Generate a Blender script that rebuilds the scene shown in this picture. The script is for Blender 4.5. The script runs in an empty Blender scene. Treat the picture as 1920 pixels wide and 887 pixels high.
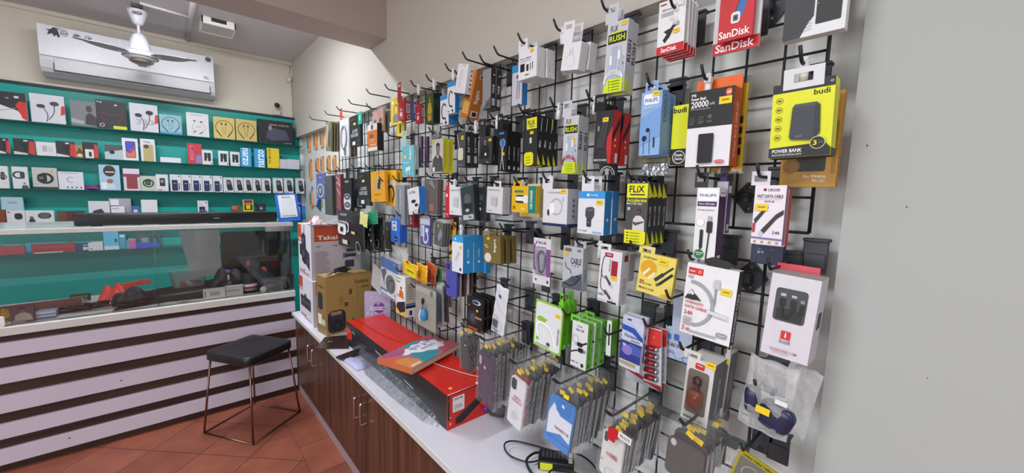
import bpy, bmesh, math, random
from mathutils import Vector, Matrix
random.seed(7)
C = bpy.context.scene.collection
PI = math.pi
# ------------------------------------------------------------------ camera
H = 1.42; FPX = 732.15
YAW, PITCH, ROLL = 0.72475829, -0.10667599, 0.0239374
fw = Vector((math.sin(YAW)*math.cos(PITCH), math.cos(YAW)*math.cos(PITCH), math.sin(PITCH)))
rt = Vector((math.cos(YAW), -math.sin(YAW), 0)); up = rt.cross(fw)
rt, up = rt*math.cos(ROLL)+up*math.sin(ROLL), -rt*math.sin(ROLL)+up*math.cos(ROLL)
cam = bpy.data.cameras.new('camera'); cam.sensor_width = 36; cam.lens = 36*FPX/1920
cam.clip_start = .02; cam.clip_end = 60
co = bpy.data.objects.new('camera', cam); C.objects.link(co)
co.matrix_world = Matrix(((rt.x, up.x, -fw.x, 0), (rt.y, up.y, -fw.y, 0), (rt.z, up.z, -fw.z, H), (0, 0, 0, 1)))
bpy.context.scene.camera = co
sc = bpy.context.scene
sc.view_settings.view_transform = 'Standard'; sc.view_settings.look = 'None'
sc.view_settings.gamma = 1; sc.view_settings.use_curve_mapping = False
sc.view_settings.exposure = 0.12
sc.cycles.transparent_max_bounces = 40
# ------------------------------------------------------------------ light
w_ = bpy.data.worlds.new('world'); sc.world = w_; w_.use_nodes = True
w_.node_tree.nodes['Background'].inputs[0].default_value = (.90, .95, 1, 1)
w_.node_tree.nodes['Background'].inputs[1].default_value = .6
def area(name, loc, rot, sx, sy, power, col=(1, 1, 1)):
    l = bpy.data.lights.new(name, 'AREA'); l.shape = 'RECTANGLE'; l.size = sx; l.size_y = sy; l.energy = power; l.color = col
    o = bpy.data.objects.new(name, l); o.location = loc; o.rotation_euler = rot; C.objects.link(o); return o
area('tube_light_glow', (-.10, 2.85, 2.575), (0, 0, 0), 1.15, .05, 26, (.86, .94, 1))
area('panel_light_glow', (-.75, .55, 2.60), (0, 0, 0), .55, .55, 22, (.94, .975, 1))
area('panel_light_glow', (-.75, -1.1, 2.60), (0, 0, 0), .55, .55, 24, (.94, .975, 1))
area('shop_front_daylight', (-1.0, -2.45, 1.35), (PI/2, 0, PI), 2.6, 2.1, 60, (.90, .95, 1))
area('side_fill_light', (-2.85, .5, 1.12), (0, -PI/2, 0), 1.4, 2.4, 42, (.90, .96, 1))  # fill lamp added to brighten low fronts facing left; no window known there
# ------------------------------------------------------------------ pixel to point
def ray(px, py): return rt*((px-960)/FPX)+up*((443.5-py)/FPX)+fw
def at(px, py, ax, v):
    d = ray(px, py); i = 'xyz'.index(ax); t = (v-(0, 0, H)[i])/d[i]; return Vector((0, 0, H))+d*t
FR = {'P': (0, 0, 1), 'A': (1000, 0, 3.2), 'B': (1000, 270, 3.2), 'C': (1000, 540, 2.557), 'D': (680, 100, 3.8575), 'E': (680, 330, 2.8625),
      'F': (560, 170, 3.858), 'G': (920, 60, 3.167), 'J': (940, 320, 3.169), 'K': (740, 320, 3.696), 'L': (1260, 300, 2.956),
      'M': (1240, 540, 2.556), 'N': (700, 480, 3.412), 'O': (860, 540, 3.167), 'Q': (1000, 560, 2.7125), 'S': (0, 150, 3.167),
      'T': (280, 150, 3.167), 'U': (0, 390, 3.547), 'V': (280, 390, 3.547), 'W': (540, 380, 2.7725), 'X': (540, 560, 2.713), 'Y': (1040, 700, 3.692), 'Z': (620, 380, 4.93), 'H': (1150, 270, 3.06)}
def px(fr, x, y):
    a = FR[fr]; return a[0]+x/a[2], a[1]+y/a[2]
# ------------------------------------------------------------------ materials (all procedural)
def lin(c): return c/12.92 if c <= .04045 else ((c+.055)/1.055)**2.4
def rgb(h):
    h = h.lstrip('#')
    if len(h) == 3: h = ''.join(c*2 for c in h)
    return tuple(lin(int(h[i:i+2], 16)/255) for i in (0, 2, 4))+(1,)
MC = {}
def mat(h, rough=.5, metal=0, var=.06, scale=60, bump=0, name=None, coat=0):
    k = (h, rough, metal, var, scale, bump, coat)
    if k in MC: return MC[k]
    m = bpy.data.materials.new(name or 'surface_'+h); m.use_nodes = True; nt = m.node_tree; b = nt.nodes['Principled BSDF']
    b.inputs['Roughness'].default_value = rough; b.inputs['Metallic'].default_value = metal
    b.inputs['Coat Weight'].default_value = coat
    c = rgb(h)
    tc = nt.nodes.new('ShaderNodeTexCoord'); n = nt.nodes.new('ShaderNodeTexNoise'); n.inputs['Scale'].default_value = scale; n.inputs['Detail'].default_value = 2
    nt.links.new(tc.outputs['Object'], n.inputs['Vector'])
    mx = nt.nodes.new('ShaderNodeMix'); mx.data_type = 'RGBA'
    mx.inputs[6].default_value = tuple(x*(1-var) for x in c[:3])+(1,); mx.inputs[7].default_value = tuple(min(1, x*(1+var)) for x in c[:3])+(1,)
    nt.links.new(n.outputs['Fac'], mx.inputs[0]); nt.links.new(mx.outputs[2], b.inputs['Base Color'])
    if bump:
        bp = nt.nodes.new('ShaderNodeBump'); bp.inputs['Strength'].default_value = bump; bp.inputs['Distance'].default_value = .004
        nt.links.new(n.outputs['Fac'], bp.inputs['Height']); nt.links.new(bp.outputs[0], b.inputs['Normal'])
    MC[k] = m; return m
def M(x): return mat(x) if isinstance(x, str) else x
def film(name, tint, op, rough=.12, bump=.5, scale=45, k=.45, frost=False):
    m = bpy.data.materials.new(name); m.use_nodes = True; nt = m.node_tree; nt.nodes.clear(); L = nt.links.new
    out = nt.nodes.new('ShaderNodeOutputMaterial'); mx = nt.nodes.new('ShaderNodeMixShader'); tr = nt.nodes.new('ShaderNodeBsdfTransparent')
    if frost: b = nt.nodes.new('ShaderNodeBsdfPrincipled'); b.inputs['Base Color'].default_value = rgb(tint)
    else: b = nt.nodes.new('ShaderNodeBsdfAnisotropic'); b.inputs['Color'].default_value = rgb(tint); tr.inputs['Color'].default_value = (.97, .975, .975, 1)
    b.inputs['Roughness'].default_value = rough
    fr = nt.nodes.new('ShaderNodeFresnel'); fr.inputs['IOR'].default_value = 1.45
    ad = nt.nodes.new('ShaderNodeMath'); ad.operation = 'MULTIPLY_ADD'; ad.inputs[1].default_value = k; ad.inputs[2].default_value = op; ad.use_clamp = True
    tc = nt.nodes.new('ShaderNodeTexCoord'); n = nt.nodes.new('ShaderNodeTexNoise'); n.inputs['Scale'].default_value = scale; n.inputs['Detail'].default_value = 3
    n.inputs['Distortion'].default_value = 1.2
    bp = nt.nodes.new('ShaderNodeBump'); bp.inputs['Strength'].default_value = bump; bp.inputs['Distance'].default_value = .01
    L(tc.outputs['Object'], n.inputs['Vector']); L(n.outputs['Fac'], bp.inputs['Height']); L(bp.outputs[0], b.inputs['Normal']); L(bp.outputs[0], fr.inputs['Normal'])
    L(fr.outputs[0], ad.inputs[0]); L(ad.outputs[0], mx.inputs[0]); L(tr.outputs[0], mx.inputs[1]); L(b.outputs[0], mx.inputs[2]); L(mx.outputs[0], out.inputs[0])
    return m
BAG = film('clear_plastic_bag', '#f2f2f4', .03, .12, .8, 55, .38, True)
BAGW = film('frosted_plastic_bag', '#f2f2f4', .26, .25, .5, 45, .4, True)
BLIS = film('clear_blister', '#eef0f2', .02, .10, .12, 20, .8)
SMOKE = film('smoky_plastic', '#565c60', .45, .15, .3, 20, .4, True)
GLASS = film('counter_glass', '#f4f8f7', .01, .02, 0, 5, .9)
SHELFGL = film('green_shelf_glass', '#1c5f57', .62, .12, 0, 5, .3, True)
BLACK = mat('#17171a', .45); DGREY = mat('#3a3d44', .5); WHITE = mat('#e9e8ea', .5); CHROME = mat('#c9c4c0', .25, 1); STEEL = mat('#2b2c31', .42, .3)
# ------------------------------------------------------------------ mesh builder
TXT = {}
def text_geo(s):
    if s in TXT: return TXT[s]
    cu = bpy.data.curves.new('t', 'FONT'); cu.body = s; cu.resolution_u = 2; cu.size = 1; cu.offset = .018
    o = bpy.data.objects.new('t', cu); me = o.to_mesh()
    v = [(p.co.x, p.co.y) for p in me.vertices]; f = [tuple(q.vertices) for q in me.polygons]
    o.to_mesh_clear(); bpy.data.objects.remove(o); bpy.data.curves.remove(cu)
    if v:
        x0 = min(a for a, b in v); x1 = max(a for a, b in v); y0 = min(b for a, b in v); y1 = max(b for a, b in v)
        v = [((a-x0)/max(x1-x0, 1e-6), (b-y0)/max(y1-y0, 1e-6)) for a, b in v]
    TXT[s] = (v, f); return TXT[s]
class MB:
    def __init__(s): s.v = []; s.f = []; s.m = []; s.mats = []; s.sm = []
    def mi(s, m):
        m = M(m)
        if m not in s.mats: s.mats.append(m)
        return s.mats.index(m)
    def add(s, vs, fs, m, smooth=False, tf=None):
        k = len(s.v); i = s.mi(m)
        s.v += [tuple(tf @ Vector(p)) if tf else tuple(p) for p in vs]
        for f in fs: s.f.append(tuple(a+k for a in f)); s.m.append(i); s.sm.append(smooth)
    def box(s, x0, x1, y0, y1, z0, z1, m, bev=0, tf=None, seg=1):
        if not bev:
            vs = [(x0, y0, z0), (x1, y0, z0), (x1, y1, z0), (x0, y1, z0), (x0, y0, z1), (x1, y0, z1), (x1, y1, z1), (x0, y1, z1)]
            s.add(vs, [(3, 2, 1, 0), (4, 5, 6, 7), (0, 1, 5, 4), (1, 2, 6, 5), (2, 3, 7, 6), (3, 0, 4, 7)], m, tf=tf); return
        bm = bmesh.new(); bmesh.ops.create_cube(bm, size=1)
        for q in bm.verts: q.co = Vector(((x0+x1)/2+q.co.x*(x1-x0), (y0+y1)/2+q.co.y*(y1-y0), (z0+z1)/2+q.co.z*(z1-z0)))
        bmesh.ops.bevel(bm, geom=bm.edges[:], offset=min(bev, .45*min(x1-x0, y1-y0, z1-z0)), segments=seg, affect='EDGES', profile=.5)
        s.bm(bm, m, seg > 1, tf)
    def bm(s, bm, m, smooth=False, tf=None):
        bm.verts.index_update(); s.add([v.co[:] for v in bm.verts], [[v.index for v in f.verts] for f in bm.faces], m, smooth, tf); bm.free()
    def tube(s, pts, r, m, n=8, smooth=True, closed=False):
        pts = [Vector(p) for p in pts]; k = len(pts); vs = []; fs = []; pn = None
        for i, p in enumerate(pts):
            a = pts[i-1] if (i > 0 or closed) else p; b = pts[(i+1) % k] if (i < k-1 or closed) else p
            t = (b-a).normalized() if (b-a).length > 0 else Vector((0, 0, 1))
            if pn is None: pn = t.orthogonal().normalized()
            pn = (pn-t*pn.dot(t)); pn = pn.normalized() if pn.length > 1e-6 else t.orthogonal().normalized()
            bn = t.cross(pn); rr = r[i] if isinstance(r, (list, tuple)) else r
            for j in range(n): a_ = 2*PI*j/n; vs.append(p+pn*math.cos(a_)*rr+bn*math.sin(a_)*rr)
        for i in range(k if closed else k-1):
            for j in range(n):
                i2 = (i+1) % k; fs.append((i*n+j, i*n+(j+1) % n, i2*n+(j+1) % n, i2*n+j))
        if not closed: fs += [tuple(range(n))[::-1], tuple(range((k-1)*n, k*n))]
        s.add(vs, fs, m, smooth)
    def lathe(s, prof, m, n=24, tf=None, smooth=True):
        vs = []; fs = []
        for r, z in prof:
            for j in range(n): a = 2*PI*j/n; vs.append((r*math.cos(a), r*math.sin(a), z))
        for i in range(len(prof)-1):
            for j in range(n): fs.append((i*n+j, i*n+(j+1) % n, (i+1)*n+(j+1) % n, (i+1)*n+j))
        fs += [tuple(range(n))[::-1], tuple(range((len(prof)-1)*n, len(prof)*n))]
        s.add(vs, fs, m, smooth, tf)
    def prism(s, poly, y0, y1, m, tf=None):   # polygon in x,z, thickness in y
        n = len(poly); vs = [(a, y0, b) for a, b in poly]+[(a, y1, b) for a, b in poly]
        s.add(vs, [tuple(range(n)), tuple(range(n, 2*n))[::-1]]+[(i, (i+1) % n, n+(i+1) % n, n+i) for i in range(n)], m, tf=tf)
    def obj(s, name, parent=None, loc=None, rot=None, **tags):
        me = bpy.data.meshes.new(name); me.from_pydata(s.v, [], s.f)
        for m in s.mats: me.materials.append(m)
        me.polygons.foreach_set('material_index', s.m); me.polygons.foreach_set('use_smooth', s.sm); me.update()
        o = bpy.data.objects.new(name, me); C.objects.link(o)
        if parent: o.parent = parent
        if loc is not None: o.location = loc
        if rot is not None: o.rotation_euler = rot
        for k, v in tags.items():
            if v is not None: o[k] = v
        return o
def tag(o, label, cat, group=None, kind=None):
    o['label'] = label; o['category'] = cat
    if group: o['group'] = group
    if kind: o['kind'] = kind
    return o
def empty(name, label, cat, loc=(0, 0, 0), rot=(0, 0, 0), group=None):
    o = bpy.data.objects.new(name, None); o.empty_display_size = .02; C.objects.link(o); o.location = loc; o.rotation_euler = rot
    return tag(o, label, cat, group)
def dup(o, loc=None, rot=None, label=None, parent=None):
    c = o.copy(); C.objects.link(c)
    if parent: c.parent = parent
    if loc is not None: c.location = loc
    if rot is not None: c.rotation_euler = rot
    if label: c['label'] = label
    for ch in list(o.children): dup(ch, parent=c)
    return c
def rrect(w, h, r, n=4, cx=0, cz=0):
    r = min(r, w/2, h/2); out = []
    for qx, qz, a0 in ((1, 1, 0), (-1, 1, 90), (-1, -1, 180), (1, -1, 270)):
        for i in range(n+1):
            a = math.radians(a0+90*i/n); out.append((cx+qx*(w/2-r)+r*math.cos(a), cz+qz*(h/2-r)+r*math.sin(a)))
    return out
# art: list of primitives on a face in 0..1 units;  r rect, e ellipse, o ring, p polygon, l stroke, t text, R rounded rect
def art(mb, prims, w, h, d, face='F', e=.00025):
    W, Hh = (w, h) if face == 'F' else (d, h) if face in 'RL' else (w, d)
    def P(u, v, k):
        o = e*k
        if face == 'F': return (-w/2+u*w, -o, -h/2+v*h)
        if face == 'R': return (w/2+o, u*d, -h/2+v*h)
        if face == 'L': return (-w/2-o, (1-u)*d, -h/2+v*h)
        if face == 'T': return (-w/2+u*w, v*d, h/2+o)
        return (-w/2+u*w, (1-v)*d, -h/2-o)
    for k, p in enumerate(prims, 1):
        t, c = p[0], p[1]
        if t == 'r':
            u0, v0, u1, v1 = p[2:6]; mb.add([P(u0, v0, k), P(u1, v0, k), P(u1, v1, k), P(u0, v1, k)], [(0, 1, 2, 3)], c)
        elif t == 'R':
            u0, v0, u1, v1 = p[2:6]; r = (p[6] if len(p) > 6 else .12)*min(abs(u1-u0)*W, abs(v1-v0)*Hh)
            q = rrect((u1-u0)*W, (v1-v0)*Hh, r, 3); mb.add([P((u0+u1)/2+a/W, (v0+v1)/2+b/Hh, k) for a, b in q], [tuple(range(len(q)))], c)
        elif t == 'e':
            cu, cv, ru = p[2:5]; rv = p[5] if len(p) > 5 else ru*W/Hh; n = 16
            mb.add([P(cu+ru*math.cos(2*PI*i/n), cv+rv*math.sin(2*PI*i/n), k) for i in range(n)], [tuple(range(n))], c)
        elif t == 'o':
            cu, cv, ru, th = p[2:6]; a0, a1 = (p[6], p[7]) if len(p) > 7 else (0, 360); n = 22; vs = []
            for i in range(n+1):
                a = math.radians(a0+(a1-a0)*i/n)
                for rr in (ru, ru-th): vs.append(P(cu+rr*math.cos(a), cv+rr*math.sin(a)*W/Hh, k))
            mb.add(vs, [(2*i, 2*i+2, 2*i+3, 2*i+1) for i in range(n)], c)
        elif t == 'p': mb.add([P(a, b, k) for a, b in p[2]], [tuple(range(len(p[2])))], c)
        elif t == 'l':
            th = p[2]*W/2; q = [(a*W, b*Hh) for a, b in p[3]]; vs = []
            for i, (a, b) in enumerate(q):
                a0, b0 = q[max(i-1, 0)]; a1, b1 = q[min(i+1, len(q)-1)]; L = math.hypot(a1-a0, b1-b0) or 1; nx, ny = -(b1-b0)/L*th, (a1-a0)/L*th
                vs += [P((a+nx)/W, (b+ny)/Hh, k), P((a-nx)/W, (b-ny)/Hh, k)]
            mb.add(vs, [(2*i, 2*i+2, 2*i+3, 2*i+1) for i in range(len(q)-1)], c)
        elif t == 't':
            s, u0, v0, u1, v1 = p[2:7]; rot = p[7] if len(p) > 7 else 0; vs, fs = text_geo(s); o = []
            for a, b in vs:
                if rot == 90: a, b = 1-b, a
                elif rot == -90: a, b = b, 1-a
                o.append(P(u0+a*(u1-u0), v0+b*(v1-v0), k))
            if fs: mb.add(o, fs, c)
def curve(pts, n=6):   # smooth through points (Catmull-Rom)
    out = []; q = [pts[0]]+list(pts)+[pts[-1]]
    for i in range(1, len(q)-2):
        for j in range(n):
            t = j/n; out.append(tuple(.5*((2*b)+(-a+c)*t+(2*a-5*b+4*c-d_)*t*t+(-a+3*b-3*c+d_)*t**3) for a, b, c, d_ in zip(q[i-1], q[i], q[i+1], q[i+2])))
    return out+[tuple(pts[-1])]
def lines(c, u0, v0, u1, v1, n, th=.35):
    return [('r', c, u0, v0+(v1-v0)*i/n, u0+(u1-u0)*random.uniform(.7, 1), v0+(v1-v0)*(i+th)/n) for i in range(n)]
# ------------------------------------------------------------------ the room
XB, XW, XG, YB, YC = .98, 1.042, 1.0, 4.38, .1435       # upper wall face, recess wall, wire grid, back wall, column edge
ZC, ZS = 2.635, 1.985                                    # ceiling, soffit above the grid
BX0, BX1, YF = -3.0, 1.35, -2.6
def wallmat(name, h, rough=.8, var=.025, scale=3.0, bump=.06):
    return mat(h, rough, 0, var, scale, bump, name)
CREAM = wallmat('cream_wall_paint', '#d9d2c4'); UPPW = wallmat('upper_wall_paint', '#c3bcb3'); GREYW = wallmat('grey_white_wall_paint', '#dfe0dd'); COLM = wallmat('column_wall_paint', '#b4b7b5'); CEILM = wallmat('ceiling_paint', '#d2cdcf')
def struct(name, mb, **k): return mb.obj(name, kind='structure', **k)
# floor with diagonal terracotta tiles
def tilemat():
    m = bpy.data.materials.new('terracotta_tiles'); m.use_nodes = True; nt = m.node_tree; b = nt.nodes['Principled BSDF']; L = nt.links.new
    tc = nt.nodes.new('ShaderNodeTexCoord'); mp = nt.nodes.new('ShaderNodeMapping'); mp.inputs['Rotation'].default_value = (0, 0, PI/4)
    br = nt.nodes.new('ShaderNodeTexBrick'); br.offset = 0; br.squash = 1
    br.inputs['Scale'].default_value = 1; br.inputs['Brick Width'].default_value = .28; br.inputs['Row Height'].default_value = .28
    br.inputs['Mortar Size'].default_value = .0022; br.inputs['Mortar Smooth'].default_value = .2
    br.inputs['Color1'].default_value = rgb('#9c5843'); br.inputs['Color2'].default_value = rgb('#8c4c3a'); br.inputs['Mortar'].default_value = rgb('#4c3128')
    # rotated coords: x' = (x-y)/s2, y' = (x+y)/s2
    mp.inputs['Location'].default_value = (1.757, -1.848, 0)
    n = nt.nodes.new('ShaderNodeTexNoise'); n.inputs['Scale'].default_value = 9; n.inputs['Detail'].default_value = 6
    mx = nt.nodes.new('ShaderNodeMix'); mx.data_type = 'RGBA'; mx.blend_type = 'MULTIPLY'; mx.inputs[0].default_value = .55
    cr = nt.nodes.new('ShaderNodeValToRGB'); cr.color_ramp.elements[0].color = (.55, .5, .48, 1); cr.color_ramp.elements[0].position = .3; cr.color_ramp.elements[1].color = (1.0, 1.0, 1.0, 1); cr.color_ramp.elements[1].position = .65
    L(tc.outputs['Object'], mp.inputs['Vector']); L(mp.outputs[0], br.inputs['Vector']); L(tc.outputs['Object'], n.inputs['Vector']); L(n.outputs['Fac'], cr.inputs[0])
    L(br.outputs['Color'], mx.inputs[6]); L(cr.outputs[0], mx.inputs[7]); L(mx.outputs[2], b.inputs['Base Color'])
    b.inputs['Roughness'].default_value = .42
    bp = nt.nodes.new('ShaderNodeBump'); bp.inputs['Strength'].default_value = .4; bp.inputs['Distance'].default_value = .003; bp.invert = True
    L(br.outputs['Fac'], bp.inputs['Height']); L(bp.outputs[0], b.inputs['Normal'])
    return m, (br, mp)
TILE, _ = tilemat()
TILE2, (b2, m2) = tilemat(); m2.inputs['Rotation'].default_value = (0, 0, 0); m2.inputs['Location'].default_value = (-.476, -2.28, 0)
b2.inputs['Brick Width'].default_value = .62; b2.inputs['Row Height'].default_value = .285
mb = MB(); mb.box(BX0, .476, YF, YB+.15, -.06, 0, TILE); mb.box(.476, BX1, YF, YB+.15, -.06, 0, TILE2); struct('floor', mb)
mb = MB(); mb.box(BX0, BX1, YB, YB+.12, 0, ZC, CREAM); struct('wall_back', mb)
mb = MB(); mb.box(XB, BX1, YF, YB, 1.925, ZC, UPPW)
m_ = MB(); m_.box(XW, BX1, YC, YB, 0, 1.925, GREYW); struct('wall_right', m_)
struct('wall_right_upper', mb)
mb = MB(); mb.box(XB, BX1, YF, YC, 0, 1.925, COLM)
mk = mat('#6d6a64', .9)
for (a, b, r) in ((1626, 273, .0016), (1700, 388, .0013), (1739, 709, .0009), (1653, 120, .0006)):
    p = at(a, b, 'x', XB-.0005); mb.lathe([(r, 0), (r*.6, .0005)], mk, 7, Matrix.Translation(p) @ Matrix.Rotation(-PI/2, 4, 'Y') @ Matrix.Diagonal((1.5, .8, 1, 1)))
struct('wall_right_column', mb)
mb = MB(); mb.box(BX0, BX0+.1, YF, -.75, 0, ZC, CREAM); mb.box(BX0, BX0+.1, 1.75, YB, 0, ZC, CREAM); mb.box(BX0, BX0+.1, -.75, 1.75, 0, .35, CREAM); mb.box(BX0, BX0+.1, -.75, 1.75, 1.90, ZC, CREAM); struct('wall_left', mb)  # opening in this unseen wall is invented to go with the side fill
mb = MB()
for a_, b_, c_, d_ in ((-.75, -.70, .35, 1.90), (1.70, 1.75, .35, 1.90), (.475, .525, .35, 1.90), (-.75, 1.75, .35, .40), (-.75, 1.75, 1.85, 1.90)): mb.box(BX0+.02, BX0+.08, a_, b_, c_, d_, mat('#d8d8d6', .4))
mb.box(BX0+.045, BX0+.055, -.70, 1.70, .40, 1.85, film('added_window_glass', '#f4f8f8', .02, .02, 0, 5, .8)); struct('added_window', mb)  # frame and pane of the invented opening, added to go with the fill lamp
mb = MB(); mb.box(BX0, BX1, YF, YB+.12, ZC, ZC+.1, CEILM); struct('ceiling', mb)
mb = MB(); mb.box(BX0, XB, 2.21, 2.44, 2.275, ZC, wallmat('beam_paint', '#b7a7a3')); struct('trim_1', mb)
mb = MB(); mb.box(BX0, BX1, YF-.1, YF, 2.35, ZC, CREAM); mb.box(.35, BX1, YF-.1, YF, 0, 2.35, CREAM); struct('wall_front', mb)
# slim cove strip where the back wall meets the ceiling
mb = MB(); mb.box(BX0+.1, XB, YB-.02, YB, ZC-.03, ZC, CREAM, .004); struct('trim_2', mb)
# ------------------------------------------------------------------ placing a flat-fronted thing
def rect_at(fr, xl, xr, yt, yb, ax, val):
    ym = (yt+yb)/2; xm = (xl+xr)/2
    a = at(*px(fr, xl, ym), ax, val); b = at(*px(fr, xr, ym), ax, val); t = at(*px(fr, xm, yt), ax, val); u = at(*px(fr, xm, yb), ax, val)
    return (a+b)/2*1.0, abs((b-a).y) if ax == 'x' else abs((b-a).x), t.z-u.z, (t.z+u.z)/2
YEL = mat('#f2d11c', .45)
ORD = ['', 'second', 'third', 'fourth', 'fifth', 'sixth', 'seventh', 'eighth', 'ninth', 'tenth', 'eleventh', 'twelfth', 'thirteenth', 'fourteenth']
def body(name, w, h, d, base, arts, bev=.0008):
    mb = MB(); mb.box(-w/2, w/2, 0, d, -h/2, h/2, base, bev)
    for face, prims in arts.items(): art(mb, prims, w, h, d, face)
    return mb
def sticker_on(o, w, h, st):
    u, v = st[0], st[1]; sw = (st[2] if len(st) > 2 else .022)*.68; shh = sw*.62
    mb = MB(); x = -w/2+u*w; z = -h/2+v*h
    mb.box(x-sw/2, x+sw/2, -.0022, -.0016, z-shh/2, z+shh/2, YEL)
    art(mb, [('r', '#8a6a10', (x-sw*.3)/w+.5, (z-shh*.05)/h+.5, (x+sw*.3)/w+.5, (z+shh*.12)/h+.5)], w, h, 0, 'F', .0024)
    return mb.obj('price_sticker', o, label='yellow price sticker')
def tab_on(o, w, h, x, top, col, d=.0006, tw=None):
    tw = tw or min(.042, w*.62); th = top
    mb = MB(); x0, x1 = x-tw/2, x+tw/2; z0 = h/2; z1 = h/2+th; s0, s1 = z1-.020, z1-.008; y0, y1 = .001, .001+d; sx = min(.011, tw*.36)
    for a, b, c, e_ in ((x0, x1, z0, s0), (x0, x1, s1, z1), (x0, x-sx, s0, s1), (x+sx, x1, s0, s1)):
        if e_ > c: mb.box(a, b, y0, y1, c, e_, col)
    return mb.obj('hang_tab', o)
HX = .867
def hookpt(fr, bx, by): return at(*px(fr, bx, by), 'x', HX)
HOOK = None; HOOKS = []
def make_hook():
    root = empty('display_hook', '', 'hook', (0, 0, -5), group='black display hooks on the wire grid')
    mb = MB(); mb.tube([(.0, 0, 0), (HX-XG+.006, 0, 0), (HX-XG, 0, .002), (HX-XG-.006, 0, .007), (HX-XG-.018, 0, .023)], .0032, STEEL, 8); mb.obj('hook_arm', root)
    mb = MB(); mb.box(-.0085, -.0035, -.021, .021, -.056, .022, DGREY, .002); mb.box(-.013, .010, -.0215, .0215, .020, .027, DGREY, .002)
    mb.box(-.0115, -.008, -.015, .015, -.050, -.006, DGREY, .0015); mb.lathe([(.005, 0), (.004, .004)], STEEL, 10, Matrix.Translation((-.011, 0, -.046)) @ Matrix.Rotation(-PI/2, 4, 'Y'))
    mb.obj('backplate', root); return root
def clip_on(root, dx=.022):
    mb = MB(); X = HX-XG+dx
    mb.box(X-.009, X+.009, -.007, .007, -.009, .009, WHITE, .003); mb.lathe([(.0066, -.034), (.0070, -.014), (.0062, -.004)], WHITE, 14, Matrix.Translation((X, 0, 0)))
    mb.box(X-.004, X+.004, -.0055, .0055, .009, .014, WHITE, .0015)
    mb.obj('security_tag', root, label='white plastic security clip')
CLIPM = {}
def hook(p, label, clip=0, tilt=0):
    global HOOK
    if HOOK is None: HOOK = make_hook(); o = HOOK
    else: o = dup(HOOK)
    if clip: CLIPM[o.name] = 1
    o.location = (XG-.004, p.y, p.z); o.rotation_euler = (0, 0, tilt); o['label'] = label; HOOKS.append((o, clip))
    return o
def pk(name, cat, label, fr, q, X, base, arts, d=None, xs=None, n=1, roll=0, yaw=0, hk=None, clip=0, tab=None, st=None, gap=.0015, group=None, behind=None, jit=1.2, film_=None, hl=None, extra=None):
    """a packet hanging on the wire grid, front facing the room; copies queue up behind it on the same hook"""
    xl, xr, yt, yb = q
    c, w, h, zc = rect_at(fr, xl, xr, yt, yb, 'x', X)
    yr = c.y-w/2
    if xs is not None: d = max(.004, at(*px(fr, xs, (yt+yb)/2), 'y', yr).x-X)
    d = d or .02
    room = XG-.018-X
    if n*(d+gap) > room: d = max(.0015, room/n-gap)
    mb = body(name, w, h, d, base, arts); o = mb.obj(name, loc=(X, c.y, zc), rot=(0, math.radians(roll), -PI/2+math.radians(yaw)))
    tag(o, label, cat, group)
    if st: sticker_on(o, w, h, st)
    if extra: extra(o, w, h, d)
    if hk:
        p = hookpt(*hk)
        if d > .007 and zc+h/2-.06 < p.z < zc+h/2+.006: p.z = zc+h/2+.006
        hook(p, hl or ('hook of the '+' '.join(label.split()[:11])), clip)
        if tab:
            top = (p.z+.010)-(zc+h/2); dx = max(-w*.35, min(w*.35, -(p.y-c.y)))
            if top > .004: tab_on(o, w, h, dx, top, M(tab))
    elif tab: tab_on(o, w, h, 0, .03, M(tab))
    if film_:
        f = MB(); f.box(-w/2-.003, w/2+.003, -.0035, d+.001, -h/2-.004, h/2+.012, film_); f.obj('clear_wrap', o)
    if n > 1 and not group: o['group'] = group = 'packets queued behind the '+label
    for i in range(1, n):
        bl = (behind or (label.split(',')[0])); bl = ' '.join(bl.split()[:11]).rstrip(',')
        dup(o, (X+i*(d+gap), c.y+random.uniform(-1, 1)*.0015*jit, zc+random.uniform(-1, 1)*.002*jit), (0, math.radians(roll+random.uniform(-1, 1)*jit*.7), -PI/2+math.radians(yaw)),
            '%s, %s in its queue' % (bl, ORD[i]))
    return o
def bk(name, cat, label, fr, q, base, arts, d=.03, Y=4.235, roll=0, group=None, st=None, bottom=None, rz=0):
    """a packet standing on a shelf of the back wall"""
    c, w, h, zc = rect_at(fr, *q, 'y', Y)
    if bottom is not None: zc = bottom+h/2+.0005
    mb = body(name, w, h, d, base, arts, .0006); o = mb.obj(name, loc=(c.x, Y, zc), rot=(0, math.radians(roll), math.radians(rz)))
    tag(o, label, cat, group)
    if st: sticker_on(o, w, h, st)
    return o
# ------------------------------------------------------------------ wood, laminate
def wood(name, a, b_, sc_=(1, 1, 18), rough=.4):
    m = bpy.data.materials.new(name); m.use_nodes = True; nt = m.node_tree; b = nt.nodes['Principled BSDF']; L = nt.links.new
    tc = nt.nodes.new('ShaderNodeTexCoord'); mp = nt.nodes.new('ShaderNodeMapping'); mp.inputs['Scale'].default_value = sc_
    n = nt.nodes.new('ShaderNodeTexNoise'); n.inputs['Scale'].default_value = 1.6; n.inputs['Detail'].default_value = 7; n.inputs['Distortion'].default_value = .4
    cr = nt.nodes.new('ShaderNodeValToRGB'); cr.color_ramp.elements[0].color = rgb(a); cr.color_ramp.elements[0].position = .32; cr.color_ramp.elements[1].color = rgb(b_); cr.color_ramp.elements[1].position = .72
    L(tc.outputs['Object'], mp.inputs['Vector']); L(mp.outputs[0], n.inputs['Vector']); L(n.outputs['Fac'], cr.inputs[0]); L(cr.outputs[0], b.inputs['Base Color']); b.inputs['Roughness'].default_value = rough
    return m
WOODV = wood('walnut_laminate', '#35211a', '#6b4433', (22, 22, .8)); WOODH = wood('dark_walnut_strip', '#2a1b17', '#4c3225', (.8, 10, 22), .45)
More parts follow.
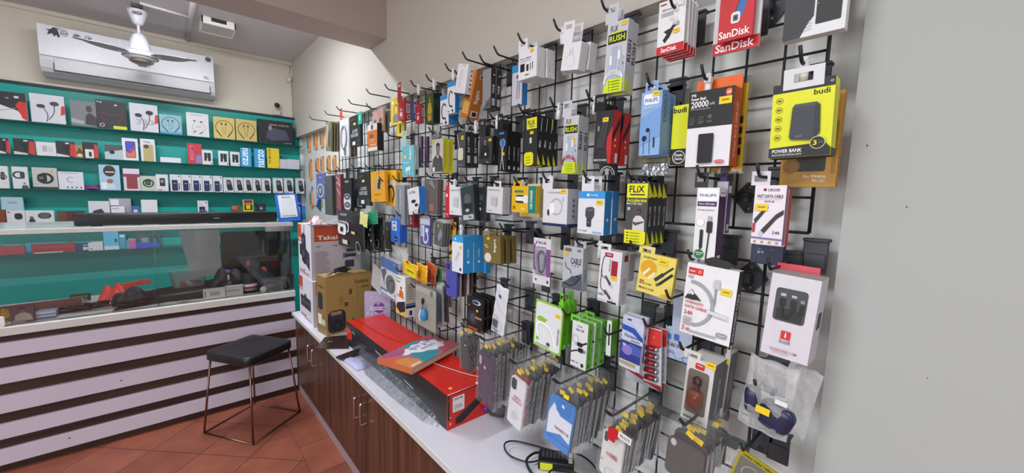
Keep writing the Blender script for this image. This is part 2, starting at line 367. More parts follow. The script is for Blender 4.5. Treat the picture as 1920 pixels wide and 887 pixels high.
LILAC = mat('#d2c9da', .35, 0, .04, 4, 0, 'lilac_white_laminate'); TOPW = mat('#dddbe6', .3, 0, .03, 5, 0, 'white_countertop'); TRIMW = mat('#cfcbc8', .4)
TEAL = mat('#12a89f', .35, 0, .05, 3, 0, 'teal_panel')
# ------------------------------------------------------------------ low cabinets under the grid
XC = .635; ZT = .58
Ys = [(2.232, 2.955), (1.62, 2.232-.0), (.87, 1.62), (.16, .87)]
cab_labels = ['walnut laminate cabinet in the corner by the striped counter', 'walnut laminate cabinet behind the long red box, next to the corner cabinet',
              'walnut laminate cabinet with a pair of bow handles in the middle of the run', 'walnut laminate cabinet at the near end below the phone case bags']
DOORS = [[(2.503, 2.955), (2.232, 2.503)], [(1.715, 2.232)], [(1.25, 1.715), (.87, 1.25)], [(.16, .87)]]
HAND = {(0, 0): 2.548, (0, 1): 2.455, (1, 0): 1.752, (2, 0): 1.678}
Ysp = [(2.232, 2.955), (1.715, 2.232), (.87, 1.715), (.16, .87)]
for i, (a, b) in enumerate(Ysp):
    r = empty('base_cabinet', cab_labels[i], 'cabinet', (XC, (a+b)/2, 0), group=None)
    f = lambda y: y-(a+b)/2
    mb = MB(); mb.box(.02, XW-XC-.002, f(a)+.001, f(b)-.001, .06, ZT-.022, WOODV); mb.obj('carcass', r)
    mb = MB(); mb.box(.004, XW-XC-.01, f(a)+.001, f(b)-.001, 0, .058, mat('#9a8d92', .5)); mb.obj('plinth', r)
    for k, (c, d_) in enumerate(DOORS[i]):
        mb = MB(); mb.box(0, .018, f(c)+.0015, f(d_)-.0015, .062, ZT-.026, WOODV, .001); dr = mb.obj('door', r)
        if (i, k) in HAND:
            y = f(HAND[(i, k)]); mb = MB(); mb.tube(curve([(.001, y, .37), (-.026, y, .37), (-.032, y, .378), (-.032, y, .462), (-.026, y, .47), (.001, y, .47)], 3), .0045, CHROME, 8); mb.obj('bow_handle', dr, label='chrome bow handle')
mb = MB(); mb.box(.608, XW-.001, .15, 2.958, ZT-.022, ZT, TOPW, .002); mb.box(.6065, .6085, .15, 2.958, ZT-.021, ZT-.001, TRIMW)
tag(mb.obj('countertop'), 'long white countertop on the walnut cabinets below the wire grid', 'countertop')
# ------------------------------------------------------------------ striped display counter
YD = 2.965; XD0, XD1 = -1.35, .632
r = empty('display_counter', 'long glass-fronted display counter with dark and lilac horizontal stripes', 'counter', ((XD0+XD1)/2, YD, 0))
fx = lambda x: x-(XD0+XD1)/2
mb = MB(); mb.box(fx(XD0), fx(XD1), .02, .54, 0, .70, WOODH); mb.obj('base', r)
zs = [.042, .121, .173, .249, .303, .39, .45, .527, .58, .652]
for k in range(0, 10, 2):
    mb = MB(); mb.box(fx(XD0), fx(XD1), 0, .0205, zs[k], zs[k+1], LILAC, .001)
    if k in (0, 4):
        for (u, v) in (((376, 697),) if k == 0 else ((656, 386),)):
            p = at(u/2.889, 580+v/2.889, 'y', YD); mb.lathe([(.004, 0), (.003, .001)], mat('#3a2f2c'), 8, Matrix.Translation((p.x-(XD0+XD1)/2, -.0005, p.z)) @ Matrix.Rotation(PI/2, 4, 'X'))
    mb.obj('lilac_panel', r)
mb = MB(); mb.box(fx(XD0), fx(XD1), -.022, .55, .69, .731, TRIMW, .002); mb.obj('lower_shelf', r)
mb = MB(); mb.box(fx(XD0), fx(XD1), .0, .015, .733, 1.186, GLASS); mb.obj('front_glass', r)
mb = MB(); mb.box(fx(XD0), fx(XD1), -.01, .50, 1.187, 1.199, film('counter_top_glass', '#c4cac6', .30, .12, 0, 5, .6, True)); mb.box(fx(XD0), fx(XD1), -.024, -.008, 1.176, 1.2, TRIMW, .001); mb.obj('counter_top', r)
for x in (XD0+.01, -.066, XD1-.012):
    mb = MB(); mb.box(fx(x)-.004, fx(x)+.004, .018, .50, .732, 1.186, GLASS); mb.obj('glass_divider', r)
mb = MB(); mb.box(fx(XD0), fx(XD1), .495, .52, 1.150, 1.199, TRIMW); mb.obj('rear_rail', r)
# little white plastic lock at the left end of the counter rail
mb = MB(); mb.prism(rrect(.022, .05, .009, 4), -.008, 0, WHITE); p = at(2, 603, 'y', YD-.024)
tag(mb.obj('drawer_lock', loc=(p.x, YD-.024, p.z)), 'small white plastic catch on the counter rail at the left edge', 'lock')
# ------------------------------------------------------------------ teal shelving on the back wall
r = empty('wall_shelving', 'teal back panel with four glass shelves of boxed accessories', 'shelves', (0, YB, 0))
mb = MB(); mb.box(-2.6, 1.012, -.022, -.001, .05, 2.095, TEAL); mb.obj('back_panel', r)
mb = MB(); mb.box(-2.6, 1.012, -.03, -.001, 2.095, 2.115, mat('#16302f', .5)); mb.obj('top_strip', r)
SHZ = [1.838, 1.612, 1.381, 1.150, .93]
for z in SHZ:
    mb = MB(); mb.box(-2.6, 1.012, -.165, -.0225, z-.008, z, SHELFGL); s = mb.obj('glass_shelf', r)
    for x in (-1.6, -1.0, -.45, .12, .62, .95):
        mb = MB(); mb.lathe([(.006, 0), (.006, .03)], CHROME, 10, Matrix.Translation((x, -.05, z-.016)) @ Matrix.Rotation(PI/2, 4, 'X')); mb.obj('shelf_pin', s)
mb = MB(); mb.box(.980+.034, 1.0415, -.05, -.001, .0, 1.92, mat('#d7dcd8', .4)); mb.obj('white_edge_post', r)
# ------------------------------------------------------------------ air conditioner
yA = YB-.2; a0 = at(66, 42, 'y', yA); a1 = at(400, 107, 'y', yA); W_ = a1.x-a0.x; zt = 2.495; zb = 2.165; xc = (a0.x+a1.x)/2
ACW = mat('#dedde4', .3); ACG = mat('#cfcdd0', .35)
r = empty('air_conditioner', 'white split air conditioner mounted high on the back wall', 'air conditioner', (xc, YB, zb))
mb = MB(); prof = [(0, 0.0), (-.10, 0.0), (-.155, .022), (-.175, .05), (-.185, .10), (-.192, zt-zb-.012), (-.18, zt-zb), (0, zt-zb)]
vs = [(-W_/2, y, z) for y, z in prof]+[(W_/2, y, z) for y, z in prof]; n = len(prof)
mb.add(vs, [tuple(range(n)), tuple(range(n, 2*n))[::-1]]+[(i, i+n, (i+1) % n+n, (i+1) % n) for i in range(n)], ACG); mb.obj('casing', r)
mb = MB(); tf = Matrix.Translation((0, -.196, 0))
mb.box(-W_/2+.001, W_/2-.001, -.003, .010, .122, zt-zb-.004, ACW, .003, tf)
hh = zt-zb-.126
prims = [('e', '#6b5f7c', .133, .80, .019), ('e', '#dcd6e4', .133, .80, .0145), ('r', '#3c3446', .121, .78, .145, .81), ('e', '#5a5068', .195, .78, .019), ('e', '#b0a7bc', .195, .78, .0155), ('e', '#57424f', .195, .78, .011),
         ('e', '#6b5f7c', .253, .78, .019), ('e', '#d9d4e2', .253, .78, .0145), ('e', '#4a4456', .256, .78, .009, .03),
         ('p', '#2b2833', [(.05, .66), (.06, .80), (.045, .83), (.07, .86), (.08, .93), (.10, .92), (.105, .80), (.112, .68), (.102, .62), (.094, .72), (.085, .63), (.075, .74), (.06, .70)]),
         ('r', '#7a7687', .095, .90, .15, .915), ('r', '#8a8697', .085, .935, .12, .948),
         ('t', '#6d6d78', 'Lloyd', .545, .14, .585, .20), ('t', '#55556a', 'GLS18', .925, .135, .955, .19), ('r', '#8c8c98', .918, .08, .962, .095),
         ('r', '#c9cfc6', .936, .74, .985, .995), ('e', '#27303a', .962, .86, .019), ('e', '#5a6874', .962, .87, .009)]
art(mb, [((p[0], p[1])+tuple(p[2:])) for p in prims], W_, hh, .01, 'F', .0004)
k0 = len(mb.v)
o = None
# shift the printed marks onto the front panel
first = 0
for i, v in enumerate(mb.v):
    if abs(v[1]) < .008 and -hh/2-.01 < v[2] < hh/2+.01 and i >= 24: mb.v[i] = (v[0], v[1]-.1995, v[2]+.122+hh/2+.001)
mb.obj('front_panel', r)
mb = MB(); mb.box(-W_/2+.065, W_/2-.035, -.0105, -.003, .035, .116, mat('#c2c0c4', .3), .002, Matrix.Translation((0, -.178, 0))); mb.box(-W_/2+.06, W_/2-.03, -.004, 0, .028, .121, BLACK, 0, Matrix.Translation((0, -.178, 0)))
mb.obj('air_louver', r)
# ------------------------------------------------------------------ ceiling fan
FW = mat('#dcdde6', .3); FB = mat('#aaa2aa', .35, .2)
r = empty('ceiling_fan', 'white ceiling fan with three short grey blades hanging before the air conditioner', 'fan', (-.08, 3.77, ZC))
mb = MB(); mb.box(-.03, .03, -.012, .012, -.022, -.0, mat('#4a4440', .6)); mb.tube([(-.02, 0, -.02), (-.012, 0, -.04), (.012, 0, -.04), (.02, 0, -.02)], .005, mat('#6a5c50', .5, .5), 8); mb.obj('ceiling_clamp', r)
mb = MB(); mb.lathe([(.052, -.045), (.048, -.06), (.036, -.10), (.026, -.128), (.014, -.138)][::-1], FW, 28)
mb.obj('canopy', r)
mb = MB(); mb.prism(rrect(.046, .018, .009, 5), -.002, 0, mat('#2a2528'), Matrix.Rotation(0, 4, 'Z')); art(mb, [('t', '#e8e4e8', 'POLAR', .12, .2, .88, .8)], .046, .018, 0, 'F', .0026)
mb.obj('maker_badge', r, loc=(.0, -.0505, -.072), rot=(-.20, 0, .0))
mb = MB(); mb.tube([(0, 0, -.13), (0, 0, -.20)], .008, FW, 12); mb.obj('down_rod', r)
mb = MB(); mb.lathe([(.016, -.192), (.030, -.20), (.045, -.235), (.054, -.275), (.060, -.305), (.058, -.31)][::-1], FW, 32); mb.obj('bell_housing', r)
mb = MB(); mb.lathe([(.056, -.30), (.088, -.312), (.094, -.322), (.094, -.336), (.088, -.348), (.070, -.362), (.03, -.366)][::-1], FW, 36)
for z in (-.318, -.345): mb.lathe([(.0925, z), (.095, z-.002), (.0925, z-.004)], mat('#8d8792', .3, .6), 36)
mb.lathe([(.055, -.362), (.05, -.378), (.02, -.384)][::-1], mat('#8f7f78', .4, .3), 24); mb.obj('motor', r)
for a in (-150, -30, 90):
    mb = MB(); vs = []; ns = 10
    for i in range(ns+1):
        t = i/ns; x = .085+t*.245; wd = .024+.042*math.sin(PI*min(1, t*1.15+.12))**.7; tw = .02
        if t > .93: wd *= .75
        for s in (-1, 1):
            for zz in (.0012, -.0012): vs.append((x, s*wd, -s*wd*math.tan(tw)+zz))
    fs = []
    for i in range(ns):
        p, q = 4*i, 4*i+4; fs += [(p, p+2, q+2, q), (p+1, q+1, q+3, p+3), (p, q, q+1, p+1), (p+2, p+3, q+3, q+2)]
    fs += [(0, 1, 3, 2), (4*ns, 4*ns+2, 4*ns+3, 4*ns+1)]
    mb.add(vs, fs, FB); mb.box(.06, .12, -.010, .010, -.004, .004, FW)
    mb.obj('blade', r, loc=(0, 0, -.335), rot=(0, 0, math.radians(a)))
# ------------------------------------------------------------------ ceiling lamp, tube lamp, conduit
def ceil_panel(cx, cy, sx, sy, label, off=True, dz=.05):
    r = empty('ceiling_light', label, 'light', (cx, cy, ZC)); mb = MB()
    for a, b, c, d_ in ((-sx/2, sx/2, -sy/2, -sy/2+.012), (-sx/2, sx/2, sy/2-.012, sy/2), (-sx/2, -sx/2+.012, -sy/2, sy/2), (sx/2-.012, sx/2, -sy/2, sy/2)): mb.box(a, b, c, d_, -dz, 0, mat('#e6e6e2', .4), .002)
    mb.obj('frame', r); mb = MB()
    if off: m = mat('#c6c4bd', .35)
    else:
        m = bpy.data.materials.new('lit_diffuser'); m.use_nodes = True; b_ = m.node_tree.nodes['Principled BSDF']; b_.inputs['Emission Color'].default_value = (1, .98, .95, 1); b_.inputs['Emission Strength'].default_value = 2.2
    mb.box(-sx/2+.012, sx/2-.012, -sy/2+.012, sy/2-.012, -dz+.006, -dz+.010, m); mb.obj('diffuser', r)
    return r
r = ceil_panel(.355, 3.78, .205, .235, 'unlit square surface-mounted ceiling light right of the fan')
mb = MB(); mb.box(-.045, .045, -.1185, -.1165, -.028, -.002, BLACK); mb.obj('dark_clip', r)
ceil_panel(-.75, .55, .60, .60, 'lit square panel light on the ceiling above the camera', False, .022)
ceil_panel(-.75, -1.1, .60, .60, 'lit square panel light on the ceiling near the shop front', False, .022)
r = empty('tube_light', 'lit tube light fixed to the ceiling just behind the beam', 'light', (-.10, 2.85, ZC))
mb = MB(); mb.box(-.62, .62, -.02, .02, -.03, 0, WHITE, .003); mb.obj('batten', r)
em = bpy.data.materials.new('lit_tube'); em.use_nodes = True; b_ = em.node_tree.nodes['Principled BSDF']; b_.inputs['Emission Color'].default_value = (.95, .97, 1, 1); b_.inputs['Emission Strength'].default_value = 60
mb = MB(); mb.tube([(-.58, 0, -.042), (.58, 0, -.042)], .011, em, 10); mb.obj('tube', r)
mb = MB(); p0 = at(262, 6, 'z', ZC-.01); p1 = at(358, 33, 'z', ZC-.01); mb.tube([(p0.x, p0.y, ZC-.009), (p1.x, p1.y, ZC-.009)], .009, mat('#dedad8', .5), 8)
mb.tube([(p1.x, 3.2, ZC-.004), (p1.x, YB-.02, ZC-.004)], .016, mat('#c9c4c6', .6), 8)
tag(mb.obj('cable_conduit'), 'white plastic wiring conduit running over the ceiling to the fan', 'conduit')
# camera on the back wall, socket, cable in the corner
c = at(519, 205, 'y', YB-.03); r = empty('security_camera', 'small white indoor security camera with black lens above the shelves', 'camera', (c.x, YB, c.z))
mb = MB(); mb.box(-.030, .030, -.035, 0, -.055, -.008, mat('#c6c4c6', .4), .006, seg=2); mb.obj('base', r)
mb = MB(); mb.tube([(0, -.02, -.01), (0, -.03, .012)], .012, mat('#b9b6b8'), 12); mb.obj('neck', r)
mb = MB(); mb.lathe([(.006, -.026), (.020, -.018), (.026, 0), (.020, .018), (.006, .026)], mat('#d0ced0', .3), 20, Matrix.Translation((0, -.032, .034))); mb.obj('head', r)
mb = MB(); mb.lathe([(.0225, 0), (.021, .007), (.012, .010)], BLACK, 20, Matrix.Translation((0, -.049, .034)) @ Matrix.Rotation(PI/2, 4, 'X')); mb.obj('lens', r)
c = at(540, 150, 'y', YB); r = empty('wall_socket', 'small white surface-mounted electrical box near the ceiling corner', 'socket', (c.x, YB, c.z))
mb = MB(); mb.box(-.024, .024, -.022, 0, -.028, .028, mat('#cfcabb', .4), .003); mb.obj('back_box', r); mb = MB(); mb.box(-.006, .02, -.032, -.0225, -.012, .012, WHITE, .002); mb.obj('plug', r)
pts = [at(x, y, 'y', YB-.008) for x, y in ((543, 122), (543, 140))]
mb = MB(); mb.tube([pts[0], pts[1]], .004, mat('#c9c3b4'), 6)
pts = [at(x, y, 'y', YB-.008) for x, y in ((545, 158), (547, 180), (548, 215), (550, 232))]
mb.tube(pts, .005, mat('#cdc9bf'), 6); q = []
for i in range(26): a = i*.8; q.append(pts[-1]+Vector((-.012+.012*math.cos(a), -.012-.0004*i, .0-.004*i+.012*math.sin(a))))
mb.tube(q, .0022, mat('#8f8c84'), 5)
tag(mb.obj('corner_cable'), 'thin white cable running down the wall corner with a loose coil', 'cable')
# ------------------------------------------------------------------ stool
SX, SY, SA = .332, 2.706, math.atan2(.291-.094, -(2.457-2.757))
r = empty('bar_stool', 'low stool with black padded rectangular seat and copper-toned wire frame', 'stool', (0, 0, 0))
base = [Vector((.094, 2.757, .005)), Vector((.291, 2.457, .005)), Vector((.571, 2.657, .005)), Vector((.369, 2.944, .005))]
cen = sum(base, Vector())/4; top = [cen+(b-cen)*.80+Vector((0, 0, .43)) for b in base]
CU = mat('#8d6f66', .28, 1); r.location = (cen.x, cen.y, 0); sh = Vector((cen.x, cen.y, 0)); base = [b-sh for b in base]; top = [b-sh for b in top]
mb = MB(); mb.tube(base, .0055, CU, 8, closed=True); mb.obj('base_frame', r)
mb = MB(); mb.tube(top, .0055, CU, 8, closed=True); mb.obj('seat_rail', r)
for a, b in zip(base, top):
    mb = MB(); mb.tube([a, b], .0055, CU, 8); mb.obj('leg', r)
SEAT = mat('#1d1d20', .38, 0, .1, 150, .15); mb = MB()
ang = math.atan2((top[1]-top[0]).y, (top[1]-top[0]).x); sw = (top[1]-top[0]).length; sl = (top[2]-top[1]).length
bm = bmesh.new(); bmesh.ops.create_cube(bm, size=1); bmesh.ops.bevel(bm, geom=bm.edges[:], offset=.12, segments=3, affect='EDGES', profile=.6)
for v in bm.verts:
    v.co.x *= sw+.035; v.co.y *= sl+.035; v.co.z *= .052
    if v.co.z > .02: v.co.z += .006*(1-(2*v.co.x/(sw+.03))**2)*(1-(2*v.co.y/(sl+.03))**2)
mb.bm(bm, SEAT, True); mb.obj('seat', r, loc=(0, 0, .464), rot=(0, 0, ang), label='black leatherette padded seat')
# ------------------------------------------------------------------ black wire grid panels
def grid_panel(y0, y1, z0, z1, label, over=0):
    ys = [.197+.0732*i for i in range(60)]; ys = [y for y in ys if y0-.01 <= y <= y1+.01]
    zs_ = [1.943-.0735*i for i in range(40)]; zs_ = [z for z in zs_ if z0-.01 <= z <= z1+.01]
    r = empty('wire_grid_panel', label, 'wire grid', (XG, ys[0], zs_[-1])); Y0, Z0 = ys[0], zs_[-1]
    mb = MB()
    for i, y in enumerate(ys):
        e = i in (0, len(ys)-1); rr = .0034 if e else .0027; mb.tube([(0, y-Y0, zs_[-1]-Z0), (0, y-Y0, zs_[0]-Z0)], rr, STEEL, 6)
    mb.obj('upright_wires', r); mb = MB()
    for i, z in enumerate(zs_):
        e = i in (0, len(zs_)-1); rr = .0034 if e else .0027
        mb.tube([(.0065 if not e else 0, ys[0]-Y0-over, z-Z0), (.0065 if not e else 0, ys[-1]-Y0, z-Z0)], rr, STEEL, 6)
    mb.obj('cross_wires', r); return r
GP = [(.197, 1.66, 1.36, 1.95, 'upper black wire grid panel at the near end beside the bare column', 0), (1.70, 3.16, 1.36, 1.95, 'upper black wire grid panel at the far end by the orange strips', 0),
      (.27, 1.44, .615, 1.33, 'lower black wire grid panel at the near end above the phone case bags', .06), (1.50, 2.60, .615, 1.33, 'lower black wire grid panel behind the long red box', 0)]
grid_panel(*GP[0]); grid_panel(*GP[1]); grid_panel(*GP[2]); grid_panel(*GP[3])
def diamond(x, y, label):
    p = at(x, y, 'x', XG+.012); r = empty('mounting_bracket', label, 'bracket', (XW, p.y, p.z), group='diamond grid brackets screwed to the wall')
    mb = MB(); tf = Matrix.Rotation(-PI/2, 4, 'Z')
    mb.prism([(-.036, 0), (-.006, .036), (.006, .036), (.036, 0), (.006, -.036), (-.006, -.036)], -.012, -.001, DGREY, tf); mb.box(-.006, .006, -.036, -.012, -.012, .010, DGREY, .002, tf); mb.obj('plate', r)
    for z in (.024, -.024):
        mb = MB(); mb.lathe([(.006, 0), (.005, .003)], mat('#8d9196', .3, .8), 12, Matrix.Translation((-.0135, 0, z)) @ Matrix.Rotation(PI/2, 4, 'Y')); mb.obj('screw', r)
for x, y, l in ((1399, 371, 'grey diamond bracket between the purple cable boxes and the fast data cable box'), (1402, 522, 'grey diamond bracket to the right of the large white braided cable box'),
                (1443, 8, 'grey diamond bracket at the top between the red card and the carbon patterned box'), (990, 626, 'grey diamond bracket left of the white green-edged pouch'),
                (1000, 447, 'grey diamond bracket left of the purple cable card'), (1100, 640, 'grey diamond bracket hidden below the green boxes')):
    if 'hidden' not in l: diamond(x, y, l)
# spare backplates sitting on the wires
def plate(x, y, label):
    p = at(x, y, 'x', XG); r = empty('spare_backplate', label, 'bracket', (XG-.004, p.y, p.z), group='spare hook plates clipped on the wires')
    mb = MB(); mb.box(-.0085, -.0035, -.021, .021, -.062, .004, DGREY, .002); mb.box(-.013, .010, -.0225, .0225, .002, .009, DGREY, .002); mb.obj('plate', r)
    mb = MB(); mb.box(-.012, -.0086, -.018, .018, -.054, -.022, DGREY, .002); mb.obj('slide', r)
plate(1533, 455, 'grey hook plate clipped beside the fast data cable card, right end of the grid'); plate(1259, 437, 'grey hook plate above the yellow cable box')
plate(1371, 447, 'grey hook plate right of the long white and purple box'); plate(1464, 814, 'black hook plate below the bagged navy case'); plate(1237, 663, 'grey hook plate under the red battery cards')
plate(1221, 573, 'grey hook plate right of the white four-connector box'); plate(1146, 692, 'grey hook plate below the green cable boxes')
plate(1028, 515, 'grey hook plate below the purple cable card') ; plate(1275, 155, 'grey hook plate above the yellow slab right of the pale blue box')
# ------------------------------------------------------------------ reusable prints
K = '#1b1b1e'
def cable_art(c, pts, th=.05, plug='#d8d8dc', pc=None):
    q = curve(pts, 5); a, b = q[-2], q[-1]
    return [('l', c, th, q)]
def plug_up(c, m, u, v, w, h): return [('R', c, u-w/2, v-h*.5, u+w/2, v+h*.15, .3), ('r', m, u-w*.28, v+h*.15, u+w*.28, v+h*.5)]
# ---- top row, right to left
pk('boxed_phone_power_bank', 'box', 'large box with dark carbon pattern and a black phone-like slab printed on white, top right', 'A', (1517, 1888, -230, 205), .885, '#dadade',
   {'F': [('r', '#3b3b3e', 0, 0, .50, 1), ('p', '#e4e4e8', [(.30, 0), (.36, .10), (.43, .2), (.52, .28), (.52, 0)]), ('r', '#e4e4e8', .52, 0, 1, 1), ('R', '#1d1d20', .535, .14, .93, 1.0, .06), ('e', '#8a8a8e', .56, .42, .012)]
    + [('l', '#2f2f31', .006, [(0, .04*i), (.48, .04*i+.1)]) for i in range(22)] + [('t', '#c9c9cc', 'Quick charging', .09, .60, .30, .62)]}, d=.022, hk=('A', 1700, -100), tab='#bfbfc4', hl='hook of the large carbon patterned box at the top right')
def usb_phone(u, v):
    return [('p', '#2e6fb8', [(.46, .40), (.78, .98), (.96, .92), (.66, .34)]), ('p', '#6b3a36', [(.42, .39), (.47, .40), (.80, .99), (.75, 1.0)]), ('e', '#e6e27a', .70, .62, .055), ('R', '#e9eaee', .36, .26, .62, .44, .3), ('R', '#8d9096', .41, .29, .57, .40, .3), ('r', '#2a3550', .44, .31, .54, .38)]
pk('carded_flash_drive', 'card', 'red card with a blue phone and flash drive picture, front of the large red pair', 'A', (1120, 1328, -140, 232), .885, '#c81e28',
   {'F': usb_phone(0, 0)+[('t', '#ffffff', 'SanDisk', .04, .045, .92, .17)]+lines('#f0b0b0', .12, .80, .45, .96, 5)}, d=.006, st=None, hk=('A', 1230, -60), hl='hook of the large red cards at the top')
pk('carded_flash_drive', 'card', 'wider red card hanging just behind the front red card, white lettering along its lower edge', 'A', (1092, 1368, -120, 303), .905, '#c9c9cd',
   {'F': [('r', '#c81e28', 0, 0, 1, .17), ('t', '#ffffff', 'SanDisk', .06, .03, .90, .145), ('r', '#d9dadd', .0, .17, 1, .99)]}, d=.006)
pk('carded_flash_drive', 'card', 'white card with a black swivel flash drive and red lower band, front of its row', 'A', (748, 908, -6, 312), .882, '#e9e8ea',
   {'F': [('r', '#c81e28', 0, 0, 1, .15), ('t', '#fff', 'SanDisk', .16, .03, .76, .115), ('p', K, [(.24, .42), (.50, .46), (.58, .52), (.70, .54), (.72, .48), (.62, .45), (.48, .30), (.30, .20), (.22, .26), (.36, .36)]), ('r', '#9a9aa0', .70, .47, .80, .55), ('r', '#b5141c', .08, .92, .3, .945),
          ('t', '#55555a', 'USB Drive for USB Type-C', .14, .80, .86, .84)]+lines('#9a9aa0', .12, .70, .8, .78, 3)+[('o', '#b9b9be', .5, .62, .05, .012), ('R', '#d4d4d8', .88, .80, .96, .97)]}, d=.0035, n=5, gap=.012, st=(.72, .38, .022),
   hk=('P', 1262, 12), clip=1, hl='hook of the white flash drive cards', behind='white flash drive card with red lower band')
RUSHF = lambda c: {'F': [('r', '#c9cad0', 0, 0, 1, 1), ('t', K, 'FLiX', .16, .86, .52, .95), ('p', '#cfe01e', [(.25, .84), (.75, .845), (.75, .87), (.25, .865)]), ('r', K, .08, .70, .95, .835), ('t', '#dff01e', 'RUSH', .14, .725, .88, .81),
    ('p', '#b2b8cb', [(.30, .66), (.70, .66), (.9, .4), (.95, .2), (.1, .2), (.2, .5)])]+plug_up('#f2f2f4', '#cfd0d4', .28, .50, .11, .20)+plug_up('#f2f2f4', '#cfd0d4', .68, .56, .11, .20)
    + [('l', c, .035, curve([(.05-.03*i+.02, .14+.0*i), (.12, .22+.022*i), (.45, .27+.022*i), (.85, .22+.022*i), (.97, .12)], 4)) for i in range(3)]
    + [('l', '#f2f2f4', .03, [(.28, .40), (.26, .25)]), ('l', '#f2f2f4', .03, [(.68, .46), (.66, .26)]), ('e', '#8b93a8', .90, .40, .04), ('o', '#8b93a8', .9, .48, .05, .012),
       ('p', '#d7ec1f', [(.02, 0), (.96, 0), (.96, .19), (.25, .195)])]+[('e', '#5d6a10', .32, .035+.04*i, .03) for i in range(4)]+[('r', '#7d8c14', .42, .03+.04*i, .85, .04+.04*i) for i in range(4)],
    'R': [('r', '#c3c5cc', 0, 0, 1, 1), ('t', K, 'RUSH', .2, .42, .85, .72, 90), ('p', '#d7ec1f', [(0, 0), (.5, 0), (.5, .18), (0, .19)])]}
pk('boxed_charging_cable', 'box', 'tall grey cable box with yellow lettering and white cable print, top row', 'A', (434, 556, 132, 553), .875, '#c4c6cd', RUSHF('#f4f4f6'), xs=586, n=2, roll=2, st=(.80, .95), hk=('P', 1135, 18), clip=1, tab='#c9cbd2', hl='hook of the top grey cable boxes')
pk('boxed_charging_cable', 'box', 'tall grey cable box with yellow lettering and magenta cable print, second row', 'G', (430, 516, 500, 838), .872, '#c4c6cd', RUSHF('#b02a48'), xs=545, n=2, roll=1, st=(.72, .58), hk=('P', 1040, 200), clip=1, tab='#c9cbd2', hl='hook of the grey boxes with the magenta cable')
pk('boxed_charger', 'box', 'plain white charger box with a faint two-pin plug outline', 'P', (1054, 1087, 80, 131), .868, '#e6e6ea', {'F': [('o', '#c4c4cc', .5, .35, .26, .02), ('r', '#b9b9c2', .42, .58, .46, .76), ('r', '#b9b9c2', .56, .60, .60, .78)]}, xs=1101, n=2, roll=8, gap=.006, hk=('P', 1047, 56), clip=1, tab='#e6e6ea', hl='hook of the plain white charger boxes', jit=5)
pk('boxed_charger', 'box', 'white adapter box with small black charger pictures', 'P', (972, 1006, 92, 147), .868, '#e6e6ea', {'F': [('t', '#33333a', 'Power Adapter', .10, .66, .72, .74), ('r', K, .12, .27, .36, .54), ('R', '#2c2c30', .46, .26, .58, .48, .2), ('l', K, .03, [(.68, .26), (.68, .5)]), ('l', K, .03, [(.8, .28), (.8, .52)]), ('r', '#3c3c44', .4, .12, .6, .15)]+lines('#9a9aa2', .1, .6, .8, .65, 2), 'R': [('r', '#9a9aa2', .3, .2, .34, .5)]}, xs=1022, n=2, gap=.006, st=(.75, .90), hk=('P', 980, 80), clip=1, tab='#e6e6ea', hl='hook of the white adapter boxes', jit=5)
EAR = lambda c1: [('e', K, .35, .66, .10, .055), ('e', K, .62, .74, .10, .055), ('l', K, .025, curve([(.35, .62), (.33, .4), (.30, .2)], 4)), ('l', K, .025, curve([(.62, .70), (.6, .4), (.55, .2)], 4)), ('R', K, .62, .3, .68, .42)]
pk('boxed_earphones', 'box', 'slim pale earphone box with a blue edge behind the white adapter boxes', 'P', (960, 979, 122, 197), .915, '#c9ccd6', {'F': [('r', '#2f8ec9', 0, .82, 1, 1), ('e', '#2b2b30', .6, .70, .14, .05), ('e', '#2b2b30', .75, .62, .12, .05), ('l', '#a04040', .04, [(.58, .62), (.5, .15)]), ('l', '#a04040', .04, [(.75, .58), (.72, .15)])], 'R': [('r', '#2b7fc0', 0, 0, 1, 1)]}, xs=989, n=1, hk=('P', 935, 103), hl='hook of the slim blue-edged earphone box')
TON = {'F': [('r', '#8d8d90', 0, 0, 1, 1), ('p', '#5a5a5d', [(0, 0), (1, .3), (1, 0)]), ('o', '#2c2c2e', .55, .15, .15, .04)], 'R': [('r', '#26262a', 0, 0, 1, 1), ('t', '#e8e8ea', 'TONE', .3, .38, .72, .60, 90), ('r', '#d0d0d2', .2, .08, .8, .25), ('r', K, .3, .1, .36, .23), ('r', K, .5, .1, .56, .23), ('e', '#dedee0', .6, .84, .14)]}
pk('boxed_earphones', 'box', 'grey and black earphone box with white sideways lettering, right of the tilted orange box', 'D', (868, 928, 115, 402), .872, '#4a4a4e', TON, xs=962, n=2, hk=('D', 880, 70), hl='hook of the grey and black boxes right of the tilted orange box')
pk('boxed_earphones', 'box', 'orange earphone box with white sideways lettering hanging tilted', 'D', (738, 792, 120, 470), .870, '#b9702a', {'F': [('p', '#d9a35a', [(.1, .1), (.9, .1), (.9, .35), (.1, .4)]), ('t', '#fff', 'fingers', .2, .45, .8, .5)], 'R': [('t', '#f6efe6', 'fingers', .25, .34, .72, .62, 90), ('r', '#efe6da', .2, .06, .8, .19), ('r', '#3a2a20', .3, .08, .7, .17), ('r', '#c9bca8', .35, .84, .8, .95), ('r', '#4a3a30', .45, .86, .7, .93)]}, xs=872, roll=20, hk=('P', 876, 112), hl='hook of the tilted orange earphone box')
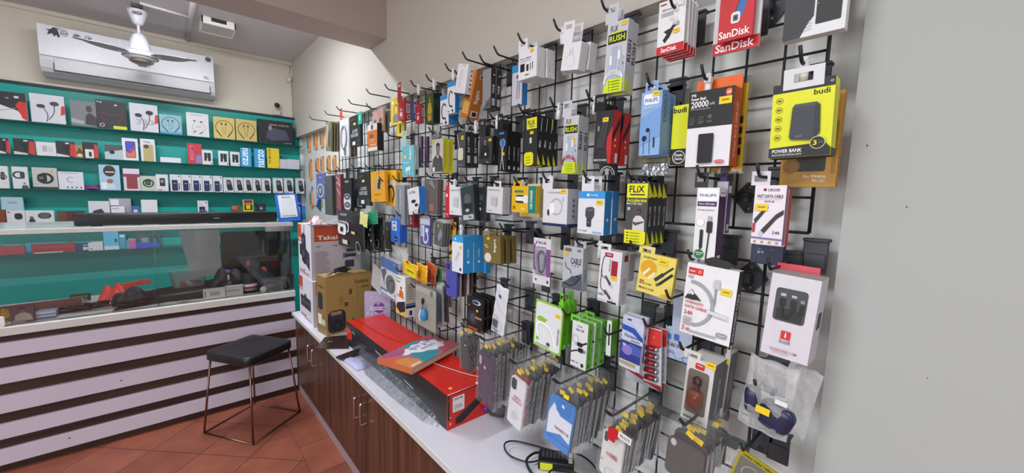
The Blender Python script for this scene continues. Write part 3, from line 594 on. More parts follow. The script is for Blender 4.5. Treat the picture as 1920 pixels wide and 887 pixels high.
pk('boxed_earbuds', 'box', 'white box with a column of small icons hanging tilted in front of the orange box', 'D', (676, 752, 78, 300), .845, '#e3e3e8', {'F': [('o', '#c8a898', .45, .3, .12, .02), ('l', '#c88a5a', .02, curve([(.35, .35), (.4, .7), (.55, .8), (.6, .5)], 4)), ('r', '#3a3d5a', 0, 0, 1, .06), ('r', '#e2c46a', .5, .93, .75, .97)], 'R': [('e', '#3b3b44', .5, .80-.14*i, .09) for i in range(5)]+[('r', '#3a3d5a', 0, 0, 1, .06)]+lines('#77777f', .3, .14, .7, .2, 2), 'B': [('r', '#2b2c3c', .0, 0, 1, 1), ('r', '#b9b4b4', .2, .2, .6, .8)]}, xs=812, roll=14, hk=('P', 843, 134), clip=1, hl='hook of the tilted white and orange boxes')
BCB = {'F': [('r', '#3d8fd0', 0, .84, 1, 1), ('l', '#3a3a44', .10, curve([(.3, .25), (.2, .5), (.4, .7), (.7, .62)], 5)), ('l', '#3a3a44', .12, [(.3, .25), (.7, .2)]), ('e', '#2b2b33', .7, .08, .1), ('t', '#44444c', 'lite', .1, .05, .35, .1)], 'R': [('r', '#1f7fc0', 0, 0, 1, 1)]}
pk('boxed_cable', 'box', 'white cable box with a sky blue top, lower of two left of the tilted boxes', 'D', (560, 622, 300, 520), .875, '#e2e3ea', BCB, xs=690, hk=('P', 807, 152), clip=1, hl='hook of the lower white and blue cable box')
pk('boxed_cable', 'box', 'white cable box with a sky blue top, upper of two left of the tilted boxes', 'D', (612, 668, 205, 434), .862, '#e2e3ea', BCB, xs=700, hk=('D', 700, 190), hl='hook of the upper white and blue cable box')
pk('boxed_earphones', 'box', 'dark green earphone box with a figure in yellow', 'D', (456, 512, 290, 506), .875, '#2c3d22', {'F': [('r', '#33502a', 0, 0, 1, 1), ('e', '#b98a5a', .55, .80, .14), ('r', K, .42, .80, .68, .84), ('p', '#b9982a', [(.35, .68), (.7, .70), (.85, .4), (.75, .08), (.3, .08), (.25, .4)]), ('l', K, .04, [(.2, .35), (.6, .25), (.9, .35)])], 'R': [('r', '#141416', 0, 0, 1, 1), ('r', '#5a7a2a', .4, .5, .55, .8)]}, xs=532, n=3, hk=('P', 778, 162), clip=1, hl='hook of the dark green earphone boxes', behind='black-sided box behind the green one')
pk('carded_charger', 'card', 'yellow card with a grey padlock-shaped charger, left of the red boxes', 'D', (202, 282, 322, 516), .885, '#e8c81a', {'F': [('o', '#55585c', .5, .55, .22, .05), ('R', '#7f8488', .22, .08, .75, .38, .2), ('e', '#fff', .2, .85, .07)]}, d=.006, hk=('P', 694, 176), hl='hook of the yellow card with the padlock shape')
pk('carded_charger', 'card', 'small yellow card with a black stick below the red boxes', 'D', (246, 298, 500, 605), .93, '#e8c81a', {'F': [('R', K, .4, .25, .62, .9, .4)]}, d=.006)
REDB = lambda c: {'F': [('r', c, 0, 0, 1, 1), ('t', '#f0e0e0', 'boat', .3, .5, .7, .62), ('e', '#e8d0d0', .5, .3, .2)], 'R': [('r', '#b9b4b8', .3, .35, .9, .85)]+lines('#77747a', .36, .4, .84, .8, 9)+[('r', '#e2dfe2', .45, .05, .85, .25), ('r', '#3a383c', .52, .08, .78, .22)]}
pk('boxed_earphones', 'box', 'red box with a grey side panel, leftmost of the red and blue boxes', 'D', (258, 300, 345, 482), .865, '#b03038', REDB('#b5323a'), xs=348, hk=('P', 729, 168), hl='hook of the red and blue boxes', tab='#b03038')
pk('boxed_earphones', 'box', 'blue box with a grey text panel on its side, behind the red box', 'D', (330, 356, 352, 478), .90, '#4a5a94', REDB('#4a5a94'), xs=402)
pk('boxed_earphones', 'box', 'second red box with a grey text panel, right of the blue one', 'D', (382, 420, 378, 505), .895, '#b03038', REDB('#a82c34'), xs=448, tab='#b03038')
# ---- second row
TEALB = {'F': [('r', '#67b5c4', 0, 0, 1, 1), ('t', '#fff', 'fingers', .60, .55, .80, .95, 90), ('r', '#e5d24a', .16, .60, .34, .70), ('t', '#e8f6fa', 'SoundBoss H', .12, .44, .6, .49), ('e', '#f2f2f4', .42, .25, .09), ('e', '#f2f2f4', .62, .27, .09), ('l', '#f2f2f4', .04, [(.42, .25), (.45, .08)]), ('l', '#f2f2f4', .04, [(.64, .25), (.66, .08)]), ('p', '#e0564a', [(.42, 0), (.6, .06), (.8, .03), (.85, 0)])], 'R': [('r', '#9fb0b2', 0, 0, 1, 1), ('r', '#2d2d33', .3, .08, .8, .24), ('p', '#c8d2d4', [(0, .2), (.5, .5), (.2, .9)])]}
pk('boxed_earphones', 'box', 'light teal earphone box with two white earbuds printed on it', 'D', (286, 372, 668, 895), .87, '#67b5c4', TEALB, xs=406, hk=('P', 732, 255), tab='#9cc4cc', hl='hook of the light teal earphone box')
pk('boxed_cable', 'box', 'narrow dark purple box behind the teal earphone box', 'D', (404, 424, 600, 826), .905, '#6a5068', {'R': [('r', '#3c3358', 0, 0, 1, 1), ('r', '#c0bccb', .3, .06, .7, .14)]}, xs=440, n=2, gap=.02)
YM = {'F': [('r', '#c9cac6', 0, 0, 1, 1), ('e', '#8f7868', .55, .70, .17, .135), ('p', '#2a2624', [(.38, .72), (.4, .86), (.56, .90), (.72, .84), (.73, .72), (.68, .79), (.55, .82), (.42, .78)]), ('p', '#3b3634', [(.42, .63), (.55, .56), (.68, .63), (.66, .58), (.55, .53), (.44, .58)]), ('p', '#4a4a4c', [(0, .08), (.1, .42), (.4, .54), (.68, .54), (.95, .42), (1, .1), (1, 0), (0, 0)]), ('p', '#dcdcd8', [(.44, .52), (.56, .42), (.64, .52)]), ('r', '#d9cf1c', .04, .90, .22, .97), ('R', '#e9e9e9', .1, .06, .28, .18), ('r', '#e6e6e6', 0, .02, 1, .04)], 'R': [('r', '#d8d21e', 0, 0, 1, 1), ('r', '#8f8c1a', .2, .1, .3, .9), ('r', '#9d991c', .5, .2, .6, .95)], 'B': [('r', '#b9912c', 0, 0, 1, 1)]}
pk('boxed_earphones', 'box', 'yellow-sided box with a portrait of a smiling dark-haired person, second row', 'D', (502, 582, 620, 868), .870, '#d8d21e', YM, xs=617, n=2, hk=('P', 812, 250), clip=1, hl='hook of the yellow-sided portrait boxes', tab='#77777a')
FLK = lambda: {'F': [('r', '#4f5154', 0, 0, 1, 1), ('R', '#d8d6c4', .1, .20, .75, .55, .2), ('l', '#d8d6c4', .06, curve([(.3, .55), (.1, .8), (.02, .95)], 4)), ('r', '#d4ce1c', .5, .78, .8, .90), ('t', '#9aa0a0', 'charge', .1, .04, .7, .09)], 'R': [('r', '#232326', 0, 0, 1, 1), ('t', '#dcdcdc', 'FLiX', .35, .42, .7, .58, 90), ('t', '#dcdcdc', 'S-TORM', .35, .62, .6, .86, 90), ('r', '#c4c4c4', .3, .12, .75, .33)]}
pk('boxed_charger', 'box', 'dark grey charger box with a cream plug printed, white sideways lettering on its side', 'D', (684, 742, 572, 822), .868, '#2c2c30', FLK(), xs=788, n=2, hk=('D', 720, 540), clip=1, hl='hook of the dark grey boxes with the cream plug', tab='#44464a')
SUIT = {'F': [('r', '#38393c', 0, 0, 1, 1), ('e', '#8a6c5c', .44, .82, .085), ('p', K, [(.36, .84), (.44, .92), (.53, .84), (.44, .87)]), ('p', '#1c1d20', [(.1, .18), (.2, .62), (.36, .74), (.52, .74), (.74, .60), (.8, .2)]), ('p', '#c9c9c9', [(.41, .74), (.45, .66), (.49, .74)]), ('e', '#e8e8e8', .53, .35, .07), ('t', '#c0c0c0', 'made', .6, .05, .8, .1), ('r', K, 0, 0, 1, .03)], 'R': [('r', '#161618', 0, 0, 1, 1), ('t', '#8c8c90', 'SONATA', .3, .1, .6, .35, 90)]}
pk('boxed_earphones', 'box', 'dark box with a person in a dark suit holding a small white object', 'D', (842, 938, 600, 800), .872, '#1d1d20', SUIT, xs=966, n=2, roll=3, st=(.82, .86), hk=('P', 885, 232), clip=1, hl='hook of the boxes with the suited person', tab='#2a2a2d')
BLU = {'F': [('r', '#1a1b1f', 0, 0, 1, 1), ('o', '#dce6f2', .52, .70, .30, .04), ('e', '#2f74c8', .52, .70, .24, .10), ('l', '#e6eaf0', .05, [(.42, .60), (.7, 0.03)]), ('l', '#e6eaf0', .05, [(.62, .60), (.30, .03)]), ('r', '#3f84c4', .15, .91, .7, .96)], 'R': [('r', '#111113', 0, 0, 1, 1), ('t', '#b9b9bc', 'HYBRIX', .35, .28, .65, .62, 90), ('r', '#c9c9cc', .35, .04, .75, .12)]}
pk('boxed_earphones', 'box', 'black box with a blue oval and crossed white cables', 'D', (980, 1042, 560, 850), .868, '#141417', BLU, xs=1075, n=3, st=(.62, .42), hk=('P', 925, 222), clip=1, hl='hook of the black boxes with the blue oval', tab='#17171a', behind='black box with white sideways lettering')
FLY = {'F': [('r', '#2c2d2e', 0, 0, 1, 1), ('r', '#e3e31c', .2, .76, .98, .99), ('t', K, 'FLiX', .3, .84, .85, .94), ('r', K, .4, .80, .8, .815), ('R', '#e3e31c', 0, 0, .72, .28, .25), ('r', '#8f9010', .12, .05, .5, .065), ('r', '#8f9010', .12, .11, .5, .125), ('r', '#8f9010', .12, .17, .5, .185), ('R', '#caced0', .45, .46, .62, .58)], 'R': [('r', '#1b1c1d', 0, 0, 1, 1), ('t', '#d9d9d9', 'flix', .3, .36, .7, .52, 90), ('p', '#dfe01c', [(0, 0), (.6, 0), (0, .22)]), ('l', '#ffffff', .08, [(.7, .7), (.95, .98)])]}
pk('boxed_charging_cable', 'box', 'black cable box with yellow corner panels, front of its row of four', 'G', (200, 276, 508, 792), .868, '#202022', FLY, xs=306, n=4, roll=-2, st=(.62, .68), hk=('P', 981, 211), hl='hook of the black boxes with yellow corner panels', tab='#202022')
BRD = {'F': [('r', '#2a2b2e', 0, 0, 1, 1), ('R', '#8d9094', .15, .62, .25, .72), ('R', '#8d9094', .48, .66, .6, .74), ('p', '#c62828', [(.72, .48), (1, .72), (1, 0), (.85, 0), (.72, .32)]), ('t', '#e0e0e2', 'MADE IN INDIA', .06, .045, .80, .085), ('p', '#3c3d42', [(.1, .3), (.5, .9), (.8, .9), (.6, .3)])], 'R': [('r', '#cf2a26', 0, 0, 1, 1), ('p', K, [(.0, .55), (.9, .90), (.9, .75), (0, .42)]), ('e', '#f4d8d8', .4, .45, .10), ('e', '#f4d8d8', .4, .34, .10), ('r', '#e8e4e6', .45, .02, .8, .2)]}
pk('boxed_charging_cable', 'box', 'black and red cable box, left of the pale blue earphone box', 'G', (618, 722, 470, 780), .868, '#1d1d20', BRD, xs=766, n=2, roll=2, gap=.012, st=(.58, .83, .026), hk=('P', 1108, 188), clip=1, hl='hook of the black and red cable boxes', tab='#141416')
pk('coiled_cable_pack', 'cable', 'coiled black and white cable peeking out under the black and red box', 'G', (644, 742, 745, 850), .93, '#2a2a2c', {'F': [('o', '#e6e6e8', .5, 0, .46, .05, 0, 180), ('o', '#e6e6e8', .5, 0, .34, .04, 0, 180), ('r', '#e0e0e2', .40, 0, .62, .35)]}, d=.012)
PBL = {'F': [('r', '#8fb4e4', 0, 0, 1, 1), ('R', '#f2f4f8', .12, .80, .86, .965, .2), ('t', '#2b58b0', 'PHILIPS', .18, .835, .80, .895), ('t', '#3a66b8', 'Rich Bass', .1, .545, .72, .585), ('t', '#5a80c4', 'Clear sound', .1, .50, .6, .525), ('p', '#7aa4dc', [(0, .15), (1, .3), (1, .75), (0, .6)]), ('e', K, .40, .40, .10, .035), ('e', K, .25, .27, .12, .045), ('l', K, .02, [(.5, .38), (.52, .02)]), ('l', K, .02, [(.22, .25), (.24, .02)]), ('R', K, .70, .12, .76, .28)]+lines('#cfe0f6', .12, .73, .8, .78, 2), 'R': [('r', '#7aa2da', 0, 0, 1, 1)]+[('o', '#2b4a80', .45, .90-.11*i, .22, .05) for i in range(4)]}
pk('boxed_earphones', 'box', 'pale blue earphone box with a white logo panel, front of its queue', 'P', (1201, 1239, 172, 291), .872, '#8fb4e4', PBL, xs=1252, n=2, st=(.72, .955, .026), hk=('P', 1220, 160), clip=1, hl='hook of the pale blue earphone boxes', tab='#8fb4e4')
pk('foil_pouch', 'pouch', 'crinkled silver foil pouch with a dark band below the pale blue box', 'P', (1203, 1252, 288, 330), .91, mat('#b8bcc4', .18, .8, .3, 90, .9), {'F': [('r', '#5a5a40', 0, .55, 1, 1), ('t', '#9a9a80', 'SUPER CHARGER', .05, .62, .9, .75), ('r', '#c9c43a', 0, .92, .6, 1)]}, d=.006)
pk('boxed_power_bank', 'box', 'plain yellow slab-like box with a black lower end, behind the orange power bank box', 'P', (1259, 1292, 197, 309), .915, '#e6e81e', {'F': [('r', '#1b1b1d', 0, 0, 1, .27), ('o', '#f2f2f2', .5, .13, .36, .04), ('t', '#fff', 'Mobile', .28, .14, .72, .19), ('t', '#fff', 'Devices', .28, .08, .72, .13), ('t', K, 'budi', .06, .87, .78, .96)]}, d=.02)
MI = {'F': [('r', '#e8e7ec', 0, 0, 1, .52), ('r', '#1d1d1f', 0, .52, 1, 1), ('t', '#fff', 'Mi', .06, .93, .16, .97), ('t', '#fff', 'Power Bank', .06, .88, .40, .92), ('t', '#f4f4f4', '20000', .06, .785, .46, .87), ('t', '#bbb', 'mAh', .49, .80, .60, .84), ('t', '#aaa', '18W Fast Charging (PD)', .06, .75, .5, .775), ('R', '#ec6a2c', .83, .89, .96, .975, .4), ('t', '#fff', 'mi', .86, .915, .93, .95), ('o', '#8d8d90', .12, .63, .045, .008), ('o', '#8d8d90', .32, .64, .045, .008), ('o', '#8d8d90', .52, .65, .045, .008), ('e', '#d4602c', .52, .65, .02)]
      + lines('#77777b', .06, .565, .18, .60, 2)+lines('#77777b', .26, .57, .4, .61, 2)+lines('#77777b', .46, .575, .6, .61, 2)+[('R', '#17171a', .30, .045, .64, .43, .08), ('e', '#c83030', .80, .06, .11, .022), ('t', '#fff', '6 MONTHS', .72, .052, .88, .068)], 'R': [('r', '#c8521f', 0, 0, 1, 1), ('t', '#f2c8a8', 'Mi Power Bank 3i 20000 mAh', .35, .12, .65, .82, 90)]}
pk('boxed_power_bank', 'box', 'black and white power bank box with an orange side, large white number on it', 'P', (1289, 1372, 168, 312), .868, '#1d1d1f', MI, xs=1386, st=(.83, .835, .036), hk=('P', 1322, 147), clip=1, hl='hook of the black and orange power bank box')
pk('hang_card', 'card', 'plain orange card standing up behind the black and orange power bank box', 'P', (1306, 1391, 146, 200), .905, '#ee6a22', {}, d=.003)
pk('carded_power_bank', 'card', 'yellow blister card with black print behind the black and orange power bank box', 'P', (1340, 1397, 160, 322), .925, '#e3b91c', {'F': [('r', '#3a3520', .72, .55-.12*i, .92, .63-.12*i) for i in range(4)]+[('r', '#d9a015', 0, 0, 1, .08)]}, d=.006, film_=BLIS)
BUD = {'F': [('r', '#e4e61c', 0, 0, 1, .88), ('r', '#1c1c1f', 0, .88, 1, 1), ('t', K, 'budi', .68, .795, .93, .865), ('e', '#e9e9e9', .95, .94, .022), ('e', K, .95, .94, .014)]+[('o', '#6d6f14', .13, .78-.125*i, .06, .008) for i in range(5)]+[('r', '#55570f', .10, .77-.125*i, .16, .79-.125*i) for i in range(5)]
       + [('p', '#3a3f47', [(.33, .27), (.36, .66), (.40, .70), (.74, .70), (.80, .66), (.82, .30), (.72, .21), (.36, .235)]), ('p', '#4b515b', [(.36, .66), (.40, .70), (.74, .70), (.72, .655)]), ('p', '#2c3037', [(.72, .655), (.80, .66), (.82, .30), (.72, .21)]), ('t', '#7b828c', 'budi', .44, .26, .54, .295)]
       + [('p', '#1c1c1f', [(0, 0), (1, 0), (1, .10), (.9, .17), (0, .135)]), ('t', '#f2f2f2', 'POWER BANK', .06, .065, .56, .115), ('t', '#d4d4d4', 'MULTI-FUNCTIONAL BOX', .06, .025, .56, .05), ('e', '#1c1c1f', .80, .17, .12), ('o', '#e8e8a0', .80, .17, .12, .010), ('t', '#e4e61c', '3', .73, .135, .79, .20), ('r', '#8c8c70', .82, .16, .89, .165), ('r', '#8c8c70', .82, .18, .89, .185)],
       'R': [('r', '#c9cb1c', 0, .1, 1, .88), ('r', K, 0, 0, 1, .1)], 'B': [('r', '#17171a', 0, 0, 1, 1)]}
def budtab(o, w, h, d):
    mb = MB()
    for a, b, c_, e_ in ((-.030, .030, h/2-.012, h/2-.001), (-.030, .030, h/2+.014, h/2+.024), (-.030, -.014, h/2-.001, h/2+.014), (.014, .030, h/2-.001, h/2+.014)): mb.box(a, b, -.0016, -.0006, c_, e_, mat('#dfe0e4', .2))
    mb.obj('white_hanger', o, label='white plastic euro-slot hanger')
pk('boxed_power_bank', 'box', 'yellow power bank box with a dark grey power bank printed and a black top flap', 'P', (1447, 1562, 152, 294), .860, '#dfe01c', BUD, d=.034, roll=-1.5, hk=('P', 1504, 117), clip=1, hl='hook of the yellow power bank box at the right end', extra=budtab)
pk('boxed_wireless_charger', 'box', 'ochre cardboard wireless charger box behind the yellow power bank box', 'P', (1468, 1576, 176, 351), .925, '#b98a33', {'F': [('R', '#2c2c30', .28, .17, .80, .5, .08), ('e', '#8f6526', .20, .23, .155), ('t', '#efe6cf', 'Pro Wireless', .44, .10, .82, .135), ('t', '#efe6cf', 'PD-QC', .60, .05, .82, .085), ('r', '#9c7226', .90, .15, .955, .7), ('t', '#3a2a14', '50% Faster Charge Single Output', .91, .34, .945, .68, 90), ('r', '#e8c21c', .80, .88, .92, .95)], 'R': [('r', '#a3702c', 0, 0, 1, 1), ('r', '#7a5220', .3, .2, .6, .22), ('r', '#7a5220', .3, .3, .6, .32)]}, d=.014)
# ---- third row
CR = {'F': [('r', '#e9e4ec', 0, 0, 1, 1), ('e', '#7a1f3a', .33, .925, .055), ('t', '#3c2030', 'CROSS', .42, .90, .80, .945), ('t', '#5a2038', 'FAST DATA CABLE', .10, .79, .92, .845), ('t', '#40303a', 'CR PC-42', .34, .715, .66, .745), ('p', '#2f2c30', [(.05, .42), (.42, .66), (.50, .63), (.1, .34)]), ('p', '#2f2c30', [(.30, .24), (.75, .52), (.98, .60), (.98, .52), (.78, .44), (.42, .19)]), ('p', '#c9c9ce', [(.22, .18), (.30, .24), (.40, .19), (.32, .13)]), ('R', '#b52a38', .02, .2, .11, .36, .4), ('t', '#3a2a36', '2.4A', .68, .19, .92, .24), ('p', '#6a68a8', [(0, .10), (1, .085), (1, .11), (0, .125)])]+[('e', '#b88a5a', .14+.24*i, .045, .05, .018) for i in range(4)]+[('r', '#8a4a5a', .1, .765, .9, .770)],
      'R': [('r', '#8f6a82', 0, 0, 1, 1)]}
pk('boxed_charging_cable', 'box', 'mauve data cable box with a slanted black plug, right side of the grid', 'B', (1318, 1506, 248, 606), .868, '#d9d3de', CR, xs=1520, st=(.27, .63, .032), hk=('P', 1425, 331), tab='#dcd8e0', hl='hook of the mauve data cable boxes', n=1)
pk('boxed_charging_cable', 'box', 'white box with a red spine directly behind the mauve data cable box', 'B', (1345, 1522, 272, 612), .905, '#e6e2e8', {'F': [('r', K, .9, .6, .98, .64)], 'R': [('r', '#b5483c', 0, 0, 1, 1)]}, d=.02)
pk('boxed_charger', 'box', 'dark navy charger box hanging low behind the mauve data cable box', 'B', (1306, 1500, 560, 722), .935, '#2f3350', {'F': [('t', '#c9cce0', '20 W', .20, .38, .42, .48), ('t', '#8c90ac', 'Super', .2, .52, .36, .58), ('t', '#8c90ac', 'Power', .6, .52, .76, .58), ('r', '#4c5278', .12, 0, .14, .6), ('r', '#4c5278', .66, 0, .68, .6)]}, d=.02)
PWH = {'F': [('r', '#e9e8ec', 0, 0, 1, 1), ('R', '#f8f8fa', .08, .82, .94, .985, .2), ('t', '#3a4a9a', 'PHILIPS', .14, .875, .88, .915), ('r', '#4a2360', .06, .745, .92, .81), ('t', '#efe6f4', 'Micro USB Cable', .14, .765, .84, .79), ('t', '#6a6a72', 'Charge and sync', .08, .68, .86, .705), ('e', '#f8f8fa', .26, .52, .19), ('o', '#c4c4ca', .26, .52, .19, .015), ('R', '#1f1f22', .27, .16, .42, .42, .3), ('R', '#1f1f22', .56, .38, .82, .54, .25), ('r', '#a9abb2', .60, .54, .78, .61), ('l', '#1f1f22', .06, [(.69, .38), (.62, .01)]), ('l', '#1f1f22', .06, [(.34, .18), (.30, .02)]), ('e', '#1f7a3c', .30, .075, .22), ('t', '#fff', 'Universal', .14, .085, .46, .105), ('t', '#fff', 'Micro', .2, .06, .4, .075)], 'R': [('r', '#43204f', 0, 0, 1, .9), ('R', '#ece8f0', .12, .88, .9, .985), ('t', '#33203a', 'PHILIPS', .2, .92, .8, .94), ('r', '#dddbe0', .2, .02, .7, .07)]}
pk('boxed_charging_cable', 'box', 'long white cable box with a deep purple side and a green round mark', 'B', (970, 1103, 262, 696), .868, '#dcdae0', PWH, xs=1143, hk=('P', 1314, 332), tab='#2a2630', hl='hook of the white and purple cable boxes')
pk('boxed_charging_cable', 'box', 'purple cable box behind the long white and purple one', 'B', (1092, 1160, 225, 535), .91, '#b9b4c0', {'R': [('r', '#4c2a66', 0, 0, 1, 1), ('R', '#dcd8e2', .15, .78, .85, .92), ('r', '#d0ccd4', .2, .05, .7, .18)]}, d=.022, tab='#4c2a66')
ACC = {'F': [('r', '#4a4a4b', 0, 0, 1, 1), ('r', '#e6e61c', 0, .755, .97, .985), ('t', K, 'FLiX', .12, .84, .82, .95), ('r', K, .16, .795, .85, .815), ('t', '#e6e61c', 'Accelerate', .02, .685, .95, .745), ('t', '#f0f0f0', 'Micro USB Cable', .03, .645, .75, .675), ('R', '#c9c9c9', .08, .55, .2, .60), ('e', '#5a4436', .62, .525, .085), ('p', '#26201e', [(.53, .54), (.56, .575), (.68, .575), (.71, .54), (.62, .56)]), ('p', '#d6d2d2', [(.36, .22), (.38, .40), (.50, .465), (.72, .465), (.9, .40), (.92, .22)]), ('p', '#5a4436', [(.38, .33), (.5, .30), (.88, .36), (.86, .38), (.5, .35), (.4, .37)]), ('R', '#e6e61c', 0, 0, .99, .225, .2), ('r', '#e6e61c', 0, 0, .6, .225)]+[('e', '#2c2c10', .15, .035+.048*i, .035) for i in range(4)]+[('r', '#77780f', .25, .032+.048*i, .75, .040+.048*i) for i in range(4)],
       'R': [('r', '#1f1f20', 0, 0, 1, 1), ('p', '#dfdf1c', [(0, .75), (1, .78), (0, 1)]), ('t', '#d0d0d0', 'Micro USB', .35, .30, .65, .62, 90), ('p', '#dfdf1c', [(0, 0), (.8, 0), (0, .22)])]}
pk('boxed_charging_cable', 'box', 'black and yellow cable box with a person crossing their arms, front of its row', 'B', (556, 684, 232, 600), .866, '#2a2a2b', ACC, xs=712, n=4, hk=('P', 1184, 336), tab='#2a2a2b', hl='hook of the black boxes with the person crossing arms', behind='black and yellow cable box with sideways lettering')
AMB = {'F': [('r', '#ead86a', 0, 0, 1, 1), ('e', '#e0a81f', .28, .62, .24), ('p', '#f4ecd0', [(.12, .48), (.30, .66), (.34, .62), (.18, .43)]), ('p', '#f4ecd0', [(.28, .40), (.46, .58), (.5, .53), (.34, .36)]), ('l', K, .05, [(.95, .78), (.55, .42)]), ('l', K, .07, [(.96, .62), (.62, .30)]), ('l', '#2c2c2e', .09, [(.72, .58), (.50, .38)]), ('r', '#5a5a5a', .55, .25, .62, .32), ('t', '#8a7a30', 'Ambrane', .09, .87, .48, .93), ('t', '#4a4020', 'MICRO CABLE', .08, .22, .44, .26), ('t', '#4a4020', 'Made in India', .08, .10, .52, .15), ('r', '#c02020', .08, .28, .2, .31), ('p', '#e8b23a', [(.70, 0), (.74, .08), (.85, .11), (1, .10), (1, 0)])], 'R': [('r', '#c9b640', 0, 0, 1, 1)], 'T': [('r', '#d8cb78', 0, 0, 1, 1)]}
pk('boxed_charging_cable', 'box', 'pale yellow cable box with an orange circle, below the pale blue and black boxes', 'P', (1197, 1264, 478, 555), .868, '#e0d060', AMB, xs=1268, roll=5, st=(.66, .86, .034), hk=('P', 1189, 479), tab='#e3d880', hl='hook of the pale yellow cable box')
CCH = {'F': [('r', '#e2e4ec', 0, 0, 1, 1), ('r', '#3d9be0', 0, .83, 1, 1), ('e', '#fff', .38, .91, .045), ('t', '#eef6fc', 'TUKZER', .46, .895, .76, .925), ('p', '#4a4650', [(.30, .56), (.34, .62), (.56, .64), (.64, .60), (.64, .44), (.56, .35), (.38, .33), (.30, .42)]), ('p', '#6a6672', [(.34, .58), (.56, .60), (.62, .57), (.56, .54), (.36, .54)]), ('R', '#3a3740', .36, .17, .54, .36, .2), ('r', '#77747c', .37, .26, .53, .28), ('t', '#55555e', 'Car Charger', .06, .05, .4, .09), ('r', '#8cbce4', .6, .03, .94, .07)], 'R': [('r', '#2f87cc', 0, 0, 1, 1), ('e', '#dceaf6', .5, .35, .16)], 'B': [('r', '#2f87cc', 0, 0, 1, 1)]}
pk('boxed_car_charger', 'box', 'white and bright blue box with a grey two-part car charger printed', 'J', (456, 612, 122, 378), .868, '#d9dce6', CCH, xs=650, n=2, gap=.004, st=(.82, .745, .03), hk=('P', 1102, 337), tab='#dfe2ea', hl='hook of the white and blue car charger boxes')
WCC = {'F': [('r', '#dedee4', 0, 0, 1, 1), ('o', '#b4b4bc', .56, .52, .26, .05), ('e', '#ececf0', .34, .44, .14), ('e', '#3c3c44', .24, .36, .05, .09), ('R', '#f6f6f8', .3, .34, .5, .62, .3), ('r', '#c0c0c8', .80, .66, .86, .78), ('t', '#9a9aa4', 'CAR CHARGER', .2, .88, .8, .92), ('r', '#22285a', 0, 0, 1, .075)], 'R': [('r', '#c4c6d0', 0, 0, 1, 1), ('r', '#22285a', 0, 0, 1, .08)]+[('e', '#6a6c78', .5, .7-.14*i, .09) for i in range(4)]}
pk('boxed_car_charger', 'box', 'white box with a white car charger and coiled cable, navy lower band', 'J', (248, 392, 108, 330), .868, '#dedee4', WCC, xs=462, n=1, st=(.84, .93, .03), hk=('P', 1025, 337), clip=1, tab='#dedee4', hl='hook of the white car charger box with the navy band')
YTC = {'F': [('r', '#e8b81c', 0, 0, .70, 1), ('r', '#17857e', .70, 0, 1, 1), ('R', '#3a2c10', .14, .36, .70, .66, .5), ('R', '#f4f4f0', .16, .44, .60, .60, .4), ('R', '#ececec', .50, .36, .70, .66, .3), ('t', '#fff8e0', 'CAR CHARGER', .78, .15, .88, .85, 90), ('t', '#7a5a10', '3.4A', .06, .12, .18, .26), ('t', '#fff', 'Flux', .44, .10, .6, .18), ('R', '#2c8a70', .14, .76, .5, .84)]}
pk('boxed_car_charger', 'box', 'yellow and teal box with a white car charger in a dark window', 'J', (62, 205, 92, 250), .862, '#e0b21c', YTC, d=.02, hk=('P', 972, 345), clip=1, tab='#e0b21c', hl='hook of the yellow and teal car charger box')
pk('cardboard_sleeve', 'box', 'cream cardboard box behind the yellow and teal car charger box', 'J', (110, 228, 78, 275), .905, '#e6dcae', {'F': [('R', '#e8c84a', .1, .0, .5, .2)], 'B': [('r', '#b8943c', 0, 0, 1, 1)]}, d=.04)
CUB = {'F': [('r', '#dedee2', 0, 0, 1, 1), ('p', '#c4c4ca', [(.26, .34), (.28, .62), (.62, .64), (.70, .60), (.70, .34), (.62, .28)]), ('p', '#a9a9b2', [(.62, .64), (.70, .60), (.70, .34), (.62, .28)]), ('p', '#d2d2d8', [(.28, .62), (.36, .68), (.72, .66), (.62, .62)]), ('t', '#77777f', 'SINGLE OUTPUT', .1, .86, .8, .90), ('t', '#888890', 'Charger', .08, .12, .36, .17), ('r', '#22264c', 0, 0, 1, .05)], 'R': [('r', '#cfcfd6', 0, 0, 1, 1), ('r', '#22264c', 0, 0, 1, .05)]+[('o', '#77777f', .5, .75-.13*i, .12, .03) for i in range(5)], 'B': [('r', '#1e2248', 0, 0, 1, 1)]}
pk('boxed_charger', 'box', 'white box with a grey cube adapter, directly left of the yellow and teal box', 'K', (638, 748, 112, 306), .872, '#dedee2', CUB, xs=797, n=1, hk=('K', 700, 90), tab='#e2e2e6', hl='hook of the cube adapter boxes', roll=2)
pk('boxed_charger', 'box', 'white charger box with a navy lower edge behind the cube adapter box', 'K', (700, 820, 150, 352), .925, '#dedee2', CUB, d=.05)
pk('boxed_charger', 'box', 'second white box with a cube adapter, partly behind the smoky blister packs', 'K', (380, 470, 112, 318), .872, '#dedee2', CUB, xs=500, hk=('K', 392, 80), clip=1, hl='hook of the cube adapter box by the blister packs', tab='#e2e2e6')
pk('carded_cable', 'box', 'slim red box left of the cube adapter box', 'K', (352, 378, 118, 330), .90, '#c8202a', {'F': [('e', '#f0e0e0', .4, .75, .25), ('t', '#ffe8d8', '1.5', .3, .1, .7, .16)]}, d=.03, tab='#c8202a')
HPB = {'F': [('r', '#4a4c50', 0, 0, 1, 1), ('e', '#77787c', .5, .62, .28, .16), ('R', '#33343a', .2, .25, .8, .5), ('e', '#d8d8da', .45, .30, .16, .05), ('r', '#dedede', .1, .02, .9, .17), ('t', K, 'hp', .5, .04, .75, .15)], 'R': [('r', '#2c2d30', 0, 0, 1, 1)]}
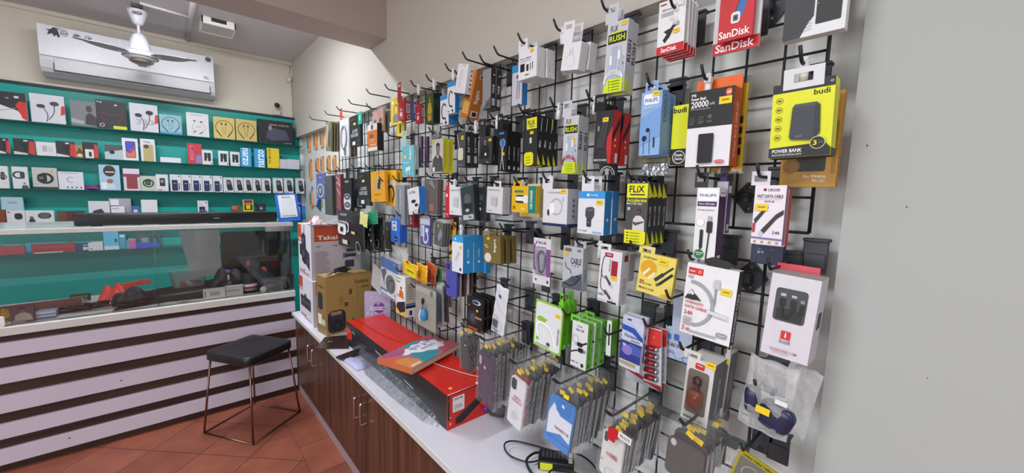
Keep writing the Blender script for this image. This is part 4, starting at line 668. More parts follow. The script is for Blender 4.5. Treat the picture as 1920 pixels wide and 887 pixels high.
pk('blister_earbuds', 'blister', 'smoky blister pack of earbuds with a pale lower label, hanging tilted', 'K', (462, 552, 108, 345), .850, '#3a3b3e', HPB, d=.018, roll=-8, film_=BLIS, hk=('K', 510, 75), hl='hook of the smoky blister packs')
pk('blister_earbuds', 'blister', 'second smoky blister pack, dark with a green and a white bud', 'K', (556, 632, 115, 350), .872, '#2e2f32', {'F': [('e', '#3f7a3c', .45, .52, .12, .04), ('e', '#d4d4d6', .45, .36, .16, .05), ('e', '#55565a', .6, .7, .2, .09)]}, d=.02, film_=BLIS)
TKB = {'F': [('r', '#dfe2ea', 0, 0, 1, 1), ('r', '#3f9ad8', 0, .83, 1, 1), ('p', '#c2c4cc', [(.25, .35), (.6, .6), (.72, .52), (.38, .28)]), ('e', '#2c3a5a', .78, .10, .09), ('e', '#fff', .32, .91, .06), ('r', '#55565e', .05, .10, .2, .11)], 'R': [('r', '#2f93d4', 0, 0, 1, 1), ('e', '#dceaf6', .5, .30, .12), ('t', '#dceaf6', 'TUKZER', .42, .42, .56, .66, 90)], 'B': [('r', '#2a86c4', 0, 0, 1, 1)]}
pk('boxed_charger', 'box', 'white fronted bright blue box, front of the sky blue row', 'K', (398, 474, 452, 705), .855, '#2f93d4', TKB, xs=545, n=2, st=(.78, .70), hk=('P', 858, 428), clip=1, hl='hook of the sky blue boxes', gap=.002, behind='sky blue box with a small white circle on its side')
pk('boxed_charger', 'box', 'third sky blue box hanging a little lower behind the row', 'K', (610, 632, 620, 712), .955, '#2f93d4', {}, d=.025)
OLV = {'F': [('r', '#746431', 0, 0, 1, 1), ('t', '#f2efe2', 'fingers', .60, .40, .76, .88, 90), ('e', '#d9d2cc', .26, .20, .20, .17), ('r', '#cfc8b0', .08, .62, .24, .66), ('r', '#cfc8b0', .16, .56, .3, .59)], 'R': [('r', '#66582c', 0, 0, 1, 1)]}
pk('boxed_earphones', 'box', 'olive brown earphone box with white sideways lettering, front of its row of three', 'K', (616, 735, 452, 642), .862, '#746431', OLV, xs=757, n=3, gap=.014, roll=-3, st=(.32, .90), hk=('P', 905, 437), clip=1, tab='#8a7a3c', hl='hook of the olive brown boxes', behind='olive brown box')
PUR = {'F': [('r', '#ddd9df', 0, 0, 1, 1), ('r', '#8a4a94', 0, .32, .12, .86), ('r', '#8a4a94', .78, .2, 1, .78), ('p', '#8a4a94', [(0, .32), (.3, .24), (.3, .3), (.12, .4)]), ('R', '#b9b6c2', .16, .22, .78, .82, .25), ('p', '#3a3a40', [(.10, .86), (.22, .96), (.20, .88)]), ('t', '#4a3a50', 'PLUS', .3, .88, .75, .93), ('e', '#3a3a40', .2, .10, .05), ('r', '#3a3a40', .84, .06, .92, .12)]}
def coil(o, w, h, d):
    for k, cc in ((0, '#6a7076'), (1, '#8f959a')):
        pts = [(.012*math.cos(a)*(1+.15*math.sin(3*a))*(w/.06)+(.003 if k else 0), -.004-.001*k-.0006*math.sin(5*a), .0+.042*math.sin(a)*(h/.15)*(.9-.12*k*1.0)+.003*math.sin(a*3)) for a in [i*.35 for i in range(18+18*2)]]
        mb = MB(); mb.tube(pts, .0018, mat(cc, .4), 5); mb.obj('coiled_cable', o)
    mb = MB(); mb.box(-w*.34, w*.28, -.009, -.0008, -h*.28, h*.32, BLIS, .003); mb.obj('blister', o)
pk('carded_cable', 'card', 'purple and white card with a coiled grey cable in a blister', 'J', (190, 292, 402, 680), .872, '#ddd9df', PUR, d=.0012, hk=('P', 1012, 442), hl='hook of the purple and white cable card', extra=coil)
CAB = {'F': [('r', '#b9bdc6', 0, 0, 1, 1), ('r', '#6d665e', .08, .88, .42, .96), ('t', '#2c2c34', 'CABLE', .40, .60, .92, .74), ('e', '#2c2c34', .5, .56, .025), ('e', '#2c2c34', .64, .56, .025), ('e', '#2c2c34', .78, .56, .025), ('l', '#3c4048', .03, curve([(.12, .62), (.2, .50), (.40, .45), (.44, .36)], 4)), ('p', '#585e6a', [(0, 0), (0, .12), (.52, .3), (.98, .42), (1, .02)]), ('p', '#484e5a', [(.3, .22), (.5, .32), (.92, .36), (.7, .16)]), ('l', '#22242a', .05, curve([(.05, .14), (.5, .1), (.9, .3), (.7, .34)], 5)), ('t', '#44444c', '2.4A', .72, .9, .9, .96)], 'R': [('r', '#a9aeb8', 0, 0, 1, 1), ('t', '#6c7078', 'CABLE', .35, .2, .65, .5, 90)]}
pk('boxed_charging_cable', 'box', 'blue-grey cable box with dark lettering and a dark wedge picture', 'J', (366, 484, 452, 708), .868, '#b0b4be', CAB, xs=514, st=(.16, .82, .02), hk=('P', 1087, 459), hl='hook of the blue-grey cable box', tab='#b0b4be')
QUAD = {'F': [('r', '#e0dfe5', 0, 0, 1, 1), ('R', '#b8142c', .22, .875, .60, .955, .15), ('t', '#fff', 'URBN', .3, .90, .52, .93), ('r', '#a01a30', .56, .50, .84, .82), ('t', '#7a2c3c', '4 IN ONE CABLE', .46, .60, .52, .84, -90), ('l', '#1f1f22', .03, curve([(.52, .90), (.20, .86), (.12, .55), (.30, .46)], 6)), ('l', '#1f1f22', .03, curve([(.14, .6), (.12, .3), (.30, .20), (.4, .16)], 6)), ('p', '#4a4a4e', [(.28, .50), (.36, .52), (.62, .38), (.56, .33)]), ('p', '#c9c9cc', [(.62, .38), (.70, .34), (.64, .30), (.56, .33)]), ('p', '#4a4a4e', [(.30, .23), (.37, .25), (.66, .12), (.60, .07)]), ('p', '#c9c9cc', [(.66, .12), (.74, .08), (.68, .04), (.60, .07)]), ('t', K, '4 IN 1', .05, .12, .32, .17), ('r', K, .5, .015, .92, .05)]+[('o', '#44444a', .08+.10*i, .035, .03, .01) for i in range(4)], 'R': [('r', '#cfcfd6', 0, 0, 1, 1), ('r', '#8a1a2a', .3, .82, .8, .94)]+[('o', '#8a8a92', .5, .1+.12*i, .18, .04) for i in range(4)]}
pk('boxed_charging_cable', 'box', 'white box with a red label and two black plugs on a looping cable', 'J', (580, 708, 475, 790), .865, '#dcdbe1', QUAD, xs=752, n=1, roll=2, st=(.72, .50, .026), hk=('P', 1118, 463), clip=1, hl='hook of the white box with two black plugs', tab='#dcdbe1')
pk('boxed_charger', 'box', 'small plain white box behind the white box with two black plugs', 'J', (690, 758, 485, 655), .93, '#d6d4d8', {}, d=.03, roll=4)
def bowhook(o, w, h, d):
    mb = MB(); mb.prism([(-.012, h/2), (.030, h/2), (.038, h/2+.010), (.026, h/2+.016), (-.004, h/2+.020), (-.020, h/2+.012)], .003, .010, BLACK); mb.obj('black_hanger', o, label='black plastic hanger on top')
C21 = {'F': [('r', '#ecebee', 0, 0, 1, 1), ('r', '#d2322c', .04, .845, .34, .94), ('o', '#ffffff', .27, .892, .03, .008), ('t', '#fff', 'beatz', .07, .88, .18, .905), ('t', '#3a3a40', 'C21', .05, .79, .16, .83), ('l', '#2f2f33', .006, [(0, .9), (0, .9)])]
       + [('o', '#8a929c', .14, .44, .50-.028*i, .014, -75, 92) for i in range(3)]+[('o', '#c6cad0', .14, .44, .486, .012, -75, 92), ('o', '#c6cad0', .14, .44, .458, .012, -75, 92)]
       + [('p', '#26262a', [(.03, .50), (.10, .58), (.16, .64), (.22, .59), (.27, .57), (.38, .50), (.30, .505), (.2, .495)]), ('p', '#f2f2f4', [(.10, .57), (.16, .63), (.22, .58), (.18, .56), (.15, .59), (.13, .56)]), ('t', '#c03a34', 'STRENGTH', .06, .44, .42, .475), ('t', '#c03a34', 'DATA CABLE', .06, .375, .50, .415), ('t', '#c03a34', '2.4A', .06, .28, .24, .34), ('t', '#d2322c', '3 m', .05, .045, .22, .11), ('l', '#8a929c', .028, [(.64, .5), (.63, .72)]), ('R', '#c4c8d0', .58, .72, .70, .84, .2), ('R', '#8c98a4', .74, .09, .95, .15, .5), ('t', '#eee', 'Type-C', .78, .105, .92, .135), ('l', '#a4acb4', .03, [(.2, .06), (.75, .07)])]+lines('#5a5a60', .06, .13, .3, .26, 6)+[('p', '#dcdfe4', [(.55, .42), (.92, .39), (.92, .35), (.55, .37)])],
       'R': [('r', '#2a2a2d', 0, 0, 1, 1), ('t', '#e4e4e6', 'STRONGEST CABLE', .3, .05, .7, .7, 90)]}
pk('boxed_charging_cable', 'box', 'large white box with a looped grey braided cable and a black mountain', 'P', (1281, 1378, 499, 638), .864, '#e6e5e9', C21, xs=1386, roll=3, st=(.82, .70, .032), hk=('P', 1297, 487), clip=1, hl='hook of the large white braided cable box', extra=bowhook)
IB = {'F': [('r', '#d9d5de', 0, 0, 1, 1), ('R', '#47494c', .14, .44, .80, .84, .12), ('R', '#26272a', .20, .46, .74, .60, .1), ('R', '#1c1d20', .24, .62, .38, .72, .2), ('r', '#b9babd', .25, .745, .36, .78), ('R', '#1c1d20', .47, .58, .60, .72, .2), ('r', '#b9babd', .48, .745, .58, .775), ('R', '#1c1d20', .66, .56, .76, .68, .2), ('r', '#8d8e92', .67, .70, .75, .74), ('l', '#17181a', .05, curve([(.31, .62), (.34, .52), (.42, .48), (.53, .58)], 4)), ('r', '#d42a2c', .38, .235, .58, .335), ('t', '#fff', 'i', .465, .255, .495, .32), ('t', '#8f8a94', 'ball', .37, .185, .59, .225), ('t', '#b87a8c', 'iB-3INONE-1.5M', .20, .075, .76, .105)]+lines('#b39aa8', .25, .05, .7, .068, 2), 'R': [('r', '#c0bcc6', 0, 0, 1, 1), ('r', K, .3, .4, .8, .6)], 'T': [('r', '#aaa6a6', 0, 0, 1, 1)]}
pk('boxed_charging_cable', 'box', 'lilac-white box with a dark window showing three connectors and a small red square', 'P', (1436, 1529, 517, 676), .862, '#cfcbd4', IB, xs=1541, roll=3, hk=('P', 1445, 509), hl='hook of the lilac-white box with the dark window')
pk('hang_card', 'card', 'coral red card edge sticking up behind the lilac-white box', 'P', (1454, 1536, 497, 545), .92, '#dd5460', {}, d=.003, roll=2, st=(.8, .45))
# ---- far left of the grid: hooks, sleeves and pouches
def orange_strip(fr, xl, xr, xs, yt, yb, label):
    c, w, h, zc = rect_at(fr, xl, xr, yt, yb, 'x', XW-.0185); mb = body('x', w, h, .018, '#c9cbc6', {'F': [('r', '#a9b0aa', .1, .1, .9, .9)]+lines('#55605c', .2, .15, .8, .8, 12, .5), 'R': [('r', '#dd8326', 0, 0, 1, 1), ('r', '#b86a34', .1, .88, .9, 1), ('r', '#e8b07a', .3, .3, .6, .34)]})
    tag(mb.obj('boxed_screen_protector', loc=(XW-.0185, c.y, zc), rot=(0, 0, -PI/2)), label, 'box', 'orange-edged boxes stuck on the wall in the far corner')
rw = ['top', 'middle']; od = ['leftmost', 'second from the left', 'third from the left', 'fourth from the left', 'rightmost']
for j, row in enumerate([[(58, 74, 90, 300, 440), (104, 122, 138, 278, 422), (150, 168, 184, 262, 410)], [(72, 84, 98, 496, 640), (118, 133, 148, 488, 600), (155, 170, 186, 474, 596), (200, 216, 232, 468, 598), (242, 258, 272, 466, 600)]]):
    for i, (a, b, c_, t_, u_) in enumerate(row): orange_strip('F', a, b, c_, t_, u_, 'orange-edged slim box on the far wall, %s of the %s row' % (('rightmost' if i == len(row)-1 else od[i]), rw[j]))
orange_strip('F', 78, 92, 106, 720, 840, 'orange-edged slim box low on the far wall, beside the blue headphone pouch')
pk('card', 'card', 'small orange and yellow card beside the blue headphone pouch in the far corner', 'F', (112, 172, 790, 842), XW-.004, '#b9c83a', {'F': [('p', '#3c4a1c', [(.2, .1), (.5, .9), (.8, .3)])]}, d=.003)
OLI = lambda: {'F': [('r', '#77735a', 0, 0, 1, 1), ('p', '#a8a287', [(.1, .9), (.5, .95), (.3, .1), (.05, .3)]), ('p', '#4b4838', [(.5, .6), (.9, .8), (.8, .1), (.45, .2)])]}
pk('khaki_pouch', 'pouch', 'khaki cable pouch on the leftmost hooks', 'F', (196, 236, 224, 438), .875, mat('#8a8468', .35, 0, .1, 80, .6), OLI(), d=.010, n=4, gap=.008, roll=5, jit=3, hk=('P', 586, 224), hl='leftmost of the long hooks above the khaki pouches', behind='khaki cable pouch')
hook(hookpt('P', 615, 215), 'second long hook from the left, above the khaki pouches')
def ring_cable(cc='#6a6c74', r=.38, cv=.45, cu=.5, th=.0022):
    def f(o, w, h, d):
        for k in range(3):
            R_ = w*r*(1-.06*k); mb = MB(); mb.tube([(-w/2+cu*w+R_*math.cos(a), -.004-.001*k, -h/2+cv*h+R_*1.35*math.sin(a)) for a in [i*2*PI/20 for i in range(20)]], th, M(cc), 5, closed=True); mb.obj('cable', o)
    return f
pk('bagged_cable', 'pouch', 'white bagged cable with a red hanger in the far top row', 'F', (298, 362, 205, 476), .872, '#dfdfe2', {'F': [('r', '#eeeeee', .1, .02, .9, .25), ('e', '#77606c', .6, .12, .16)]}, d=.012, roll=2, film_=BAG, tab='#d02a2a', hk=('P', 637, 207), hl='hook of the white bagged cable in the far top row', extra=ring_cable('#8c8e96', .34, .5))
SLV = {'F': [('r', '#1e1f22', 0, 0, 1, 1), ('t', '#c9c9cc', 'LOVE', .25, .46, .72, .56), ('t', '#c9c9cc', 'NATURE', .12, .32, .78, .43), ('R', '#dedfe2', .25, .06, .52, .17, .1), ('o', '#77787c', .82, .10, .10, .02), ('r', '#e3dc4c', .38, .70, .58, .77), ('t', '#77787c', 'ROOST', .12, .86, .5, .90)]}
pk('black_pouch', 'pouch', 'black pouch with white slogan lettering and green tag, top row at the far end', 'F', (370, 448, 180, 405), .868, mat('#1e1f22', .4, 0, .1, 60, .3), SLV, d=.014, hk=('P', 660, 195), hl='hook of the far top black pouch')
pk('fabric_tag', 'tag', 'bright green fabric tag at the top of the far black pouch', 'F', (428, 456, 152, 243), .864, '#23a88a', {'F': [('r', '#cfeee6', .4, .3, .6, .7)]}, d=.003)
pk('small_pouch', 'pouch', 'small brown pouch hanging under the far black pouch', 'F', (368, 408, 404, 476), .90, '#5c4636', {'F': [('l', '#d8cfc6', .08, [(.3, .2), (.5, .8), (.7, .3)])]}, d=.012)
pk('boxed_adapter', 'box', 'white and orange box with a black side, left part of the top row', 'F', (498, 568, 240, 436), .872, '#d9d2cc', {'F': [('r', '#c9702c', 0, .14, 1, .76), ('e', '#8a4c28', .42, .55, .22, .08), ('t', '#f6e6d6', 'OTG Adapter', .2, .40, .8, .44), ('t', '#f6e6d6', 'Type-C', .3, .33, .7, .37), ('e', '#3a3a40', .5, .88, .1)]+[('e', '#efe0d4', .4+.15*i, .22, .04) for i in range(4)], 'R': [('r', '#1c1b1d', 0, 0, 1, 1)]}, xs=612, hk=('P', 694, 203), hl='hook of the orange box with a black side')
pk('bagged_earphones', 'pouch', 'clear pouch with peach backing and two black ear tips above the orange box', 'F', (535, 612, 140, 300), .90, '#c99a86', {'F': [('e', '#1a1a1c', .25, .5, .13, .1), ('e', '#1a1a1c', .75, .5, .13, .12), ('e', '#c9a08e', .5, .8, .2)]}, d=.010, film_=BAG)
pk('bagged_cable', 'pouch', 'clear pouch with a grey cable hanging behind the peach-backed pouch', 'F', (600, 648, 150, 300), .93, mat('#77756f', .4, 0, .2, 70, .5), {}, d=.008, film_=BAG, roll=3)
def headphone(cc, band='#2c3036'):
    def f(o, w, h, d):
        mb = MB(); mb.tube([(w*.28*math.cos(a), -.008, w*.36*math.sin(a)) for a in [i*2*PI/20 for i in range(20)]], .008, M(cc), 8, closed=True); mb.obj('ring', o)
    return f
pk('blue_pouch', 'pouch', 'blue pouch with a dark ring-shaped neckband, far left of the middle row', 'F', (128, 186, 600, 782), .872, mat('#2c49b4', .25, 0, .15, 60, .5), {'F': [('e', '#cfd6ea', .5, .33, .42, .28), ('e', '#26344e', .5, .33, .32, .22), ('e', '#9fb0dc', .5, .33, .16, .12), ('t', '#c9d4f2', 'ONE', .35, .82, .65, .88)]}, d=.012, film_=BAG, hk=('F', 148, 592), hl='hook of the blue pouch in the far corner')
pk('blue_pouch', 'pouch', 'lower blue pouch tilted behind the dark ring pouch', 'F', (90, 160, 730, 830), XW-.008, mat('#2a46a8', .3, 0, .15, 60, .5), {'F': [('e', '#e9b07a', .2, .2, .2), ('e', '#dce2f0', .4, .6, .3)]}, d=.006, roll=20)
pk('black_slim_box', 'box', 'tall plain black sleeve beside the blue pouch', 'F', (188, 246, 615, 898), .868, mat('#141416', .45), {}, d=.02, film_=BAG, roll=-1)
pk('red_slim_box', 'box', 'tall dark red box with a pale curly cable on it', 'F', (254, 306, 605, 898), .895, '#7a1f2c', {'F': [('r', '#8c2230', 0, 0, 1, 1), ('l', '#d8b8bc', .06, curve([(.3, .95), (.7, .88), (.9, .72), (.5, .8), (.3, .7), (.8, .55), (.9, .5)], 5)), ('r', '#a83a48', .75, .0, .9, .3), ('t', '#caa', 'boat', .4, .1, .5, .25, 90)]}, d=.02, film_=BAG, hk=('F', 224, 582), hl='hook of the tall dark red box')
pk('case_card', 'card', 'black card with two round white earpieces in the middle row', 'F', (320, 382, 632, 868), .868, '#1b1b1d', {'F': [('R', '#cfcfd2', .10, .03, .9, .52, .4), ('e', '#3a3b3f', .5, .42, .34, .09), ('e', '#3a3b3f', .5, .18, .34, .09), ('e', '#8c8e92', .5, .42, .2, .05), ('e', '#8c8e92', .5, .18, .2, .05), ('t', '#c9c9cc', 'ISIM', .3, .86, .7, .92)]}, d=.016, hk=('F', 300, 575), hl='hook of the black card with two round white earpieces')
pk('mug_print_pouch', 'pouch', 'dark pouch with a white mug print, mostly hidden in the middle row', 'F', (400, 470, 640, 850), .92, '#26272b', {'F': [('r', '#d9dadd', .3, .05, .8, .5), ('e', '#55585e', .3, .6, .3)]}, d=.012)
pk('black_pouch', 'pouch', 'black pouch with white slogan lettering, middle row left of the orange window box', 'F', (430, 516, 588, 832), .865, mat('#1c1d20', .4, 0, .1, 60, .3), SLV, d=.014, roll=-2, hk=('F', 405, 562), hl='hook of the middle black pouch', jit=0)
pk('boxed_watch', 'box', 'orange-yellow box with a dark gadget in a window', 'F', (522, 624, 582, 806), .868, '#e2a01e', {'F': [('R', '#b9a06c', .22, .38, .78, .80, .06), ('R', '#222226', .50, .42, .68, .62, .2), ('R', '#222226', .56, .58, .72, .74, .2), ('e', '#a8741a', .6, .92, .04), ('t', '#a8741a', 'portronics', .3, .89, .56, .92), ('R', '#d0661e', .32, .05, .42, .11, .3)]+lines('#b07a18', .25, .22, .78, .3, 2)}, d=.018, roll=-2, hk=('F', 505, 560), hl='hook of the orange-yellow window box', tab='#3c7a5a')
pk('yellow_pouch', 'pouch', 'yellow pouch behind the orange-yellow window box', 'F', (628, 706, 575, 835), .90, '#e8b022', {'F': [('e', '#c9ccd4', .6, .62, .3, .1), ('l', '#3a3630', .12, curve([(.3, .5), (.6, .55), (.8, .35), (.6, .1)], 4)), ('l', '#8c8578', .08, curve([(.2, .45), (.5, .4), (.6, .1)], 4))]}, d=.012, n=2, gap=.01, hk=('F', 610, 565), hl='hook of the yellow pouches')
pk('bagged_cable', 'pouch', 'clear pouch with grey cables left of the tilted white and blue box', 'P', (742, 758, 347, 420), .872, mat('#8f959c', .3, 0, .2, 60, .6), {'F': [('l', '#5c6066', .1, [(.3, .9), (.4, .1)]), ('l', '#c9ced4', .08, [(.6, .9), (.5, .1)])]}, d=.006, n=3, gap=.008, film_=BAG, hk=('F', 610, 655), hl='hook of the clear pouches with grey cables', behind='clear pouch with grey cables')
pk('boxed_earphones', 'box', 'white box with black earbuds and a bright blue side, tilted in the middle row', 'K', (92, 172, 118, 300), .866, '#dcdde2', {'F': [('t', '#33333a', 'X Plus', .12, .78, .7, .88), ('e', K, .50, .48, .2, .07), ('e', K, .72, .32, .14, .06), ('t', '#66666e', 'TWS', .5, .1, .75, .14), ('p', '#1b1b1e', [(.8, 0), (1, .4), (1, 0)])], 'R': [('r', '#2f7ed4', 0, 0, 1, 1)]}, xs=222, roll=-8, hk=('F', 710, 650), st=(.55, .86, .016), hl='hook of the tilted white and bright blue box')
pk('red_slim_box', 'box', 'small red box below the clear pouches with grey cables', 'K', (82, 132, 275, 392), .905, '#8c2230', {'F': [('r', '#c9a0a4', .2, .2, .8, .3), ('e', '#e0c0c4', .5, .5, .2)]}, d=.02, n=2)
pk('boxed_adapter', 'box', 'royal blue box with a small white window and oval mark, front of two', 'Z', (555, 640, 150, 368), .868, '#2f6fd0', {'F': [('R', '#c9cde2', .16, .50, .66, .90, .08), ('r', K, .3, .78, .5, .84), ('r', K, .3, .58, .5, .64), ('R', K, .42, .06, .72, .26, .4), ('R', '#c9c4b0', .48, .12, .66, .16, .2)], 'R': [('r', '#275fc0', 0, 0, 1, 1)]}, xs=672, n=2, hk=('Z', 640, 120), tab='#2f6fd0', hl='hook of the royal blue boxes')
pk('bagged_adapter', 'pouch', 'purple-blue backing card with a short white cable in a clear pouch', 'Z', (828, 918, 150, 395), .87, '#3a3f9a', {'F': [('r', '#c9ccda', 0, .78, 1, 1), ('r', '#d6d8e6', .05, .33, .45, .75), ('t', '#3a3f9a', 'Adapter', .12, .36, .3, .72, 90), ('R', '#e4e6f2', .55, .5, .85, .66, .2), ('l', '#e4e6f2', .10, curve([(.7, .5), (.82, .3), (.65, .12), (.42, .15), (.35, .33)], 5))]}, d=.010, film_=BAG, hk=('Z', 800, 170), hl='hook of the purple-blue card with a white cable')
pk('bagged_cable', 'pouch', 'smoky clear pouch, tilted, right of the purple-blue card', 'Z', (960, 1040, 180, 400), .885, mat('#4c4e52', .3, 0, .3, 50, .6), {'F': [('p', '#8f9094', [(.4, .4), (.7, .8), (.9, .5), (.6, .2)]), ('e', '#c9a020', .4, .85, .1)]}, d=.006, n=3, gap=.008, roll=6, film_=BAG, hk=('Z', 940, 150), hl='hook of the smoky clear pouches', jit=3)
pk('bagged_cable', 'pouch', 'smoky brown pouch hanging above the purple-blue card', 'K', (215, 300, 60, 300), .90, mat('#5b4a44', .35, 0, .3, 40, .6), {'F': [('p', '#8a8480', [(.2, .9), (.5, 1), (.8, .7)]), ('r', '#b86030', .35, .08, .65, .28)]}, d=.008, n=2, gap=.01, film_=BAG, hk=('K', 245, 70), hl='hook of the smoky brown pouches', roll=2)
pk('carded_cable', 'card', 'yellow and red card with stripes left of the sky blue boxes', 'K', (378, 420, 355, 605), .935, '#e0b81e', {'F': [('p', '#c2382c', [(.1, .75), (.9, .8), (.8, .95), (.2, .9)]), ('p', '#26241e', [(0, .45), (1, .6), (1, .5), (0, .35)]), ('p', '#26241e', [(0, .15), (1, .3), (1, .2), (0, .05)])]}, d=.006)
# ---- black coffee print pouches
def soft(name, label, cat, fr, q, X, base, arts, thick=.02, roll=0, n=1, gap=.004, hk=None, sub=14, bulge=.8, seed=3, wob=.0024, group=None, behind=None, extra=None, hl=None, cor=.12, filmm=None, yaw=0):
    """a soft stuffed pouch: closed cushion surface, wrinkled, art carried on a small front panel"""
    xl, xr, yt, yb = q; c, w, h, zc = rect_at(fr, xl, xr, yt, yb, 'x', X); rnd = random.Random(seed); ph = [rnd.uniform(0, 6) for _ in range(6)]
    mb = MB(); nx = sub; nz = sub+4; vs = []; fs = []
    for s in (-1, 1):
        for j in range(nz+1):
            for i in range(nx+1):
                u = i/nx*2-1; v = j/nz*2-1; e = max(0, (1-abs(u)**3)*(1-abs(v)**4))**.6
                yy = s*thick/2*e*bulge+wob*math.sin(5*u+ph[0]+3*v)*e*.5+wob*.4*math.sin(13*v+ph[1]+4*u)
                xx = u*w/2*(1-.03*math.sin(3*v+ph[2])); zz = v*h/2+.002*math.sin(6*u+ph[3])
                vs.append((xx, yy, zz))
    k = (nx+1)*(nz+1)
    for s in range(2):
        for j in range(nz):
            for i in range(nx):
                a = s*k+j*(nx+1)+i; q4 = (a, a+1, a+nx+2, a+nx+1); fs.append(q4 if s == 0 else q4[::-1])
    for j in range(nz): 
        a = j*(nx+1); fs.append((a, a+nx+1, k+a+nx+1, k+a)); a += nx; fs.append((a+nx+1, a, k+a, k+a+nx+1))
    for i in range(nx): fs.append((i+1, i, k+i, k+i+1)); a = nz*(nx+1)+i; fs.append((a, a+1, k+a+1, k+a))
    mb.add(vs, fs, base, True)
    if arts:
        t2 = MB(); art(t2, arts, w, h, 0)
        def surf(x, z):
            u = max(-1, min(1, x/(w/2))); v = max(-1, min(1, z/(h/2))); e = max(0, (1-abs(u)**3)*(1-abs(v)**4))**.6
            return -thick/2*e*bulge+wob*math.sin(5*u+ph[0]+3*v)*e*.5+wob*.4*math.sin(13*v+ph[1]+4*u)
        off = len(mb.v)
        for f_, m_i, s_ in zip(t2.f, t2.m, t2.sm):
            mm = t2.mats[m_i]; mb.add([(t2.v[a][0], t2.v[a][1]*2+surf(t2.v[a][0], t2.v[a][2])-.0030, t2.v[a][2]) for a in f_], [tuple(range(len(f_)))], mm)
    o = mb.obj(name, loc=(X, c.y, zc), rot=(0, math.radians(roll), -PI/2+math.radians(yaw))); tag(o, label, cat, group or ('packets queued behind the '+label if n > 1 else None))
    if filmm: f = MB(); f.box(-w/2-.004, w/2+.004, -thick/2-.004, thick/2+.002, -h/2-.004, h/2+.01, filmm); f.obj('clear_wrap', o)
    if extra: extra(o, w, h, thick)
    if hk: hook(hookpt(*hk), hl or 'hook carrying the '+label)
    for i in range(1, n): dup(o, (X+i*(thick+gap), c.y+random.uniform(-.004, .004), zc+random.uniform(-.004, .004)), (0, math.radians(roll+random.uniform(-3, 3)), -PI/2), '%s, %s from the front' % (behind or label.split(',')[0], ORD[i]))
    return o
BLKP = mat('#1b1c1f', .35, 0, .15, 40, .35)
COF = [('t', '#c9cacc', 'ROOST', .15, .86, .42, .92), ('t', '#d4d5d8', 'COFFEE?', .04, .66, .42, .72), ('R', '#e2e3e6', .03, .34, .40, .64, .35), ('R', '#232427', .16, .42, .28, .55, .3), ('o', '#e2e3e6', .44, .56, .07, .03, -90, 90), ('R', '#d4d0c9', .25, .09, .45, .21, .1), ('R', '#d9d493', .60, .42, .74, .49, .1), ('o', '#a9aaae', .82, .10, .08, .012)]
soft('black_pouch', 'black pouch with a white cup print, hanging above the cardboard speaker box', 'pouch', 'Z', (72, 318, 82, 425), .79, BLKP, COF, .02, hk=('F', 300, 898-20), hl='hook of the black cup print pouches')
soft('black_pouch', 'black pouch with a round laurel mark, behind the cup print pouch', 'pouch', 'Z', (270, 400, 110, 432), .818, BLKP, [('o', '#a9aaae', .55, .14, .14, .02), ('e', '#c9c9cc', .9, .3, .03), ('e', '#c9c9cc', .8, .45, .02), ('e', '#c9c9cc', .88, .6, .03)], .02, seed=5)
soft('black_pouch', 'black pouch with laurel mark, third behind the cup print pouch', 'pouch', 'Z', (372, 492, 120, 440), .85, BLKP, [('o', '#a9aaae', .6, .20, .14, .02)], .02, seed=8)
soft('fabric_tag', 'pale yellow fabric tag on the cup print pouch', 'tag', 'Z', (270, 340, 95, 215), .772, mat('#d6d28a', .7), [], .004, roll=10)
soft('fabric_tag', 'green fabric tag pair behind the pale yellow tag', 'tag', 'Z', (345, 435, 80, 200), .80, mat('#1e8a5e', .6), [], .006, roll=-6)
pk('bagged_earphones', 'pouch', 'dark clear pouch with black earphones behind the royal blue boxes', 'Z', (500, 552, 180, 430), .93, mat('#26272a', .35, 0, .3, 60, .5), {'F': [('e', '#8f9094', .5, .75, .2, .06), ('e', '#5c5d61', .4, .5, .2, .06)]}, d=.01, n=2, film_=BAG, roll=-3)
# ---- bagged headset card and its neighbours
pk('bagged_headset', 'pouch', 'clear pouch with a blue card, white loop and dark cable above the purple gift bag', 'P', (714, 746, 487, 557), .86, '#cfd6dc', {'F': [('r', '#2a64b8', 0, .72, 1, 1), ('r', '#2a7fd0', 0, 0, 1, .16), ('p', '#4a4d55', [(.02, .62), (.3, .72), (.5, .2), (.35, .08)]), ('e', '#d7dce2', .60, .36, .36, .32), ('e', '#5a5e66', .60, .36, .28, .25), ('l', '#26282c', .05, curve([(.4, .1), (.5, .4), (.8, .5), (.7, .2)], 5)), ('r', '#e8e8ea', .05, .03, .9, .10)]}, d=.012, roll=4, film_=BAG, st=(.8, .93, .012), hk=('P', 697, 481), hl='hook of the clear pouch with the blue card', n=1)
soft('crumpled_bag', 'crumpled clear plastic bag with a red item behind the blue card pouch', 'bag', 'P', (735, 765, 462, 520), .91, BAGW, [], .03, seed=11, wob=.01)
pk('crumpled_bag', 'bag', 'flattened clear bag left of the blue card pouch', 'P', (697, 716, 500, 545), .885, BAGW, {}, d=.004, roll=14)
soft('yellow_pouch', 'yellow pouch with a printed label in front of the white man-print box', 'pouch', 'P', (756, 783, 492, 518), .856, mat('#e2b31e', .4, 0, .08, 40, .3), [('r', '#e8d428', .25, .05, .95, .7), ('t', '#4a3c10', 'Ambrane', .38, .35, .85, .5)], .012, roll=6, hk=('N', 240, 60), hl='hook of the yellow and orange pouches')
soft('yellow_pouch', 'larger yellow-orange pouch behind the labelled yellow pouch', 'pouch', 'P', (781, 801, 495, 530), .885, mat('#e6a822', .4, 0, .08, 40, .3), [], .014, roll=4, seed=21)
